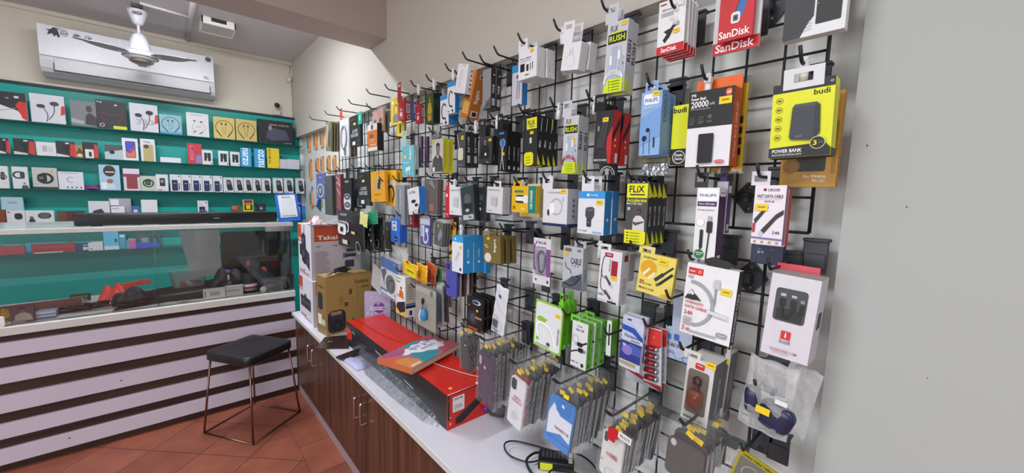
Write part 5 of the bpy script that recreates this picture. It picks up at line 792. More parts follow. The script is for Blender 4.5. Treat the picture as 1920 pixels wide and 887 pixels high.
soft('orange_pouch', 'terracotta pouch with folded flap beside the yellow pouches', 'pouch', 'P', (798, 818, 492, 531), .915, mat('#b0502a', .45, 0, .08, 40, .3), [('p', '#8f3f20', [(.1, .4), (.9, .55), (.9, .1)])], .014, roll=14, seed=22)
soft('green_pouch', 'small green and grey pouch right of the terracotta pouch', 'pouch', 'P', (817, 829, 500, 530), .94, mat('#2c6a44', .45), [('r', '#c9b82c', .1, .5, .6, .9)], .012, seed=23)
pk('boxed_trimmer', 'box', 'white and yellow box with a person in orange and a black gadget', 'N', (143, 206, 128, 378), .858, '#e4e2de', {'F': [('r', '#e8b822', 0, 0, 1, .22), ('r', '#e8e6e4', 0, .2, 1, 1), ('e', '#6b4a38', .58, .70, .10, .035), ('p', '#c9701e', [(.35, .46), (.42, .62), (.55, .66), (.75, .62), (.85, .44)]), ('p', '#232326', [(.05, .18), (.2, .3), (.95, .40), (.98, .16), (.5, .06)]), ('t', '#333', 'ambrane', .1, .92, .6, .95), ('t', '#333', 'TrimX', .1, .83, .5, .87), ('e', '#e8a01c', .25, .50, .08), ('e', '#b9b9bd', .3, .06, .14, .04), ('e', '#b9b9bd', .7, .06, .14, .04)], 'R': [('r', '#b9b5aa', 0, .28, 1, 1), ('r', '#2c62b0', 0, .30, 1, .34), ('r', '#dddcdf', 0, .0, 1, .22), ('r', '#1f1f24', 0, .22, 1, .29), ('R', '#33333a', .35, .04, .65, .16, .2)]+lines('#8f8b80', .15, .45, .85, .85, 7)}, xs=270, hk=('N', 170, 100), hl='hook of the white and yellow person-print box')
def airblower(o, w, h, d):
    mb = MB(); mb.lathe([(.002, -.026), (.012, -.022), (.0165, -.010), (.0175, .002), (.014, .016), (.007, .024), (.003, .03), (.0025, .052)], mat('#3f86c8', .35), 20, Matrix.Translation((.010, -.014, -.028))); mb.obj('air_blower', o, label='blue rubber air blower')
    mb = MB(); mb.lathe([(.0075, -.052), (.0075, -.02), (.004, -.014), (.004, -.004), (.0005, 0)], mat('#dfe3e8', .3), 16, Matrix.Translation((-.028, -.010, -.012))); mb.obj('spray_bottle', o)
    mb = MB(); mb.lathe([(.003, 0), (.006, .012), (.0065, .02), (.003, .03)], BLACK, 12, Matrix.Translation((-.012, -.008, .014))); mb.tube([(-.012, -.008, .012), (-.012, -.008, -.01)], .002, BLACK, 6); mb.obj('brush', o)
pk('cleaning_kit', 'kit', 'clear pouch cleaning kit with a blue air blower and small white bottle', 'N', (272, 400, 205, 462), .85, '#b9b2a6', {'F': [('r', '#cbc4b8', 0, 0, 1, 1), ('r', '#dedad2', 0, .86, 1, 1), ('e', '#8f9aa0', .8, .9, .08)]}, d=.003, film_=BLIS, hk=('N', 265, 200), hl='hook of the cleaning kit pouches', extra=airblower)
pk('cleaning_kit', 'kit', 'blue edge of a second kit directly behind the cleaning kit', 'N', (396, 412, 220, 440), .885, '#3f86c8', {}, d=.004, film_=BAG)
pk('bagged_cable', 'pouch', 'white pouch with a yellow sticker right of the cleaning kit', 'N', (408, 440, 190, 445), .90, '#c9c9c6', {'F': [('r', '#8c8c88', .1, .1, .9, .8)]}, d=.008, film_=BAG, st=(.5, .93, .012), roll=-3)
pk('bagged_cable', 'pouch', 'narrow dark pouch right of the white stickered pouch', 'N', (440, 472, 195, 420), .93, mat('#2f3034', .35, 0, .3, 60, .6), {}, d=.008, film_=BAG, roll=-5)
pk('bagged_cable', 'pouch', 'grey pouch corner furthest right of the cleaning kit row', 'N', (462, 496, 205, 325), .955, mat('#8b8c90', .35, 0, .3, 60, .6), {}, d=.006, film_=BAG, roll=-8)
# ---- phone cases hanging under the sky blue boxes
def case_shape(mb, w, h, d, col, cam_=None, holes=True, y=0):
    m = M(col); mb.prism(rrect(w, h, .011, 4), y, y+d, m)
    mb.prism(rrect(w*.96, h*.98, .010, 4), y-.0008, y, m)
def cases(fr, q, X, cols, name='phone_case', lab='phone case', dx=None, roll=0, hk=None, hl=None, group='phone cases'):
    xl, xr, yt, yb = q; c, w, h, zc = rect_at(fr, xl, xr, yt, yb, 'x', X); dx = dx or .014
    for i, (col, l) in enumerate(cols):
        mb = MB(); case_shape(mb, w, h, .006, mat(col, .35)); mb.prism(rrect(w*.20, h*.16, .006, 4, -w*.28, h*.36), -.0016, -.0008, mat('#202024')); 
        tag(mb.obj(name, loc=(X+i*dx, c.y+random.uniform(-.002, .002), zc+random.uniform(-.002, .002)), rot=(0, math.radians(roll), -PI/2)), l, 'phone case', group)
    if hk: hook(hookpt(*hk), hl)
cases('K', (356, 430, 632, 872), .865, [('#4d4fa8', 'violet-blue phone case hanging below the sky blue boxes'), ('#9a9ca4', 'grey phone case behind the violet-blue case'), ('#5d2a38', 'wine red phone case behind the grey one, below the sky blue boxes'), ('#c9c6c6', 'pale phone case behind the wine red one, below the sky blue boxes'), ('#6b5048', 'brown phone case near the back, below the sky blue boxes'), ('#2c2d31', 'black phone case at the back, below the sky blue boxes')], group='phone cases below the sky blue boxes', dx=.019, hk=('P', 816, 485), hl='hook of the phone cases below the sky blue boxes')
GAM = {'F': [('r', '#141416', 0, 0, 1, 1), ('e', '#c9ccd8', .62, .87, .26, .07), ('e', '#26346e', .58, .87, .20, .05), ('e', '#2c2d31', .4, .40, .34, .22), ('e', '#4a4b50', .4, .40, .16, .13), ('r', '#b9785a', .55, .40, .95, .46), ('t', '#d87a2c', 'HEADPHONE', .08, .05, .7, .11), ('r', '#d8782c', .05, .0, .95, .02), ('t', '#d87a2c', 'X-MI', .08, .72, .22, .77)]}
pk('carded_headphones', 'box', 'black card box with dark earphones and orange lettering above the phone case bags', 'N', (598, 700, 268, 482), .868, '#141416', GAM, d=.010, n=4, gap=.012, st=(.68, .64, .018), hk=('P', 842, 560), hl='hook of the black boxes with orange lettering', behind='black card box with orange lettering')
def wbag(i):
    c0 = .855+.022*i
    return soft('white_pouch', ['front white paper pouch with a grey print, right of the black boxes with orange lettering', 'white paper pouch, second behind the grey-printed one', 'white paper pouch, third behind the grey-printed one', 'white paper pouch, last behind the grey-printed one'][i], 'pouch', 'N', (772+8*i, 850+2*i, 190+8*i, 505), c0, mat('#cfd0d8', .45, 0, .05, 30, .2), [('o', '#77787f', .3, .34, .12, .02), ('r', '#55565c', .12, .12, .5, .28), ('r', '#8f9096', .1, .05, .55, .09)], .008, roll=9-4*i, seed=30+i, group='white paper pouches on one hook', hk=('P', 945, 564) if i == 0 else None, hl='hook of the white paper pouches')
for i in range(4): wbag(i)
hook(hookpt('P', 898, 543), 'hook with nothing on it above the white paper pouches')
hook(hookpt('P', 828, 621), 'empty long hook low on the grid above the book')
hook(hookpt('E', 760, 290), 'hook between the sky blue and olive brown boxes')
# ---- green-edged cable packs
GP1 = {'F': [('R', '#8fc83a', 0, 0, 1, 1, .1), ('R', '#e0e2e4', .04, .035, .96, .965, .1), ('p', '#8fbf3a', [(.08, .62), (.2, .68), (.48, .64), (.36, .55), (.14, .56)]), ('l', '#f6f6f8', .06, curve([(.2, .2), (.10, .45), (.25, .54), (.55, .48), (.72, .3), (.78, .14)], 6)), ('l', '#c4c6ca', .012, curve([(.24, .2), (.14, .44), (.28, .5), (.52, .45), (.68, .3), (.74, .14)], 6)), ('R', '#4a4b50', .5, .10, .62, .17, .2), ('e', '#7ab82c', .15, .18, .05), ('t', '#77787c', 'CHARGE CABLE', .86, .2, .92, .55, 90), ('r', '#77787c', .1, .06, .6, .075)]}
pk('pouched_cable', 'pouch', 'white pouch with bright green border and a white looped cable, front of its row', 'Q', (6, 146, 22, 266), .858, '#8fc83a', GP1, d=.004, n=1, roll=3, st=(.84, .80, .026), hk=('P', 996, 578), hl='hook of the white pouch with the green border')
pk('boxed_cable', 'box', 'narrow bright green box behind the green-bordered white pouch', 'Q', (125, 152, 20, 258), .875, '#6fc22e', {'F': [('r', '#7ad032', 0, 0, 1, 1)], 'R': [('r', '#6cc02c', 0, 0, 1, 1), ('t', '#2c5a14', 'MICRO USB', .35, .3, .65, .8, 90), ('r', '#e0e8dc', .2, .02, .8, .10)]}, d=.014, n=3, gap=.008, tab='#7ad032')
GP2 = {'F': [('r', '#e0e0e4', 0, 0, 1, 1), ('t', '#66686c', 'GIVM', .30, .88, .62, .92), ('t', '#3c3c40', 'Micro USB', .28, .80, .76, .85), ('l', '#1b1b1e', .09, curve([(.98, .60), (.70, .53)], 3)), ('R', '#1b1b1e', .38, .47, .72, .56, .3), ('r', '#b9babd', .24, .48, .38, .54), ('l', '#1b1b1e', .07, curve([(.02, .30), (.3, .36), (.5, .38)], 4)), ('R', '#1b1b1e', .46, .35, .80, .45, .3), ('r', '#77787c', .78, .37, .92, .43), ('o', '#c9cacf', .25, .62, .22, .04), ('t', '#3c3c40', '2.4', .38, .09, .52, .13), ('e', '#1b1b1e', .78, .09, .08, .045), ('r', '#55565c', .05, .10, .3, .12)], 'R': [('r', '#6cc23a', 0, 0, 1, 1), ('t', '#24501a', 'Micro USB Data Cable', .35, .22, .62, .88, 90), ('r', '#24501a', .3, .05, .6, .12)]}
pk('boxed_cable', 'box', 'white-fronted green cable box with black plugs, front of its row', 'Q', (194, 274, 118, 354), .862, '#6cc23a', GP2, xs=298, n=3, gap=.010, roll=1.5, hk=('P', 1063, 602), tab='#78cc3c', hl='hook of the white-fronted green boxes', behind='green cable box with white front edge')
pk('boxed_cable', 'box', 'last green box with a white front edge, nearest the battery cards', 'Q', (372, 396, 110, 292), .93, '#6cc23a', {'F': [('r', '#e8e8ea', 0, 0, 1, 1), ('r', '#222', .4, .3, .7, .9)], 'R': [('r', '#6cc23a', 0, 0, 1, 1)]}, d=.03)
BAT = {'F': [('p', '#b9c4e4', [(0, 1), (.3, .95), (1, .72), (1, .62), (0, .70)]), ('p', '#1f4fae', [(0, .82), (.6, .80), (1, .66), (1, .58), (.5, .70), (0, .72)]), ('t', '#1f3f8e', 'Panasonic', .16, .60, .96, .66), ('t', '#2c2c50', 'EVOLTA', .5, .54, .9, .57), ('r', '#2a3a86', 0, .15, 1, .52), ('p', '#4a5cb4', [(0, .3), (.5, .5), (1, .45), (1, .3)]), ('e', '#8a78c8', .35, .36, .25, .1), ('R', '#c9ccd6', .02, .0, .9, .055, .4), ('R', '#b59a5c', .04, .075, .8, .12, .4), ('t', '#fff', 'AA', .12, .42, .28, .48), ('r', '#2c2c30', .25, .93, .42, .955)]}
pk('battery_card', 'card', 'blue and white battery card, tilted, front of two', 'P', (1164, 1204, 594, 694), .862, '#c9cde0', BAT, d=.010, n=2, gap=.008, roll=3, film_=None, hk=('P', 1141, 628), hl='hook of the blue battery cards', behind='blue and white battery card')
def batts(o, w, h, d):
    for i in range(5):
        mb = MB(); z = -h/2+h*(.14+.13*i); tf = Matrix.Translation((w*.05+.004*i*0, -.008, z)) @ Matrix.Rotation(PI/2, 4, 'Y') @ Matrix.Diagonal((1, 1, 1, 1))
        L = w*.36; mb.lathe([(.0066, -L), (.0066, L*.55)], mat('#8e2430', .3, .4), 14, tf); mb.lathe([(.0066, L*.56), (.0066, L*.92), (.0025, L*.93), (.0025, L)], mat('#b9babd', .25, .9), 14, tf); mb.obj('battery', o, label='dark red battery with silver end')
pk('battery_card', 'card', 'red and pale card holding five dark red batteries in a row', 'Q', (560, 652, 150, 440), .895, '#c2c4cc', {'F': [('r', '#ccced6', 0, 0, 1, 1), ('p', '#cf3428', [(0, 1), (1, .98), (1, .70), (.5, .62), (0, .80)]), ('r', '#a01c28', 0, 0, 1, .03), ('e', '#f0d0c8', .6, .85, .03)]}, d=.004, n=2, gap=.02, roll=-3, extra=batts, hk=('P', 1214, 612), hl='hook of the red battery cards', behind='red and pale battery card')
pk('red_card', 'card', 'red-bottomed empty battery card behind the blue battery cards', 'P', (1172, 1242, 690, 722), .94, '#b9bac2', {'F': [('p', '#a4202c', [(0, .55), (1, 0), (1, .2), (0, .75)])]}, d=.003, roll=0)
pk('hanging_sign', 'sign', 'pale blue hanging card reading that the shop is open', 'Q', (668, 806, 150, 316), .93, '#b9c4dc', {'F': [('R', '#3c86c8', .10, .58, .24, .78, .6), ('R', '#2f6fc0', .34, .60, .54, .80, .15), ('t', '#22304e', 'WE ARE OPEN', .02, .38, .70, .50), ('o', '#5a74ae', .84, .08, .16, .02), ('o', '#5a74ae', .84, .08, .11, .015), ('l', '#5a74ae', .015, curve([(0, .1), (.3, .2), (.5, .05), (.8, .2)], 5))]+lines('#77839e', .12, .20, .5, .30, 2)}, d=.0015, hk=('P', 1256, 560), tab='#b9c4dc', hl='hook of the pale blue open card')
mb = MB(); p = at(1256, 562, 'x', .93); q_ = [p+Vector((0, 0, -.006*i)) for i in range(12)]
for a in q_: mb.lathe([(.0008, -.003), (.0026, 0), (.0008, .003)], BLACK, 6, Matrix.Translation(a))
tag(mb.obj('bead_chain'), 'short black bead chain above the pale blue open card', 'chain')
BRN = {'F': [('R', '#6f6862', .10, .14, .86, .84, .15), ('R', '#c62a30', .32, .86, .66, .955, .25), ('t', '#fff', 'Unique', .38, .91, .6, .935), ('R', '#5c5d62', .10, .04, .58, .075, .3), ('t', '#8c8c90', 'CASE', .66, .04, .82, .07)], 'R': [('r', '#63656a', 0, 0, 1, 1), ('t', '#c9cacd', 'Premium Earphone Case', .4, .18, .6, .72, 90)]}
def podcase(col, strap=True):
    def f(o, w, h, d):
        bm = bmesh.new(); bmesh.ops.create_cube(bm, size=1); bmesh.ops.bevel(bm, geom=bm.edges[:], offset=.3, segments=5, affect='EDGES', profile=.5)
        for v in bm.verts: v.co = Vector((v.co.x*w*.54-.002, v.co.y*.018-.006, v.co.z*h*.30-h*.10))
        mb = MB(); mb.bm(bm, mat(col, .35, 0, .12, 50, .2), True); mb.lathe([(.001, 0), (.0035, .0012), (.0038, 0)], mat('#c98a5a', .3, .6), 10, Matrix.Translation((.002, -.0155, -h*.05)) @ Matrix.Rotation(PI/2, 4, 'X')); mb.obj('earbud_case', o)
        mb = MB(); mb.box(-.006, .004, -.008, -.004, h*.02, h*.14, mat('#5c3428'), .001); mb.tube([(-.007, -.006, h*.12), (-.008, -.006, h*.22), (-.001, -.006, h*.26), (.006, -.006, h*.22), (.005, -.006, h*.12)], .0022, BLACK, 6); mb.obj('strap_clip', o, label='black metal carabiner clip')
        mb = MB(); mb.box(-w*.40, w*.36, -.0165, -.0160, -h*.36, h*.34, BLIS); mb.obj('window', o)
    return f
pk('boxed_earbud_case', 'box', 'white window box with a brown leather earbud case and black clip', 'M', (106, 240, 345, 655), .850, '#d9d6d4', BRN, xs=302, roll=3, n=1, st=(.86, .99, .03), hk=('P', 1280, 676), tab='#d6d2cc', hl='hook of the brown earbud case boxes', extra=podcase('#8a4430'))
pk('boxed_earbud_case', 'box', 'second white and grey window box behind the brown earbud case box', 'M', (285, 312, 310, 625), .915, '#d9d6d4', {'F': BRN['F'][:1], 'R': BRN['R']}, d=.045, roll=3, tab='#d6d2cc', st=(.5, .9, .02))
# ---- navy case in zip bags at the right end
def navy(o, w, h, d):
    m = mat('#252a4a', .28, 0, .1, 40, .1)
    for (cx_, cz, sx, sz, a) in ((-.020, .004, .026, .056, -8), (.022, -.010, .062, .055, 14)):
        bm = bmesh.new(); bmesh.ops.create_cube(bm, size=1); bmesh.ops.bevel(bm, geom=bm.edges[:], offset=.32, segments=5, affect='EDGES', profile=.5)
        mb = MB(); mb.bm(bm, m, True, Matrix.Translation((cx_-.004, -.002, cz-.020)) @ Matrix.Rotation(math.radians(a), 4, 'Y') @ Matrix.Diagonal((sx, .026, sz, 1))); mb.obj('case_shell', o)
    mb = MB(); mb.tube([(.006, -.002, .008), (.009, -.002, .022)], .004, m, 8); mb.obj('case_lug', o)
    mb = MB(); mb.box(-.012, .012, -.0205, -.0198, -.028, -.014, YEL); mb.box(.016, .036, -.0215, -.0208, .004, .013, WHITE, 0); mb.obj('price_sticker', o)
for i, (q, l) in enumerate((((392, 640, 345, 705), 'frosted zip bag with a navy earbud case and yellow sticker, right end'), ((600, 735, 375, 720), 'frosted zip bag hanging behind the navy case bag'))):
    soft('zip_bag', l, 'bag', 'M', q, .862+.05*i, BAGW, [], .036 if i == 0 else .022, roll=5+3*i, seed=40+i, wob=.005, hk=('P', 1420, 728) if i == 0 else None, hl='hook of the frosted zip bags', extra=navy if i == 0 else None, group='frosted zip bags on the rightmost low hook')
# ---- stacks of phone cases in clear bags, low on the grid
def bagged_case(root, w, h, col, arts, seed, top=.055, stick=True, full=True):
    rnd = random.Random(seed); mb = MB(); case_shape(mb, w*.90, h*.94, .007, mat(col, .35))
    if arts: art(mb, arts, w*.90, h*.94, 0, 'F', .0003); 
    # prints are lifted in front of the back shell
    for i in range(len(mb.v)):
        if arts and -.006 < mb.v[i][1] < 0 and abs(mb.v[i][1]+.0008) > 1e-6: mb.v[i] = (mb.v[i][0], mb.v[i][1]-.0010, mb.v[i][2])
    mb.obj('phone_case', root)
    mb = MB(); nx, nz = 7, 16; vs = []
    for j in range(nz+1):
        for i in range(nx+1):
            u = i/nx*2-1; v = j/nz; z = -h/2-.006+v*(h+top+.006); inside = z < h/2; y = -.003-.0015*math.cos(u*1.5)+rnd.uniform(-.0008, .0008)
            if not inside: y += -(z-h/2)*.05+rnd.uniform(-.002, .002)
            vs.append((u*(w/2+.004)*(1 if inside else 1-.2*(z-h/2)/top), y, z))
    mb.add(vs, [(j*(nx+1)+i, j*(nx+1)+i+1, (j+1)*(nx+1)+i+1, (j+1)*(nx+1)+i) for j in range(nz) for i in range(nx)], BAG, False)
    if full:
        mb.add([(s*(w/2+.004), y, z) for s in (-1, 1) for y in (-.003, .0085) for z in (-h/2-.005, h/2)], [(0, 2, 3, 1), (4, 5, 7, 6)], BAG)
    mb.obj('clear_bag', root)
    if stick:
        mb = MB(); x0 = rnd.uniform(-.1, .28)*w; z0 = h/2+rnd.uniform(.012, .026); a = Matrix.Translation((x0, -.006+(z0-h/2)*.1, z0)) @ Matrix.Rotation(rnd.uniform(-.3, .5), 4, 'Y')
        mb.box(-.009, .009, -.0012, -.0004, -.006, .006, YEL, 0, a); mb.obj('price_sticker', root, label='yellow price sticker')
def stack(fr, q, X, n, cols, arts, labels, roll, group, hk=None, hl=None, sp=.0145, seed=1, top=.055):
    xl, xr, yt, yb = q; c, w, h, zc = rect_at(fr, xl, xr, yt, yb, 'x', X); rnd = random.Random(seed)
    sp = min(sp, (XG-.022-X)/n)
    for i in range(n):
        r = empty('bagged_phone_case', labels[i] if i < len(labels) else '%s, %s in the %s' % (cols[i % len(cols)][1]+' bagged phone case', ORD[i], group), 'phone case', (X+i*sp, c.y+(rnd.uniform(-.004, .004) if i else 0), zc+(rnd.uniform(-.006, .008) if i else 0)), (0, math.radians(roll+(rnd.uniform(-3, 3) if i else 0)), -PI/2+rnd.uniform(-.05, .05)), 'bagged phone cases in the '+group)
        bagged_case(r, w, h, cols[i % len(cols)][0], arts if i == 0 else [('R', '#1c1c20', .06, .72, .40, .95, .3)], seed*50+i, top)
    p = hookpt(*hk) if hk else Vector((0, c.y, zc+h/2+.04)); hk_ = hook(p, hl or 'long hook of the bagged phone cases in the '+group); hk_.scale = ((XG-X)/(XG-HX), 1, 1)
CS = [('#26272b', 'black'), ('#3a3c42', 'dark grey'), ('#1f2023', 'black'), ('#5a2a34', 'dark red'), ('#2b2d31', 'black'), ('#44464c', 'grey'), ('#1d1e21', 'black'), ('#33403c', 'dark green'), ('#2a2b30', 'black'), ('#55525a', 'grey'), ('#222327', 'black'), ('#3c3438', 'brownish')]
def rot(l, k): return l[k:]+l[:k]
stack('O', (8, 66, 290, 490), .872, 4, rot(CS, 1), [('R', '#1c1c20', .45, .70, .8, .93, .3), ('r', '#d8d8da', .55, .74, .68, .80)], ['thin dark phone case in a clear bag nearest the red box, leaning left'], -6, 'leftmost stack by the red box')
stack('O', (110, 216, 378, 690), .80, 11, [('#4a3550', 'purple')]+rot(CS, 2)[:10], [('R', '#c9a8c8', .05, .72, .20, .90, .5), ('e', '#c9b0cc', .42, .70, .07), ('t', '#2c2030', 'CASE', .30, .94, .80, 1.0)], ['purple phone case in a clear bag with black lettering, by the red box end'], 2, 'stack behind the purple case')
stack('O', (293, 393, 522, 842), .785, 12, [('#e2e0e4', 'white'), ('#b3222c', 'red')]+rot(CS, 4)[:10], [('R', '#232326', .06, .74, .40, .965, .3), ('e', '#5a5b60', .15, .90, .055), ('e', '#5a5b60', .31, .90, .055), ('e', '#5a5b60', .15, .80, .055), ('e', '#5a5b60', .31, .80, .055), ('e', '#101012', .15, .90, .03), ('e', '#101012', .31, .90, .03), ('e', '#101012', .15, .80, .03), ('e', '#101012', .31, .80, .03), ('t', '#b0485a', 'REALME 11X', .36, .60, .80, .65), ('t', '#b0485a', 'REALME NARZO 60X', .22, .53, .9, .575), ('o', '#b4b4ba', .52, .24, .20, .02), ('o', '#b4b4ba', .52, .24, .10, .02), ('e', '#c4c4ca', .15, .40, .04)], ['white phone case in a clear bag with black camera square', 'red phone case in a clear bag behind the white one'], 8, 'stack behind the white case')
FRK = 'R6'; FR['R6'] = (900, 640, 3.591)
stack('R6', (446, 628, 375, 735), .785, 12, [('#3f86d0', 'blue')]+rot(CS, 6)[:11], [('p', '#dfe3ec', [(.06, .16), (.04, .62), (.2, .86), (.5, .66), (.98, .66), (.98, .22), (.6, .30)]), ('R', '#2f7ac8', .30, .72, .85, .98, .3), ('t', '#fff', 'a', .5, .86, .62, .92), ('r', '#3f86d0', 0, 0, 1, .14), ('t', '#b0606c', 'TRANSPARENT CASE', .34, .36, .92, .42)], ['blue and white printed bag with a phone case, between the white cases'], 8, 'stack behind the blue and white bag', seed=2)
stack('R6', (806, 968, 600, 945), .785, 12, [('#dcdbd8', 'off-white')]+rot(CS, 8)[:11], [('R', '#55575c', .08, .74, .26, .96, .4), ('e', '#2a2a2e', .17, .91, .05), ('e', '#2a2a2e', .17, .85, .05), ('e', '#2a2a2e', .17, .79, .05), ('t', '#b04450', 'V17印度版', .26, .46, .80, .56), ('o', '#b4b4b4', .5, .12, .22, .02), ('e', '#b4b4ba', .1, .33, .05)], ['off-white phone case with red lettering in a clear bag, lower middle'], 5, 'stack behind the off-white case', seed=3)
mb = MB(); p = at(1150, 812, 'x', .768)
mb.prism(rrect(.030, .022, .006, 4), 0, .002, mat('#c4202c', .4)); mb.prism(rrect(.022, .013, .004, 4, -.004, -.017), 0, .002, mat('#c4202c', .4))
tag(mb.obj('red_hang_tag', loc=p, rot=(0, .1, -PI/2)), 'shiny red hang tag on the off-white phone case bag', 'tag')
mb = MB(); p = at(1171, 822, 'x', .764); mb.box(-.017, .017, 0, .001, -.0085, .0085, WHITE); art(mb, [('t', '#2b2b30', 'XN-X175', .1, .25, .9, .75)], .034, .017, 0, 'F', .0003)
tag(mb.obj('handwritten_label', loc=p, rot=(0, .15, -PI/2)), 'small white handwritten label beside the shiny red hang tag', 'label')
stack('Y', (752, 1040, 475, 760), .80, 9, [('#57544f', 'grey-brown')]+rot(CS, 3)[:8], [('R', '#c9c9cc', .10, .80, .26, .99, .5)], ['large grey-brown phone case in a clear bag, bottom of the near end'], 3, 'nearest stack of large cases', seed=4, top=.05)
p = [at(1221, 768, 'z', .90), at(1240, 760, 'z', .90), at(1410, 832, 'z', .90), at(1378, 843, 'z', .90)]
mb = MB(); vs = [(a.x, a.y, .90) for a in p]+[(a.x, a.y, .8985) for a in p]; mb.add(vs, [(0, 1, 2, 3), (7, 6, 5, 4), (0, 4, 5, 1), (1, 5, 6, 2), (2, 6, 7, 3), (3, 7, 4, 0)], SMOKE)
tag(mb.obj('smoky_plastic_strip'), 'smoky clear plastic strip lying across the tops of the nearest case bags', 'plastic strip')
pk('yellow_blister', 'blister', 'yellow-bordered clear blister card at the bottom edge by the column', 'P', (1372, 1462, 862, 935), .86, '#d9cf1e', {'F': [('r', '#8f8f88', .06, .0, .94, .86), ('o', '#c9c9c4', .4, .5, .22, .03), ('r', '#d8602c', .8, .9, 1, 1), ('t', K, 'CABLE CABLE CABLE', .1, .90, .75, .96)]}, d=.006, roll=14, film_=BLIS, hk=('P', 1395, 845), hl='low hook of the yellow-bordered blister card')
# ------------------------------------------------------------------ things on the countertop
def boxobj(name, label, cat, x, y, z, w, d, h, rz, base, arts, bev=.001, group=None):
    mb = body(name, w, h, d, base, arts, bev); return tag(mb.obj(name, loc=(x, y, z+h/2+.0004), rot=(0, 0, rz)), label, cat, group)
SPK = [('p', '#2b2d3a', [(.30, .30), (.30, .78), (.42, .84), (.60, .80), (.62, .28), (.52, .24)]), ('p', '#33354a', [(.14, .42), (.14, .62), (.30, .60), (.30, .38)]), ('p', '#33354a', [(.62, .26), (.62, .55), (.86, .48), (.86, .16)]), ('e', '#4c5068', .45, .45, .09), ('e', '#4c5068', .74, .33, .07), ('e', '#565a74', .46, .70, .07)]
TKR = [('r', '#bcb2ba', 0, 0, 1, 1), ('r', '#b3452c', .06, .70, .56, .99), ('t', '#f2e6e2', 'Takai', .12, .73, .52, .81), ('r', '#77707a', .62, .36, .72, .46), ('R', '#3c3a4c', .66, .18, .86, .32, .2), ('R', '#3c3a4c', .66, .38, .9, .44, .2), ('R', '#3c3a4c', .70, .48, .88, .54, .2), ('r', '#8a8490', .1, .60, .18, .625), ('r', '#8a8490', .42, .60, .52, .625)]+lines('#8f8894', .06, .12, .36, .54, 13, .3)
TKL = [('r', '#dcdae4', 0, 0, 1, 1), ('r', '#c4482c', .0, .66, .28, .98), ('t', '#fff', 'Takai', .02, .68, .26, .74), ('t', '#b4485a', 'E-96 MT', .1, .06, .5, .14)]+[('r', '#b9a0ac', .35+.1*i, .05, .42+.1*i, .09) for i in range(5)]
b1 = at(558, 592, 'z', ZT)
# rotated so that the long narrow side looks to the aisle: local front = -Y (camera side), local left = -X (aisle)
boxobj('speaker_box', 'white and orange speaker box standing on the countertop corner, lower of the two stacked', 'box', 0.637+.14, 2.53, ZT, .28, .32, .285, 0, '#d6d2dc', {'F': TKR, 'L': TKL+[('R', '#2a2b36', .12+.15*i, .30, .24+.15*i, .56+.06*(i == 2), .1) for i in range(5)]+[('e', '#8f8c6a', .18+.15*i, .45, .03) for i in range(5)]})
boxobj('speaker_box', 'white and orange speaker box with black tower speakers, upper of the two stacked', 'box', .645+.15, 2.572, ZT+.2865, .30, .27, .338, .03, '#d6d2dc', {'F': TKR, 'L': TKL+SPK+[('t', '#33303c', 'ZHU', .48, .82, .56, .98, 90)]})
KN = [('r', '#a3854c', 0, 0, 1, 1), ('t', '#3a2c18', 'Knockout', .62, .83, .94, .90), ('r', '#6b5430', .76, .75, .94, .775), ('R', '#23242c', .02, .03, .40, .42, .3), ('R', '#a3854c', .08, .34, .32, .40, .4), ('R', '#2c3854', .06, .28, .36, .34, .3), ('e', '#15161b', .21, .16, .155), ('o', '#3c3e48', .21, .16, .155, .02), ('o', '#3c3e48', .21, .16, .09, .012), ('e', '#33353f', .21, .16, .04), ('r', '#5a4626', .38, .46, .45, .53), ('r', '#5a4626', .48, .66, .54, .75), ('l', '#80673a', .008, [(.26, .58), (.30, .68), (.28, .50)]), ('l', '#80673a', .008, [(.34, .50), (.33, .60), (.38, .62)]), ('l', '#80673a', .008, [(.66, .74), (.68, .62), (.64, .50)]), ('e', '#80673a', .66, .77, .015), ('r', '#c9b88a', .52, .645, .64, .652), ('r', '#c9b88a', .36, .545, .5, .552), ('r', '#33281a', .54, .08, .57, .22), ('p', '#33281a', [(.52, .05), (.62, .08), (.55, .1)])]
KNL = [('r', '#8a7040', 0, 0, 1, 1), ('t', '#3a2c18', 'Knockout', .15, .80, .75, .85), ('R', '#262730', .15, .42, .62, .72, .3), ('r', '#c9c0a8', .12, .16, .85, .26), ('r', '#d6cdb6', .12, .27, .5, .33), ('r', '#e4dfd2', .12, .16, .5, .34)]
kb = boxobj('speaker_box', 'brown cardboard speaker box with a black speaker printed on its front', 'box', .655+.138, 2.345, ZT, .276, .132, .343, math.radians(7), '#9c8048', {'F': KN, 'L': KNL, 'T': [('r', '#b09660', 0, 0, 1, 1)]})
mb = MB(); mb.add([(-.138, .0, .172), (.138, 0, .172), (.142, -.012, .181), (-.12, -.016, .184)], [(0, 1, 2, 3)], '#b29a62'); mb.obj('lid_flap', kb)
# cable heap on the brown box
mb = MB(); zt_ = ZT+.350
for k in range(7):
    a0 = k*.5; mb.tube([(.045*math.cos(t)*(1+.1*k/7)+.006*math.sin(3*t+k), .018*math.sin(t)+.01*math.cos(k), .006+.004*k*.8+.004*math.sin(2*t+k)) for t in [i*2*PI/18 for i in range(18)]], .0032, BLACK, 6, closed=True)
mb.tube(curve([(-.02, 0, .01), (-.06, .0, .012), (-.085, -.01, .006), (-.10, .0, .006)], 4), .003, BLACK, 6); mb.box(-.115, -.095, -.006, .006, .002, .012, mat('#c9b89a', .4), .002)
tag(mb.obj('coiled_cable', loc=(.77, 2.40, zt_), rot=(0, 0, .3)), 'black coiled cable lying on top of the brown cardboard speaker box', 'cable')
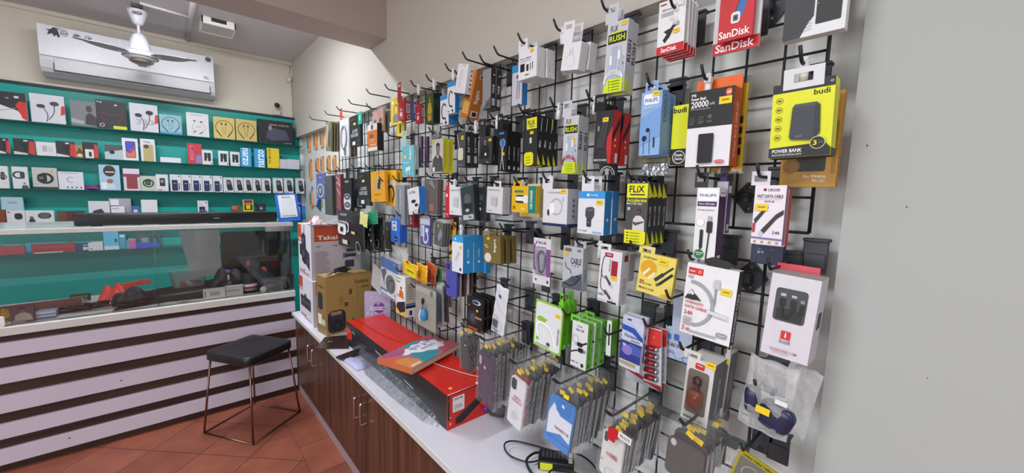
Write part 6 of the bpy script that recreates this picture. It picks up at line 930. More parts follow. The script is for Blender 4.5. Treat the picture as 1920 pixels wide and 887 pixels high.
# plastic bags on the top speaker box
zb_ = ZT+.2865+.339
for i, (x, y, w, d, m, l) in enumerate(((.69, 2.60, .09, .12, mat('#d9cfd0', .25, 0, .3, 30, .8), 'crumpled white and red plastic packet on top of the stacked speaker boxes'), (.845, 2.62, .20, .16, mat('#a9a3a8', .25, 0, .4, 40, .9), 'crumpled grey plastic packets spread on top of the stacked speaker boxes'))):
    mb = MB(); rnd = random.Random(i+9); n = 10; vs = []
    for s in (1, 0):
        for j in range(n+1):
            for k in range(n+1):
                u, v = k/n*2-1, j/n*2-1; e = (1-u*u)*(1-v*v); vs.append((u*w/2+rnd.uniform(-.003, .003), v*d/2+rnd.uniform(-.003, .003), .002+s*(.004+(.045-.012*i)*e+rnd.uniform(0, .012)*e)))
    kk = (n+1)**2
    for s in range(2):
        for j in range(n):
            for k in range(n): a = s*kk+j*(n+1)+k; q4 = (a, a+1, a+n+2, a+n+1); mb.f.append(q4 if s == 0 else q4[::-1]); mb.m.append(0); mb.sm.append(False)
    mb.v = vs; mb.mats = [m]
    o = mb.obj('plastic_packet', loc=(x, y, zb_), rot=(0, 0, .2*i)); tag(o, l, 'plastic packet')
    if i == 0:
        mb = MB(); mb.add([(-.05, -.045, .012), (.0, -.05, .02), (.02, .03, .045), (-.02, .04, .045)], [(0, 1, 2, 3)], '#c43a34'); mb.obj('red_print', o)
# purple gift bag
GB = [('r', '#b8aed0', 0, 0, 1, 1), ('e', '#7d2f96', .56, .62, .22), ('t', '#fff', 'GIFT', .48, .70, .62, .74), ('t', '#fff', 'for', .53, .66, .58, .69), ('r', '#efeaf6', .26, .555, .86, .64), ('t', '#4c2c6a', 'AWESOME', .27, .565, .85, .63), ('r', '#f2f0f4', .30, .08, .80, .30), ('r', '#b9b0c0', .33, .10, .77, .28)]+[('e', '#d6d0e6', random.Random(i).uniform(.05, .95), random.Random(i+50).uniform(.05, .95), random.Random(i+9).uniform(.02, .06)) for i in range(16)]
GB = [GB[0]]+GB[8:]+GB[1:8]
boxobj('gift_bag', 'lilac gift bag with a purple circle and white lettering behind the red box', 'bag', .912, 2.225, ZT, .150, .03, .245, math.radians(-35), '#ada3c8', {'F': GB, 'R': [('r', '#8f7fb0', 0, 0, 1, 1)]})
# long red and black box, with the bulging black side
rb = empty('long_red_box', 'long red and black product box lying along the white countertop', 'box', (.81, 1.63, ZT))
L0, L1, wx0, wx1, hz = -.51, .52, -.105, .104, .131; RED = mat('#d2261c', .28, 0, .06, 12, .12); RBK = mat('#202022', .35, 0, .15, 12, .2)
mb = MB(); nx = 10; ny = 36; vs = []; fs = []
for j in range(ny+1):
    for i in range(nx+1):
        u = i/nx; v = j/ny; y = L0+v*(L1-L0); x = wx0+u*(wx1-wx0)
        z = hz-.004*math.sin(PI*v)*abs(math.sin(2*PI*u))+.0015*math.sin(9*v+4*u)+(.004*math.exp(-((v-.42)/.03)**2)*(1-u)); vs.append((x, y, z))
mb.add(vs, [(j*(nx+1)+i, j*(nx+1)+i+1, (j+1)*(nx+1)+i+1, (j+1)*(nx+1)+i) for j in range(ny) for i in range(nx)], RED)
mb.box(wx0+.002, wx1, L0+.001, L1, 0.001, hz-.008, RED); mb.obj('carton', rb)
mb = MB(); vs = []; nn = 30
for j in range(nn+1):
    v = j/nn; y = L0+v*(L1-L0); bu = .010*math.sin(PI*min(1, v*1.1))+.004*math.sin(11*v)
    for k in range(7): t = k/6; vs.append((wx0-.0005-bu*math.sin(PI*t), y, .002+t*(hz-.002)))
mb.add(vs, [(j*7+k, j*7+k+1, (j+1)*7+k+1, (j+1)*7+k) for j in range(nn) for k in range(6)], RBK, True); mb.obj('black_side_panel', rb, label='black side of the box with creases')
FRD = [('p', '#1d1d1f', [(.16, .10), (.16, .22), (.93, .82), (.95, .68), (.30, .08)]), ('p', '#333336', [(.16, .22), (.93, .82), (.90, .86), (.16, .27)]), ('R', '#e6e3e2', .10, .46, .34, .90, .08), ('t', '#33333a', '285338', .13, .80, .30, .86), ('t', '#77777c', '181001006C', .13, .62, .28, .66), ('t', '#55555a', '12.10.2022', .13, .56, .30, .60), ('t', '#77777c', 'Qty : 1', .13, .49, .22, .53), ('r', '#1f1f22', 0, .30, .03, 1), ('r', '#f2b8b0', .035, .34, .06, .38), ('r', '#f2b8b0', .035, .14, .065, .22), ('p', '#e23a30', [(.005, .84), (.015, .90), (.025, .84)])]
mb = MB(); mb.box(wx0-.0005, wx1, -.002, .001, .001, hz-.004, RED); t3 = MB(); art(t3, FRD, wx1-wx0, hz, 0, 'F', .0003)
for f_, mi_ in zip(t3.f, t3.m): mb.add([(t3.v[a][0], t3.v[a][1]-.0024, t3.v[a][2]+hz/2) for a in f_], [tuple(range(len(f_)))], t3.mats[mi_])
mb.obj('end_panel', rb, loc=(0, L0, 0), label='red end panel with white sticker and black bar picture')
mb = MB(); cl = mat('#d9c9c0', .5)
mb.tube(curve([(wx0+.06, L0+.42, hz+.001), (-.02, L0+.30, hz+.0025), (.03, L0+.12, hz+.003), (.06, L0+.04, hz+.006), (wx1, L0+.0, hz+.002)], 6), .0015, cl, 5)
mb.box(wx0+.13, wx1+.004, L0-.006, L0+.012, hz+.000, hz+.005, cl, .001); mb.tube([(wx0+.002, L0, hz), (wx0+.12, L0, hz+.001)], .0015, cl, 5)
mb.box(wx0+.03, wx0+.042, L0+.03, L0+.042, hz+.001, hz+.0018, YEL); mb.tube(curve([(wx0+.05, L1-.02, hz), (-.04, .20, hz+.0004), (.0, 0, hz), (.035, -.15, hz)], 6), .0012, mat('#8c1612', .4), 5)
mb.obj('torn_lid_edges', rb, label='torn pale cardboard edges and lid seam')
mb = MB()
for y0, y1, z0 in ((.02, .09, .105), (-.28, -.20, .075), (.36, .38, .11)): mb.tube(curve([(wx0-.012, y1, z0), (wx0-.018, (y0+y1)/2, z0+.003), (wx0-.012, y0, z0-.008)], 4), .0013, mat('#d8d8da', .3), 5)
mb.obj('white_crease_marks', rb)
mb = MB(); mb.add([(wx0-.006, L0+.01, .002), (wx0-.04, L0+.10, .0015), (wx0-.055, L0+.35, .0015), (wx0-.06, L0+.60, .0015), (wx0-.03, L0+.80, .002), (wx0-.008, L0+.80, .06), (wx0-.014, L0+.5, .07), (wx0-.014, L0+.25, .06), (wx0-.012, L0+.08, .04)], [(0, 1, 8), (1, 2, 7, 8), (2, 3, 6, 7), (3, 4, 5, 6)], film('loose_film', '#c9ccd8', .10, .15, .5, 30, .5)); mb.obj('loose_plastic_film', rb)
# book
bq = [Vector((.655, 1.52, 0)), Vector((.64, 1.325, 0)), Vector((.922, 1.425, 0)), Vector((.941, 1.61, 0))]; bc = sum(bq, Vector())/4
bw = ((bq[2]-bq[1]).length+(bq[3]-bq[0]).length)/2; bd = ((bq[1]-bq[0]).length+(bq[2]-bq[3]).length)/2; ba = math.atan2((bq[2]-bq[1]).y, (bq[2]-bq[1]).x)
bo = empty('paperback_book', 'paperback with colourful paint-splash cover and Gujarati title lying on the red box', 'book', (bc.x, bc.y, ZT+hz+.0065), (0, 0, ba))
mb = MB(); mb.box(-bw/2+.002, bw/2-.003, -bd/2+.003, bd/2-.001, .001, .023, mat('#ddd0b8', .8, 0, .12, 200), .0006); mb.obj('pages', bo)
# cover: u along the long side, v from near edge to far edge
mb = MB(); mb.box(-bw/2, bw/2, -bd/2, bd/2, -.0004, .0006, '#b9584c'); mb.box(-bw/2, bw/2, -bd/2, bd/2, .0236, .0248, '#b46a7c')
CV = [('p', '#d98a4a', [(0, 0), (0, .55), (.10, .60), (.22, .45), (.26, .12), (.2, 0)]), ('p', '#d8604a', [(0, .5), (0, .9), (.14, .72), (.20, .50), (.10, .55)]), ('p', '#2f8c9c', [(.22, 0), (.30, .30), (.26, .44), (.38, .56), (.58, .36), (.66, .12), (.52, .05), (.46, 0)]), ('p', '#2f8c9c', [(.38, 1), (.52, .82), (.74, .9), (.86, .78), (.72, 1)]), ('p', '#c9506a', [(.6, 0), (.7, .2), (1, .25), (1, 0)]), ('p', '#a8507c', [(0, .9), (.1, 1), (.36, 1), (.4, .8), (.2, .7)]), ('p', '#b9485c', [(.74, 1), (.88, .78), (1, .8), (1, 1)]),
      ('p', '#e9eaf0', [(.22, .62), (.28, .54), (.36, .56), (.46, .40), (.56, .34), (.66, .22), (.74, .28), (.82, .22), (.88, .34), (.95, .38), (.90, .52), (.94, .66), (.84, .74), (.76, .86), (.66, .80), (.56, .88), (.48, .80), (.38, .82), (.34, .72)]),
      ('t', '#3c3a8c', 'સુપર ડુપર', .42, .60, .84, .78), ('t', '#3c3a8c', 'આત્મા', .54, .42, .80, .58), ('r', '#8c8cae', .44, .36, .66, .375), ('R', '#e9e4e2', .04, .04, .20, .12, .2), ('t', '#44444a', 'Gangotri', .06, .06, .18, .10)]
t3 = MB(); art(t3, CV, bw, 1, bd, 'T', .0001)
for f_, mi_ in zip(t3.f, t3.m): mb.add([(t3.v[a][0], t3.v[a][1]-bd/2, t3.v[a][2]-.5+.0249) for a in f_], [tuple(range(len(f_)))], t3.mats[mi_])
mb.obj('cover', bo); mb = MB(); mb.box(-bw/2-.0012, -bw/2+.0002, -bd/2, bd/2, .0, .0245, '#c9683c'); mb.obj('spine', bo)
# dark magazine, black pouch, lilac pouch with purple tab
mb = MB(); q = [(-.09, .02), (.0, .165), (.105, .12), (.05, -.08)]
mb.add([(a, b, .001) for a, b in q]+[(a, b, .006) for a, b in q], [(0, 3, 2, 1), (4, 5, 6, 7), (0, 1, 5, 4), (1, 2, 6, 5), (2, 3, 7, 6), (3, 0, 4, 7)][::1], mat('#3a2a28', .2, 0, .3, 15))
mb.add([(-.012, .07, .0064), (-.004, .084, .0064), (.0, .083, .0064), (-.008, .069, .0064)], [(0, 1, 2, 3)], '#c9c0bc'); mb.add([(.0, .066, .0064), (.008, .080, .0064), (.012, .079, .0064), (.004, .065, .0064)], [(0, 1, 2, 3)], '#c9c0bc')
tag(mb.obj('dark_flyer', loc=(.64, 2.15, ZT)), 'glossy dark brown flyer overhanging the countertop edge beside the brown box', 'flyer')
mb = MB(); mb.box(-.07, .05, -.03, .035, .001, .012, mat('#26262a', .3, 0, .2, 40, .5), .004); tag(mb.obj('black_pouch', loc=(.672, 1.975, ZT), rot=(0, 0, .3)), 'small black pouch lying between the dark flyer and the lilac pouch', 'pouch')
mb = MB(); n = 10; vs = []; rnd = random.Random(4)
for s in (1, 0):
    for j in range(n+1):
        for k in range(n+1):
            u, v = k/n*2-1, j/n*2-1; e = (1-u**4)*(1-v**4); vs.append((u*.085, v*.034*(1+.3*u), .001+s*(.002+.010*e+rnd.uniform(0, .004)*e)))
kk = (n+1)**2; fs = []
for s in range(2):
    for j in range(n):
        for k in range(n): a = s*kk+j*(n+1)+k; fs.append((a, a+1, a+n+2, a+n+1)[::(1 if s == 0 else -1)])
mb.add(vs, fs, mat('#b8b4dc', .4, 0, .22, 60, .3), True); lp = tag(mb.obj('lilac_pouch', loc=(.655, 1.87, ZT), rot=(0, 0, -1.35)), 'lilac and white patterned pouch with a purple ribbon tab at the countertop edge', 'pouch')
mb = MB(); mb.box(-.125, -.08, -.012, .012, .006, .008, mat('#9c3cb8', .5), 0); mb.obj('ribbon_tab', lp, label='purple ribbon tab', rot=(0, 0, .0))
# clear plastic dome with purple end
p = at(925, 770, 'z', ZT+.02); r = empty('small_plastic_bottle', 'small clear plastic bottle with a purple cap lying between the red box and the bags', 'bottle', (p.x, p.y, ZT+.024), (0, 0, 2.2))
mb = MB(); mb.lathe([(.010, -.02), (.022, -.008), (.0235, .02), (.0235, .04), (.018, .045)], SMOKE, 18, Matrix.Rotation(-PI/2, 4, 'Y')); mb.obj('bottle_body', r)
mb = MB(); mb.lathe([(.010, -.040), (.0105, -.022), (.009, -.020)], mat('#5a2ca0', .35), 16, Matrix.Rotation(-PI/2, 4, 'Y')); mb.obj('cap', r)
# black connector box with yellow labels and its cables
r = empty('network_adapter', 'black multi-port adapter with yellow labels lying among black cables', 'adapter', (.873, .752, ZT), (0, 0, math.radians(-50)))
mb = MB(); mb.box(-.055, .055, -.032, .032, .001, .030, BLACK, .004, seg=2); mb.obj('housing', r)
mb = MB()
for i in range(6): mb.box(-.045+.012*i, -.037+.012*i, -.010, .018, .0302, .0312, mat('#4c4f56', .4)); 
mb.box(.038, .050, -.026, -.006, .0302, .0312, WHITE); mb.box(.038, .050, .0, .02, .0302, .0312, WHITE); mb.obj('port_panel', r)
mb = MB(); mb.box(-.048, -.010, -.0335, -.0322, .004, .026, mat('#d9e02c', .4)); mb.obj('yellow_label', r, label='bright yellow label'); mb = MB(); mb.box(.0555, .0565, -.028, .022, .006, .024, mat('#e6e01c', .4)); mb.obj('yellow_label', r, label='bright yellow label')
for i, (pts, l) in enumerate(((((.90, .80), (.84, .90), (.80, .915), (.775, .865), (.80, .80), (.86, .785)), 'thin black cable making a wide loop left of the adapter'),
                             (((.80, .60), (.765, .72), (.79, .80), (.84, .815), (.875, .79)), 'thick black cable running from the adapter towards the camera'),
                             (((.80, .66), (.80, .71), (.83, .73), (.87, .69), (.88, .62), (.84, .56)), 'black cable looping in front of the adapter'),
                             (((.91, .745), (.945, .72), (.94, .66), (.90, .61), (.85, .57)), 'thin dark cable curving behind the adapter'))):
    mb = MB(); mb.tube(curve([(x, y, ZT+.005+.004*(i % 2)+(.012 if 0 < k < len(pts)-1 else .008)) for k, (x, y) in enumerate(pts)], 8), .0042 if i == 1 else .0028, BLACK, 6); tag(mb.obj('black_cable'), l, 'cable')
# ------------------------------------------------------------------ soundbar and payment stand
a, b = at(137, 412, 'y', 3.0), at(520, 410, 'y', 3.0); sx0, sx1 = a.x, b.x
r = empty('soundbar', 'long black soundbar on top of the striped display counter', 'soundbar', ((sx0+sx1)/2, 3.05, 1.2))
mb = MB(); mb.box(-(sx1-sx0)/2, (sx1-sx0)/2, -.045, .045, .004, .068, mat('#131316', .35), .006, seg=2); art(mb, [('t', '#b8b8bc', 'boAt', .632, .44, .66, .54), ('r', '#8c8c90', .625, .74, .632, .76), ('r', '#8c8c90', .64, .74, .647, .76), ('r', '#8c8c90', .655, .74, .662, .76), ('r', '#8c8c90', .67, .74, .677, .76)], sx1-sx0, .07, .09)
k = len(mb.v)
for i in range(len(mb.v)):
    if -.003 < mb.v[i][1] < 0: mb.v[i] = (mb.v[i][0], mb.v[i][1]-.0451, mb.v[i][2]+.035)
mb.obj('bar_body', r)
for s in (-1, 1): mb = MB(); mb.box(s*.38-.02, s*.38+.02, -.03, .03, .0, .0045, BLACK); mb.obj('rubber_foot', r)
c = at(541, 388, 'y', 3.06); BLU2 = mat('#2a72d4', .3)
r = empty('payment_stand', 'tilted blue acrylic payment stand with a white code panel', 'stand', (c.x, 3.03, 1.2), (math.radians(-10), math.radians(-4), 0))
mb = MB(); mb.box(-.068, .068, 0, .003, .002, .190, BLU2, .001); mb.obj('blue_panel', r)
mb = MB(); mb.box(-.052, .052, -.0025, -.0005, .030, .183, WHITE); 
art2 = MB(); art(art2, [('t', '#1a3a8c', 'Paytm', .22, .84, .72, .93), ('t', '#55555c', 'Accepted Here', .28, .94, .72, .97), ('r', '#dde1e8', .12, .14, .88, .80), ('r', '#6a6e78', .08, .05, .9, .08)], .104, .153, 0, 'F', .0002)
for f_, mi_ in zip(art2.f, art2.m): mb.add([(art2.v[q][0], art2.v[q][1]-.0026, art2.v[q][2]+.1065) for q in f_], [tuple(range(len(f_)))], art2.mats[mi_])
mb.obj('white_panel', r); mb = MB(); mb.box(-.068, .068, 0.004, .07, .002, .005, BLU2); mb.obj('foot', r)
for i, (u0, u1, t_, b_, cc, l) in enumerate(((850, 905, 672, 808, '#3a34a4', 'purple card stand behind the blue payment stand'), (885, 928, 720, 806, '#2f9be0', 'light blue card leaning at the right end of the counter top'))):
    c, w, h, zc = rect_at('T', u0, u1, t_, b_, 'y', 3.12+.03*i); mb = body('x', w, h, .004, cc, {'F': [('R', '#e6e6f2', .3, .2, .8, .6, .2), ('t', '#d8d4f0', 'PhonePe', .2, .7, .9, .78)] if i == 0 else [('r', '#7cc4f0', .1, .5, .9, .54)]})
    tag(mb.obj('display_card', loc=(c.x, 3.12+.03*i, 1.2+h/2+.001)), l, 'card')
# ------------------------------------------------------------------ boxes on the back shelves
Z1, Z2, Z3, Z4, Z5 = SHZ
def art_bud(bg, acc=None, dark=K):
    a = [('r', bg, 0, 0, 1, 1), ('e', dark, .30, .58, .13, .07), ('e', dark, .70, .70, .14, .08), ('l', dark, .03, curve([(.38, .52), (.48, .3), (.44, .05)], 4)), ('l', dark, .03, curve([(.70, .62), (.66, .35), (.5, .12)], 4))]
    if acc: a += [('p', acc, [(.86, .30), (.98, .36), (1, .36), (1, .66), (.90, .64)])]
    return a
RH = [('r', '#2a2427', 0, 0, 1, 1), ('p', '#d9d6da', [(0, 0), (0, .55), (.68, .35), (.98, .04), (1, 0)]), ('p', '#c8302c', [(.62, .55), (.78, .70), (1, .66), (1, 0), (.82, .1), (.70, .40)]), ('e', '#8c8c90', .36, .78, .07, .03), ('r', '#d8d4d0', .60, .80, .76, .88), ('l', '#8a8a90', .03, [(.05, .3), (.65, .45)])]
S1A = dict(bottom=Z1)
bk('boxed_earphones', 'box', 'black and white box with a red patch at the left end of the top shelf', 'S', (-20, 155, 58, 222), '#c9c6cc', {'F': RH}, bottom=Z1)
bk('boxed_earphones', 'box', 'white box with grey earphones and red tab, second from the left on the top shelf', 'S', (180, 383, 78, 246), '#d6d4da', {'F': art_bud('#d0ced6', '#c8302c', '#3c3c42')}, bottom=Z1)
MAN = [('r', '#77797c', 0, 0, 1, 1), ('e', '#4a3630', .72, .66, .12), ('p', '#2a2426', [(.6, .7), (.64, .82), (.8, .82), (.84, .7), (.72, .76)]), ('p', '#3a3034', [(.55, .1), (.58, .42), (.7, .54), (.86, .50), (1, .36), (1, .05)]), ('p', '#a4a5a8', [(.0, .3), (.5, .2), (.5, .1), (0, .12)])]
bk('boxed_earphones', 'box', 'grey clear-wrapped box showing a bearded person, top shelf', 'S', (420, 571, 125, 275), '#77797c', {'F': MAN}, bottom=Z1)
bk('boxed_neckband', 'box', 'black box with a red neckband and yellow sticker strip, top shelf', 'S', (573, 752, 125, 290), '#232226', {'F': [('r', '#26252a', 0, 0, 1, 1), ('t', '#d4d4d6', 'Fuji', .04, .88, .2, .96), ('l', '#7a2a30', .03, curve([(.30, .18), (.14, .54), (.5, .48), (.85, .54), (.68, .2)], 5)), ('p', '#3c3a40', [(.36, .2), (.5, .3), (.62, .2)]), ('o', '#d8d8da', .16, .12, .08, .02), ('R', '#d4d22c', .52, .0, .98, .12, .2), ('r', '#d8d4d0', .6, .84, .7, .88)]}, bottom=Z1)
bk('boxed_earphones', 'box', 'white box with large grey numbers and red tab, top shelf', 'S', (772, 938, 150, 314), '#d6d4da', {'F': [('r', '#d0ced6', 0, 0, 1, 1), ('t', '#a4a2ac', '333', .2, .25, .85, .45)]+art_bud('#d0ced6', '#c8302c')[1:]}, bottom=Z1)
NBK = lambda bg, c: [('r', bg, 0, 0, 1, 1), ('o', c, .5, .52, .42, .03, -20, 200), ('l', c, .05, [(.12, .40), (.36, .10)]), ('l', c, .05, [(.88, .40), (.64, .10)]), ('R', K, .34, .66, .42, .74, .3), ('R', K, .54, .66, .62, .74, .3), ('l', c, .015, [(.38, .66), (.46, .2)]), ('l', c, .015, [(.58, .66), (.52, .2)])]
bk('boxed_neckband', 'blister', 'blue blister card with a coiled neckband and black hook, top shelf', 'T', (62, 192, 208, 322), '#8fb8c4', {'F': NBK('#8fb8c4', '#2f3a5a')+[('r', '#3fa0c8', 0, 0, 1, .12)]}, bottom=Z1)
bk('boxed_neckband', 'box', 'white box with a thin black neckband drawing, top shelf', 'T', (222, 353, 203, 342), '#dcdade', {'F': [('r', '#dcdade', 0, 0, 1, 1), ('e', K, .36, .66, .05, .03), ('e', K, .66, .64, .06, .03), ('l', '#55555a', .012, curve([(.36, .62), (.24, .4), (.34, .2)], 4)), ('l', '#55555a', .012, curve([(.66, .6), (.86, .36), (.6, .2)], 4)), ('l', K, .04, [(.28, .16), (.42, .24)]), ('l', K, .04, [(.54, .12), (.72, .2)]), ('r', '#8a8a90', .2, .9, .7, .92), ('r', '#c9c4c0', .4, .38, .66, .46)]}, bottom=Z1)
bk('boxed_neckband', 'box', 'tan box with a black neckband, left of the pair on the top shelf', 'T', (382, 507, 222, 350), '#d0b86c', {'F': NBK('#d3bb70', '#2a2218')}, bottom=Z1)
bk('boxed_neckband', 'box', 'tan box with a black neckband, right of the pair on the top shelf', 'T', (515, 637, 240, 366), '#d0b86c', {'F': NBK('#cdb56c', '#4a3c28')}, bottom=Z1)
bk('boxed_phone_stand', 'box', 'wide black box with a desk phone stand picture, right end of the top shelf', 'T', (646, 852, 252, 388), '#1c1c24', {'F': [('r', '#23232e', 0, 0, 1, 1), ('p', '#4a4c60', [(.2, .1), (.9, .2), (.8, .6), (.3, .7)]), ('t', '#c9b07a', 'VEXEL STENTE', .32, .78, .88, .84), ('l', K, .03, [(.14, .2), (.12, .5), (.34, .68)]), ('R', K, .06, .12, .34, .2, .3), ('R', '#8f93a8', .30, .58, .38, .76, .1), ('t', '#c9c9cc', '1 2 4 7 8', .72, .03, .94, .08)]}, bottom=Z1)
ebc = lambda: [('r', '#2c282a', 0, 0, 1, 1), ('p', '#c8302c', [(.70, .1), (.78, .9), (1, .8), (1, 0)]), ('p', '#cfccd0', [(0, 0), (0, .2), (.6, .1), (.7, 0)]), ('p', '#17171a', [(.28, .7), (.66, .75), (.60, .2), (.50, .2), (.48, .5), (.4, .5)]), ('r', '#d8d6d8', .5, .84, .7, .92)]
for i, (a, b, t_, u_, A, l) in enumerate(((-12, 54, 345, 437, ebc(), 'red and black earbud box cut by the left frame edge, second shelf'), (80, 204, 352, 446, ebc(), 'black earbud box with a red right side, second shelf, left part'), (216, 332, 372, 453, [('r', '#d6d4d8', 0, 0, 1, 1), ('R', '#b9a8a8', .3, .3, .55, .75, .3), ('R', '#c4c4c8', .6, .25, .85, .7, .3)], 'white earbud box with pale pictures, second shelf'),
    (334, 446, 368, 460, ebc(), 'black earbud box with a yellow sticker and two stems, second shelf'), (448, 497, 388, 462, [('r', '#a8784a', 0, 0, 1, 1), ('p', '#5c3c2a', [(0, .3), (.5, .8), (1, .4), (.6, .1)]), ('e', '#d9c4a8', .5, .2, .3)], 'small brown box between two black earbud boxes, second shelf'), (492, 582, 372, 467, ebc()[:2]+[('R', '#d6d4d8', .14, .0, .70, .55, .1), ('R', K, .38, .1, .56, .4, .2)], 'black earbud box with a white card over it, second shelf'),
    (622, 730, 388, 474, [('r', '#4a5254', 0, 0, 1, 1), ('p', '#aebfc4', [(.0, .0), (0, .5), (1, .7), (1, 0)]), ('e', K, .4, .5, .15)], 'dark and pale box left of the smartphone boxes, second shelf'))):
    bk('boxed_earbuds', 'box', l, 'S', (a, b, t_, u_), '#c9c7ca', {'F': A}, bottom=Z2, group=None)
bk('boxed_smartphone', 'box', 'white smartphone box with a blue and orange screen, second shelf', 'S', (727, 820, 350, 481), '#dad8de', {'F': [('r', '#dcdae0', 0, 0, 1, 1), ('R', '#2a2c40', .20, .12, .84, .86, .12), ('R', '#3c4cb8', .24, .15, .80, .83, .1), ('p', '#d8744a', [(.24, .15), (.24, .4), (.5, .3), (.80, .55), (.80, .15)]), ('p', '#9a3c7c', [(.4, .5), (.8, .7), (.8, .5), (.5, .35)])]}, bottom=Z2)
bk('boxed_smartphone', 'box', 'white smartphone box showing a champagne gold phone back, second shelf', 'S', (836, 922, 358, 490), '#dad8de', {'F': [('r', '#dcdae0', 0, 0, 1, 1), ('R', '#b8a474', .16, .0, .88, .76, .12), ('e', '#2c2824', .40, .66, .17), ('e', '#5a5448', .40, .66, .09), ('t', '#44444a', 'Y02t', .2, .82, .7, .90)]}, bottom=Z2)
bk('flat_white_box', 'box', 'low white box lying on the second shelf', 'T', (66, 188, 468, 498), '#dcdce0', {}, bottom=Z2)
bk('boxed_smartphone', 'box', 'red smartphone box with a small lilac phone, second shelf', 'T', (228, 312, 380, 500), '#b83240', {'F': [('r', '#bc3444', 0, 0, 1, 1), ('t', '#d97a84', 'REDMI', .15, .2, .42, .9, 90), ('R', '#8c7cb8', .55, .05, .95, .45, .15), ('e', '#4a3c6a', .64, .38, .05)]}, bottom=Z2)
for i, (a, b, t_, u_) in enumerate(((314, 376, 425, 510), (411, 470, 430, 516), (482, 538, 435, 519))): bk('boxed_charger', 'box', 'white box with two black chargers, %s of three on the second shelf' % ['left', 'middle', 'right'][i], 'T', (a, b, t_, u_), '#dcdade', {'F': [('R', '#2a2b30', .20, .25, .48, .82, .2), ('R', '#2a2b30', .50, .25, .84, .82, .2), ('r', '#dcdade', .44, .2, .54, .45), ('e', '#3a3a40', .86, .1, .07)]}, bottom=Z2, group='white charger boxes on the second shelf')
bk('boxed_smartphone', 'box', 'sky blue smartphone box with large sideways white letters, left one on the second shelf', 'T', (543, 606, 410, 521), '#3f9ed6', {'F': [('t', '#f4f8fc', 'narzo', .18, .08, .70, .98, -90)]}, bottom=Z2)
bk('boxed_smartphone', 'box', 'sky blue smartphone box with letters the other way up, right one on the second shelf', 'T', (624, 688, 416, 526), '#3f9ed6', {'F': [('t', '#f4f8fc', 'narzo', .35, .02, .90, .95, 90), ('e', '#d9b08a', .2, .3, .06)]}, bottom=Z2)
bk('boxed_smartphone', 'box', 'bright yellow smartphone box on the second shelf', 'T', (701, 772, 413, 531), '#e6c81e', {'F': [('t', '#4a3c10', 'POCO M2 Pro', .1, .22, .3, .95, -90), ('r', '#c9a010', .85, .02, .96, .1)]}, bottom=Z2)
bk('flat_white_box', 'box', 'pale lilac low box right of the yellow box, second shelf', 'T', (776, 818, 480, 536), '#c9c4d0', {}, bottom=Z2)
bk('flat_white_box', 'box', 'wide pale low box at the right end of the second shelf', 'T', (819, 892, 482, 540), '#cdc9d4', {}, bottom=Z2)
WAT = lambda bg, c: [('r', bg, 0, 0, 1, 1), ('o', c, .5, .52, .36, .10), ('R', c, .30, .38, .66, .74, .3), ('r', '#4c5c60', .38, .46, .58, .66)]
for (a, b, t_, u_, A, l, bc_) in ((-14, 50, 505, 637, WAT('#d4d4d4', '#33343a'), 'white box with a black watch cut by the left frame edge, third shelf', '#d4d4d4'), (72, 166, 505, 635, [('r', '#d2d4d6', 0, 0, 1, 1), ('o', '#3a3b40', .40, .62, .38, .14), ('R', '#3a3b40', .5, .45, .8, .78, .5), ('e', '#8a7468', .74, .24, .09), ('p', '#4c4c54', [(.52, 0), (.6, .16), (.9, .16), (1, 0)])], 'white box with a black fitness band and small person, third shelf', '#d2d4d6'),
    (192, 340, 515, 642, [('r', '#b9bab4', 0, 0, 1, 1), ('r', '#33343a', 0, 0, 1, .1), ('o', '#26272b', .52, .50, .34, .13), ('R', '#26272b', .20, .32, .58, .70, .3), ('t', '#8c9094', '20', .26, .46, .44, .58), ('p', '#d8932c', [(.74, .78), (.80, .9), (.86, .78)])], 'grey box with a black smartwatch showing a number, third shelf', '#b9bab4'),
    (347, 496, 543, 648, [('r', '#d6d4dc', 0, 0, 1, 1), ('o', '#aaa8b2', .5, .55, .18, .06, 60, 300)]+[('e', '#55565c', .34+.18*i, .12, .045) for i in range(4)]+[('r', '#9a98a2', .1, .9, .8, .93)], 'white box with a crescent picture and four dots, third shelf', '#d6d4dc'),
    (590, 712, 502, 652, [('r', '#a4c0d8', 0, 0, 1, 1), ('e', '#3c2c28', .5, .76, .3, .22), ('r', '#e6d8cc', .3, .70, .75, .74), ('e', '#9a6c54', .5, .36, .16), ('p', '#c4d4e0', [(.3, .04), (.4, .26), (.7, .26), (.8, .04)]), ('r', '#dfe4ea', .06, .05, .34, .3)], 'pale blue grooming box with a person\'s face, third shelf', '#a4c0d8'),
    (733, 830, 528, 658, [('r', '#d8c9d4', 0, 0, 1, 1), ('r', '#8c2c6c', 0, .62, 1, .76), ('R', '#8c3c44', .18, .08, .86, .66, .08)], 'white box with a purple band and maroon phone, third shelf', '#d8c9d4'), (834, 928, 573, 661, WAT('#b9c4b4', '#2c2d31'), 'pale green box with a round black watch, third shelf', '#b9c4b4')):
    bk('boxed_watch' if 'atch' in l or 'band' in l else 'boxed_gadget', 'box', l, 'S', (a, b, t_, u_), bc_, {'F': A}, bottom=Z3)
mb = MB()
for k in range(4): mb.tube([(.06*math.cos(t)*(1-.1*k), .02*math.sin(t), .006+.007*k+.003*math.sin(3*t)) for t in [i*2*PI/18 for i in range(18)]], .006, mat('#7a2c74', .35), 6, closed=True)
c = at(545/3.167, 150+630/3.167, 'y', 4.26); tag(mb.obj('purple_cable_coil', loc=(c.x, 4.27, Z3+.002)), 'shiny purple cable coil lying between two boxes on the third shelf', 'cable')
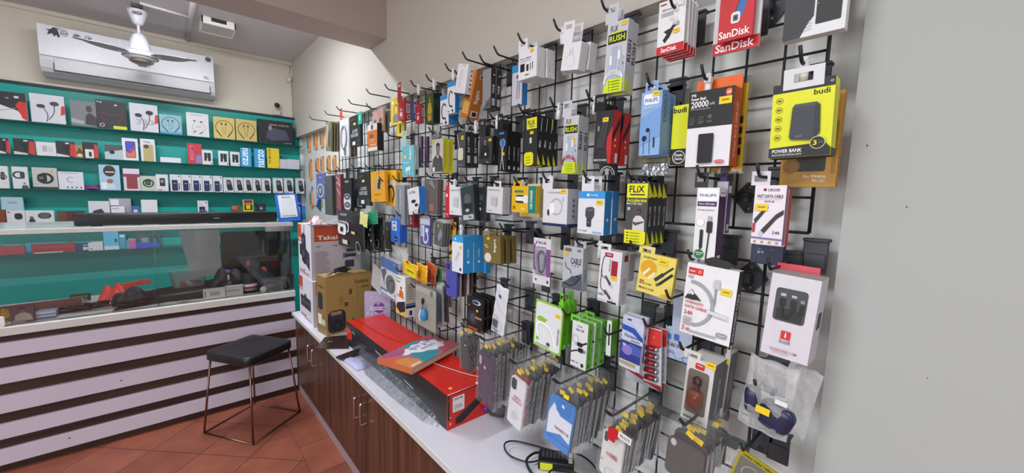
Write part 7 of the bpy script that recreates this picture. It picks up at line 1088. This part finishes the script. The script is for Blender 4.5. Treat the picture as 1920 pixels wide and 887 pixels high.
bk('boxed_feature_phone', 'box', 'first white box with a keypad phone, beside the round watch on the third shelf', 'T', (40, 112, 562, 661), '#d8d6dc', {'F': [('R', '#26272c', .3, .3, .75, .78, .15), ('r', '#8a8f9a', .38, .5, .62, .68), ('r', '#b44', .1, .05, .5, .1)]}, bottom=Z3)
SAM = [('r', '#dad9e0', 0, 0, 1, 1), ('R', '#232c52', .14, .04, .70, .68, .12), ('r', '#8fa0d0', .26, .46, .56, .5), ('r', '#3a3a44', .76, .08, .86, .5), ('e', '#44444c', .82, .90, .08), ('r', '#b9b9c4', .1, .86, .4, .88), ('r', '#c9c9d2', .1, .78, .5, .80)]
for i, (a, b) in enumerate(((124, 188), (191, 250), (253, 313), (316, 375), (379, 435))): bk('boxed_smartphone', 'box', 'white box with a dark blue keypad-free phone, %s of five on the third shelf' % ['first', 'second', 'third', 'fourth', 'last'][i], 'T', (a, b, 562+3*i, 662+2*i), '#d4d3da', {'F': SAM}, d=.035, bottom=Z3, group='dark blue phone boxes on the third shelf')
NOK = [('r', '#d6d4da', 0, 0, 1, 1), ('p', '#26272c', [(.34, .30), (.30, .76), (.36, .84), (.70, .84), (.76, .78), (.95, .22), (.90, .14), (.46, .12)]), ('p', '#6c7280', [(.38, .54), (.36, .76), (.66, .76), (.72, .54)]), ('t', '#44444c', 'NOKIA', .10, .04, .50, .10), ('r', '#8f8f98', .1, .9, .6, .93)]
for i, (a, b, t_, u_) in enumerate(((440, 499, 580, 668), (503, 557, 582, 670), (560, 611, 584, 672), (614, 665, 586, 674), (669, 721, 588, 676), (736, 793, 590, 680), (801, 855, 592, 683), (871, 920, 595, 686))):
    bk('boxed_feature_phone', 'box', 'white box with a tilted black keypad phone, %s from the right on the third shelf' % ['eighth', 'seventh', 'sixth', 'fifth', 'fourth', 'third', 'second', 'first'][i], 'T', (a, b, t_, u_), '#d4d2d8', {'F': NOK}, d=.035, bottom=Z3, group='black keypad phone boxes on the third shelf')
for (fr, a, b, t_, u_, A, l, n_, bc_, Y_) in (('S', 10, 140, 687, 836, [('r', '#a8c4d0', 0, 0, 1, 1), ('p', '#6c8ca8', [(.2, .3), (.5, .5), (.9, .4), (.7, .2)]), ('t', '#444', 'Cord', .3, .75, .7, .82)], 'pale blue clear-wrapped box standing behind two white boxes, lowest shelf', 'boxed_cable', '#a8c4d0', 4.27),
    ('S', -10, 32, 765, 842, [('r', '#7a3c28', 0, 0, 1, 1)], 'brown box at the left frame edge, lowest shelf', 'boxed_gadget', '#7a3c28', 4.225),
    ('S', 38, 150, 770, 842, [('r', '#d9d8dc', 0, 0, 1, 1), ('R', '#2a2b2f', .42, .25, .85, .78, .4), ('r', '#c0302c', .06, .8, .2, .9)], 'white box with a round black earbud case, lowest shelf', 'boxed_earbuds', '#d9d8dc', 4.222),
    ('S', 152, 322, 770, 840, [('r', '#d6d8da', 0, 0, 1, 1), ('R', '#2c3036', .42, .30, .90, .80, .5), ('R', '#5a6068', .48, .36, .84, .74, .5), ('e', '#7a5c4c', .20, .4, .07), ('p', '#2c2c34', [(.08, 0), (.14, .3), (.28, .3), (.34, 0)])], 'wide white box with a black pill-shaped speaker and small person, lowest shelf', 'boxed_speaker', '#d6d8da', 4.218),
    ('S', 184, 306, 736, 792, [('r', '#d4d8d8', 0, 0, 1, 1), ('e', '#6a6c70', .5, .3, .25, .2)], 'white box stacked behind the pill speaker box, lowest shelf', 'boxed_gadget', '#d4d8d8', 4.29),
    ('S', 338, 500, 780, 842, [('r', '#6a4238', 0, 0, 1, 1), ('p', '#54302c', [(.3, 0), (.4, 1), (1, 1), (1, 0)])], 'dark brown flat box left of the soundbar, lowest shelf', 'boxed_gadget', '#6a4238', 4.23),
    ('S', 402, 516, 752, 800, [('r', '#dcdade', 0, 0, 1, 1), ('e', '#8a5c3c', .84, .5, .10), ('r', '#e07830', .2, .6, .45, .85)], 'white box with a round brown emblem behind the flat brown box, lowest shelf', 'boxed_gadget', '#dcdade', 4.28),
    ('S', 527, 652, 712, 830, [('r', '#d4d4d8', 0, 0, 1, 1), ('p', '#3a3c42', [(.22, .52), (.6, .62), (.92, .2), (.45, .08)]), ('p', '#1f2024', [(.22, .52), (.45, .08), (.42, .02), (.18, .44)])], 'white box with a slanted black speaker, lowest shelf', 'boxed_speaker', '#d4d4d8', 4.235),
    ('S', 650, 780, 700, 830, [('r', '#a8a4ac', 0, 0, 1, 1), ('R', '#e2e0e6', .06, .55, .44, .95, .1), ('r', '#5a3a6a', .06, .62, .44, .68)], 'grey and white box with a purple stripe, lowest shelf', 'boxed_gadget', '#a8a4ac', 4.27),
    ('S', 662, 742, 745, 830, [('r', '#e0dfe6', 0, 0, 1, 1), ('t', '#4c4c6a', 'PHILIPS', .1, .8, .6, .88), ('e', '#333', .7, .3, .3, .2)], 'small white box in front of the purple striped one, lowest shelf', 'boxed_gadget', '#e0dfe6', 4.225),
    ('S', 781, 830, 742, 826, [('r', '#3f6ca8', 0, 0, 1, 1), ('e', '#c9d0d8', .5, .65, .28), ('e', '#26303c', .5, .4, .25)], 'small blue box left of the blank white box, lowest shelf', 'boxed_gadget', '#3f6ca8', 4.235),
    ('S', 840, 936, 710, 830, [('r', '#dededf', 0, 0, 1, 1), ('r', '#b9babc', .35, .28, .75, .30)], 'blank white square box on the lowest shelf', 'boxed_gadget', '#dededf', 4.235),
    ('T', 289, 351, 727, 836, SAM, 'white phone box standing alone behind the soundbar, lowest shelf', 'boxed_smartphone', '#d4d3da', 4.235),
    ('T', 487, 544, 752, 830, [('r', '#7a4c3c', 0, 0, 1, 1), ('r', '#c4783c', .1, .7, .6, .95)], 'small brown box left of the yellow camera box, lowest shelf', 'boxed_gadget', '#7a4c3c', 4.235),
    ('T', 558, 620, 722, 832, [('r', '#d9c01e', 0, 0, 1, 1), ('r', '#2a2a2e', .12, .45, .9, .75), ('r', '#8c2c5c', .1, .8, .9, .98), ('R', '#e6c81c', .28, .5, .7, .72, .2)], 'yellow and black box with a maroon top, lowest shelf', 'boxed_gadget', '#d9c01e', 4.235),
    ('T', 640, 692, 748, 832, [('r', '#26282c', 0, 0, 1, 1), ('R', '#5a5e66', .28, .55, .7, .85, .3), ('e', '#c9ccd0', .5, .68, .12)], 'small black box right of the yellow camera box, lowest shelf', 'boxed_gadget', '#26282c', 4.235)):
    bk(n_, 'box', l, fr, (a, b, t_, u_), bc_, {'F': A}, bottom=Z4, Y=Y_, d=.03)
# shelf seen through the counter glass
for (fr, a, b, t_, u_, cc, l, n_, Y_, A) in (('U', -20, 30, 205, 258, '#c4c6c0', 'white card behind the red packets, shelf seen through the counter glass', 'flat_box', 4.28, []), ('U', 30, 130, 200, 262, '#7fa8a8', 'teal-grey packet seen through the counter glass, left end', 'flat_box', 4.28, [('e', K, .6, .4, .2)]),
    ('U', -20, 165, 258, 318, '#a83c44', 'long red box seen through the counter glass, left end', 'flat_box', 4.225, []), ('U', 165, 440, 178, 240, '#4aa4bc', 'wide sky blue box seen through the counter glass', 'flat_box', 4.30, []),
    ('U', 205, 500, 222, 282, '#a02a30', 'stack of flat red sleeves seen through the counter glass', 'flat_box', 4.23, [('r', '#7a1c22', 0, .3, 1, .36), ('r', '#c04048', .1, .6, .9, .66), ('r', '#d8c4c0', .05, 0, .7, .1)]), ('U', 487, 605, 182, 232, '#243468', 'navy box seen through the counter glass', 'flat_box', 4.25, [('r', '#d8d8dc', .5, .1, .98, .5), ('r', '#c9cce0', .5, .7, .9, .8)]),
    ('U', 606, 684, 178, 235, '#b4b2ac', 'grey label card seen through the counter glass', 'flat_box', 4.24, lines('#6a6a66', .1, .1, .9, .9, 7)), ('U', 588, 686, 238, 290, '#d4d2d8', 'white box with a purple mark seen through the counter glass', 'flat_box', 4.22, [('r', '#6a4c9a', .1, .2, .3, .3)]),
    ('U', 690, 790, 165, 285, '#5ab4d4', 'light blue pouch seen through the counter glass', 'flat_box', 4.23, [('R', '#2c4c6a', .72, .4, .9, .6, .2), ('r', '#c9dce0', 0, 0, 1, .2)]), ('U', 792, 836, 165, 262, '#4aa0b8', 'narrow blue packet seen through the counter glass', 'flat_box', 4.25, [('r', '#e0e4e8', .1, .8, .8, .95)]),
    ('U', 850, 900, 170, 235, '#7f9aac', 'blue-grey packet beside the pink card, seen through the glass', 'flat_box', 4.25, [('r', '#a44', .2, .3, .5, .5)]), ('U', 905, 1064, 242, 276, '#3c4cc4', 'long royal blue bar-shaped box seen through the counter glass', 'flat_box', 4.22, []), ('U', 905, 1064, 150, 240, '#4a545c', 'dark grey packets behind the royal blue bar box', 'flat_box', 4.28, [('r', '#8c989c', .2, .3, .5, .7), ('r', '#2c3438', .6, .2, .9, .8)]),
    ('U', 842, 904, 228, 282, '#c45c8c', 'pink card seen through the counter glass', 'flat_box', 4.215, [('p', '#4aa0b8', [(0, 0), (.5, .5), (0, 1)])])):
    bk(n_, 'box', l, fr, (a, b, t_, u_), cc, {'F': A}, bottom=Z5, Y=Y_, d=.025)
# ------------------------------------------------------------------ inside the display counter
ZI = .7315
def inbox(name, label, cat, fr, q, Y, base, arts, d=.03, roll=0, rz=0, group=None):
    c, w, h, zc = rect_at(fr, *q, 'y', Y); mb = body(name, w, h, d, base, arts, .0006)
    zc = max(zc, ZI+h/2+.001) if abs(zc-h/2-ZI) < .03 else zc
    return tag(mb.obj(name, loc=(c.x, Y, zc), rot=(0, math.radians(roll), math.radians(rz))), label, cat, group)
def fpt(fr, x, y, z=ZI): return at(*px(fr, x, y), 'z', z)
# leaning grey board and black panel
c, w, h, zc = rect_at('V', 215, 470, 150, 425, 'y', 3.36)
mb = MB(); mb.prism([(-w*.55, h/2), (w*.5, h/2), (w*.5, -h/2-.03), (-w*.30, -h/2-.03)], 0, .008, mat('#8f908e', .7, 0, .1, 30, .1))
tag(mb.obj('grey_board', loc=(c.x, 3.36, max(zc, ZI+h/2+.033)), rot=(math.radians(-4), 0, 0)), 'grey board leaning inside the glass counter, left of the black panel', 'board')
c, w, h, zc = rect_at('V', 480, 890, 155, 440, 'y', 3.38); mb = MB(); mb.prism(rrect(w, zc+h/2-ZI-.002, .02, 5, 0, (ZI+.002-(zc-h/2))/2), 0, .02, mat('#141517', .22)); mb.prism(rrect(w*.92, (h)*.80, .012, 4, 0, .008), -.001, 0, mat('#1d1f20', .12))
tag(mb.obj('dark_monitor', loc=(c.x, 3.40, zc)), 'large glossy black monitor standing inside the right end of the glass counter', 'monitor')
inbox('flat_box', 'white strip box on the shelf above the black panel in the counter', 'box', 'V', (775, 940, 125, 155), 3.30, '#d6d6d4', {}, .03)
# clear tub with accessories
def tub(name, label, fr, x0, x1, y0, y1, Y, m, d=.12, flare=.012):
    Y = Y or max(3.0, fpt(fr, (x0+x1)/2, y1).y)
    a, b = at(*px(fr, x0, y1), 'y', Y), at(*px(fr, x1, y1), 'y', Y); w = b.x-a.x; h = at(*px(fr, (x0+x1)/2, y0), 'y', Y).z-ZI
    r = empty(name, label, 'container', ((a.x+b.x)/2, Y+d/2, ZI+.001)); mb = MB(); ring0 = rrect(w*.86, d*.86, .02, 3); ring1 = rrect(w+flare, d+flare, .02, 3); n = len(ring0)
    vs = [(p, q, .001) for p, q in ring0]+[(p, q, h) for p, q in ring1]+[(p*.97, q*.97, h) for p, q in ring1]+[(p*.96, q*.96, .003) for p, q in ring0]
    fs = [(i, (i+1) % n, n+(i+1) % n, n+i) for i in range(n)]+[(n+i, n+(i+1) % n, 2*n+(i+1) % n, 2*n+i) for i in range(n)]+[(2*n+i, 2*n+(i+1) % n, 3*n+(i+1) % n, 3*n+i) for i in range(n)]+[tuple(range(3*n, 4*n)), tuple(range(n))[::-1]]
    mb.add(vs, fs, m); mb.obj('tub_wall', r); return r, w, h, d
TUBM = film('clear_tub', '#c9c9c6', .26, .25, .1, 20, .4, True)
r, w, h, d = tub('plastic_tub', 'clear plastic tub holding red, white and black accessories inside the counter', 'V', 140, 385, 420, 530, None, TUBM)
px0 = r.location
for i, (x, y, cc, l, sz) in enumerate(((-.03, .0, '#a82430', 'red capped accessory inside the clear plastic tub', (.03, .06, .03)), (.0, -.01, '#d4d2d0', 'white adapter inside the clear plastic tub', (.03, .07, .025)), (.035, .01, '#3a3a3e', 'dark grey box inside the clear plastic tub', (.035, .08, .03)))):
    mb = MB(); mb.box(-sz[0]/2, sz[0]/2, -sz[1]/2, sz[1]/2, 0, sz[2], cc, .006, seg=2); tag(mb.obj('accessory', loc=(px0.x+x*1.05, px0.y+y, ZI+.006+.0), rot=(0, 0, .3*i)), l, 'accessory')
r, w, h, d = tub('plastic_tub', 'grey translucent tray with small parts at the right end of the counter', 'V', 765, 918, 478, 550, None, film('grey_tub', '#8d9092', .5, .3, .1, 20, .3, True), .09, .004)
for i in range(4):
    mb = MB(); mb.box(-.010, .010, -.03, .03, 0, .035, ['#6a645c', '#8a8c8e', '#55504a', '#77797c'][i], .004); tag(mb.obj('small_part', loc=(r.location.x-.05+.034*i, r.location.y, ZI+.006), rot=(0, 0, .1*i)), 'small grey part standing in the grey translucent tray', 'part', 'small parts in the grey tray')
# jar with red label
a = fpt('V', 668, 560); r = empty('plastic_jar', 'dark translucent jar with a red and white label inside the counter', 'jar', (a.x, max(a.y, 3.02)+.03, ZI+.001)); R_ = .047
mb = MB(); mb.lathe([(R_*.9, .001), (R_, .01), (R_, .12), (R_*.97, .125)], film('dark_jar', '#4a4c50', .55, .2, .05, 20, .3, True), 24); mb.obj('jar_body', r)
mb = MB(); mb.lathe([(R_+.0006, .012), (R_+.0006, .055)], '#d6d0ce', 24); mb.lathe([(R_+.001, .026), (R_+.001, .040)], '#b3283a', 24); mb.obj('label_band', r, label='white label band with a red stripe')
a2 = a
for i, (u, v, l, rz) in enumerate(((657, 370, 'small red-orange cap standing behind the jar in the counter', 0), (765, 405, 'orange oval cap leaning near the tray in the counter', 1))):
    p = at(*px('V', u, v), 'y', 3.14); mb = MB(); mb.lathe([(.004, -.02), (.012 if rz else .008, -.012), (.013 if rz else .009, .012), (.004, .02)], mat('#e0502a', .4), 14, Matrix.Rotation(-.6*rz, 4, 'Y'))
    mb.tube([(0, 0, -.018), (0, .0, ZI-p.z+.001)], .003, BLACK, 6); tag(mb.obj('orange_button_cover', loc=p), l, 'cap')
p = fpt('V', 752, 553); mb = MB(); mb.lathe([(.001, -.003), (.018, -.003), (.020, 0), (.018, .003), (.001, .003)], WHITE, 20, Matrix.Translation((0, 0, .021)) @ Matrix.Rotation(PI/2, 4, 'X')); tag(mb.obj('white_disc', loc=(p.x, 3.005, ZI)), 'small white round disc beside the grey tray in the counter', 'disc')
# white boxes lying at the glass
inbox('small_white_box', 'white hang-sell box with faint print lying against the glass in the counter', 'box', 'V', (358, 506, 540, 608), 2.995, '#cfd0cc', {'F': [('r', '#e4e4e0', .02, .05, .98, .95), ('r', '#8c8c88', .06, .2, .12, .8), ('r', '#b4b4ae', .3, .3, .75, .7)]}, .02)
inbox('small_white_box', 'longer white box with a line of small print beside the tub in the counter', 'box', 'V', (508, 625, 520, 585), 3.01, '#d4d4d2', {'F': [('t', '#3a3a3e', 'HEADPHONE SERIES', .04, .48, .78, .60)]}, .03)
# dark bundled straps with blue discs (built after blob())
# spiral comb, pen, black tray cloth
p0, p1 = fpt('V', 70, 598), fpt('V', 350, 560); mb = MB(); n_ = 34
for i in range(n_):
    a = p0.lerp(p1, i/(n_-1)); mb.tube([(a.x-p0.x, a.y-p0.y-.006, .002), (a.x-p0.x, a.y-p0.y, .012), (a.x-p0.x, a.y-p0.y+.008, .002)], .0016, mat('#9a9a98', .4), 5)
mb.tube([(0, -.004, .003), (p1.x-p0.x, p1.y-p0.y-.004, .003)], .0035, mat('#77777a', .4), 6)
tag(mb.obj('spiral_binding', loc=(p0.x, p0.y+.02, ZI)), 'grey spiral binding lying along the counter shelf in front of the tub', 'spiral')
mb = MB(); q = [fpt('U', 930, 560), fpt('V', 440, 470), fpt('V', 960, 440), fpt('V', 960, 540), fpt('V', 120, 625), fpt('U', 740, 690)]
q = [Vector((max(a.x, -.30), max(a.y, 3.0), 0)) for a in q]; mb.add([(a.x, a.y, ZI+.0012) for a in q], [tuple(range(len(q)))[::-1]], mat('#1f2022', .55)); tag(mb.obj('black_mat'), 'thin black mat covering the right part of the counter shelf', 'mat')
p = fpt('V', 230, 618); mb = MB(); mb.box(-.035, .035, -.004, .004, .0015, .010, mat('#c9c4c2'), .001); mb.box(-.02, .02, -.0045, -.004, .003, .006, '#a44'); tag(mb.obj('small_strip', loc=(p.x, 3.0, ZI)), 'small white strip with a red mark at the glass in the counter', 'strip')
# red glove-like pouch with a long tail, and the dark bag under it
def blob(name, label, cat, x, y, w, d, h, m, seed, rz=0, n=14, arts=None):
    rnd = random.Random(seed); mb = MB(); vs = []; fs = []; ph = [rnd.uniform(0, 6) for _ in range(4)]
    for j in range(n+1):
        for i in range(n+1):
            u, v = i/n*2-1, j/n*2-1; e = max(0, (1-abs(u)**2.5)*(1-abs(v)**2.5)); vs.append((u*w/2*(1+.08*math.sin(4*v+ph[0])), v*d/2*(1+.10*math.sin(4*u+ph[1])), .0015+h*e**.6*(.8+.2*math.sin(6*u+ph[2]+3*v))))
    k = (n+1)**2; vs += [(a, b, .001) for a, b, _ in vs[:k]]
    for j in range(n):
        for i in range(n): a = j*(n+1)+i; fs += [(a, a+1, a+n+2, a+n+1), (k+a, k+a+n+1, k+a+n+2, k+a+1)]
    for i in range(n): fs += [(i+1, i, k+i, k+i+1), (n*(n+1)+i, n*(n+1)+i+1, k+n*(n+1)+i+1, k+n*(n+1)+i), (i*(n+1), (i+1)*(n+1), k+(i+1)*(n+1), k+i*(n+1)), ((i+1)*(n+1)+n, i*(n+1)+n, k+i*(n+1)+n, k+(i+1)*(n+1)+n)]
    mb.add(vs, fs, m, True); return tag(mb.obj(name, loc=(x, y, ZI), rot=(0, 0, rz)), label, cat)
p = fpt('U', 750, 590); RR = mat('#e0483e', .5, 0, .12, 20, .3)
rp = blob('red_pouch', 'bright coral red soft pouch with a long flat tail inside the counter', 'pouch', p.x+.01, 3.33, .125, .12, .10, RR, 5)
q_ = [at(*px('U', x, y), 'y', 3.33) for x, y in ((800, 530), (860, 512), (930, 495), (1003, 486))]
mb = MB(); vs = []
for i, a in enumerate(q_):
    t_ = [.024, .014, .014, .012][i]
    for s_ in (-1, 1): vs += [(a.x-(p.x+.01), -.012, a.z-ZI+s_*t_), (a.x-(p.x+.01), .012, a.z-ZI+s_*t_)]
fs = []
for i in range(3): b = 4*i; fs += [(b, b+4, b+6, b+2), (b+1, b+3, b+7, b+5), (b+2, b+6, b+7, b+3), (b, b+1, b+5, b+4)]
fs += [(0, 2, 3, 1), (12, 13, 15, 14)]; mb.add(vs, fs, RR); mb.obj('tail', rp)
blob('dark_bag', 'dark grey soft bag lying under the tail of the coral pouch', 'bag', p.x+.10, 3.22, .18, .12, .085, mat('#33353a', .5, 0, .2, 30, .4), 8)
a, b = fpt('U', 740, 622), fpt('U', 945, 618); mb = MB(); mb.tube([(0, 0, .012), (b.x-a.x, .02, .014)], .008, mat('#b9bcc0', .4), 10); tag(mb.obj('silver_stick', loc=(a.x, max(a.y, 3.02), ZI)), 'pale silver stick lying in front of the dark grey bag in the counter', 'stick')
p = fpt('V', 505, 510); wx = p.x
for i, (x, y, w, d, h, dz, l) in enumerate(((wx+.005, 3.27, .20, .10, .155, 0, 'upper dark bundled strap with a blue disc in the middle of the counter'), (wx, 3.14, .19, .10, .085, 0, 'lower dark bundled strap with a blue disc in the middle of the counter'))):
    o = blob('wearable_strap', l, 'strap', x, y, w, d, h, mat('#25252d', .5, 0, .3, 70, .7), 12+i); mb = MB()
    mb.lathe([(.001, -.004), (.013, -.004), (.014, 0), (.012, .002)], mat('#3c6ca4', .35), 18, Matrix.Translation((0, -d*.34, h*.80)) @ Matrix.Rotation(PI/2.6, 4, 'X')); mb.obj('blue_disc', o)
    mb = MB(); mb.box(-.006, .006, -d*.46, -d*.44, h*.42, h*.66, '#c9cbd0'); mb.obj('white_tab', o)
# tangled black cables on the shelf
for j, (u, v, l) in enumerate(((500, 690, 'tangle of black cables in the counter, left of the silver stick'), (640, 665, 'tangle of black cables with grey clips below the coral pouch'), (880, 650, 'loose black cable loop behind the glass below the dark grey bag'))):
    p = fpt('U', u, v); rnd = random.Random(j); mb = MB()
    for k in range(5): f = rnd.uniform(.6, 1); ph = rnd.uniform(0, 6); mb.tube([(.07*f*math.cos(t+ph)+.01*math.sin(3*t), .028*f*math.sin(t), .006+.006*k*.6+.006*math.sin(2*t+ph)+.006) for t in [i*2*PI/16 for i in range(16)]], .0045, BLACK, 6, closed=True)
    mb.box(-.012, .008, -.006, .006, .022, .030, mat('#9a9c9a'), .002); tag(mb.obj('cable_tangle', loc=(p.x, max(p.y, 3.045), ZI)), l, 'cable')
inbox('folded_packet', 'dark green packet with pale lettering at the back of the counter shelf', 'packet', 'U', (465, 600, 576, 622), 3.30, '#2f3a2c', {'F': [('t', '#a4b08c', 'PLASTICS SET', .08, .55, .9, .8), ('r', '#8c9478', .1, .1, .85, .35)]}, .03)
# brown book, photo frame, papers, gold ornament
p = [fpt('U', x, y, ZI+.03) for x, y in ((235, 690), (400, 655), (425, 585), (60, 645))]; cx_ = (p[0].x+p[1].x)/2-.04
r = empty('brown_book', 'brown hardcover book lying on the counter shelf behind the framed picture', 'book', (cx_, 3.20, ZI), (0, 0, .12))
mb = MB(); mb.box(-.15, .15, -.10, .10, .001, .032, mat('#c4bcc0', .7, 0, .1, 150)); mb.obj('pages', r); mb = MB(); mb.box(-.155, .153, -.104, .104, .0325, .036, mat('#6e3a30', .45)); mb.box(-.155, .153, -.104, .104, .0, .001, mat('#6e3a30', .45)); mb.box(.153, .1565, -.104, .104, 0, .036, mat('#9a9a9e', .4)); mb.obj('cover', r)
inbox('framed_picture', 'small framed picture of a person in pale clothes standing behind the glass', 'picture', 'U', (66, 232, 655, 770), 3.0, '#5a4248', {'F': [('r', '#6a4a56', .04, .04, .96, .96), ('p', '#b4a89c', [(.15, .12), (.2, .45), (.42, .58), (.62, .58), (.84, .45), (.92, .12)]), ('e', '#7a5c50', .50, .70, .12), ('p', '#3c2a4a', [(.34, .74), (.38, .9), (.62, .9), (.66, .74), (.5, .80)]), ('r', '#9a8c88', .04, .02, .6, .16)]}, .012, roll=0)
inbox('paper_bundle', 'bundle of pale blue folded papers beside the framed picture', 'papers', 'U', (240, 375, 705, 752), 3.02, '#8f9cb4', {'F': [('r', '#d4d8e4', 0, .75, 1, 1), ('r', '#c4cadc', 0, .35, 1, .55), ('r', '#5c6a88', 0, .55, 1, .62), ('r', '#3c4660', 0, .1, 1, .2)]}, .07)
p = at(*px('U', 12, 725), 'y', 3.06); mb = MB(); n = 12
for i in range(n): a = PI*i/(n-1); mb.tube(curve([(0, 0, .02), (.020*math.cos(a), -.004, .025+.02*math.sin(a)), (.034*math.cos(a), .002, .03+.036*math.sin(a))], 3), [.004]*6+[.006], mat('#b8862c', .35, .4), 6)
mb.lathe([(.024, 0), (.024, .006), (.008, .012), (.006, .03)], mat('#b8862c', .35, .4), 14); tag(mb.obj('gold_ornament', loc=(p.x, 3.06, ZI+.001)), 'small gold ornament on the counter shelf at the left frame edge', 'ornament')
# security clips on the hooks that carry one
for o_, c_ in HOOKS:
    if c_: clip_on(o_)
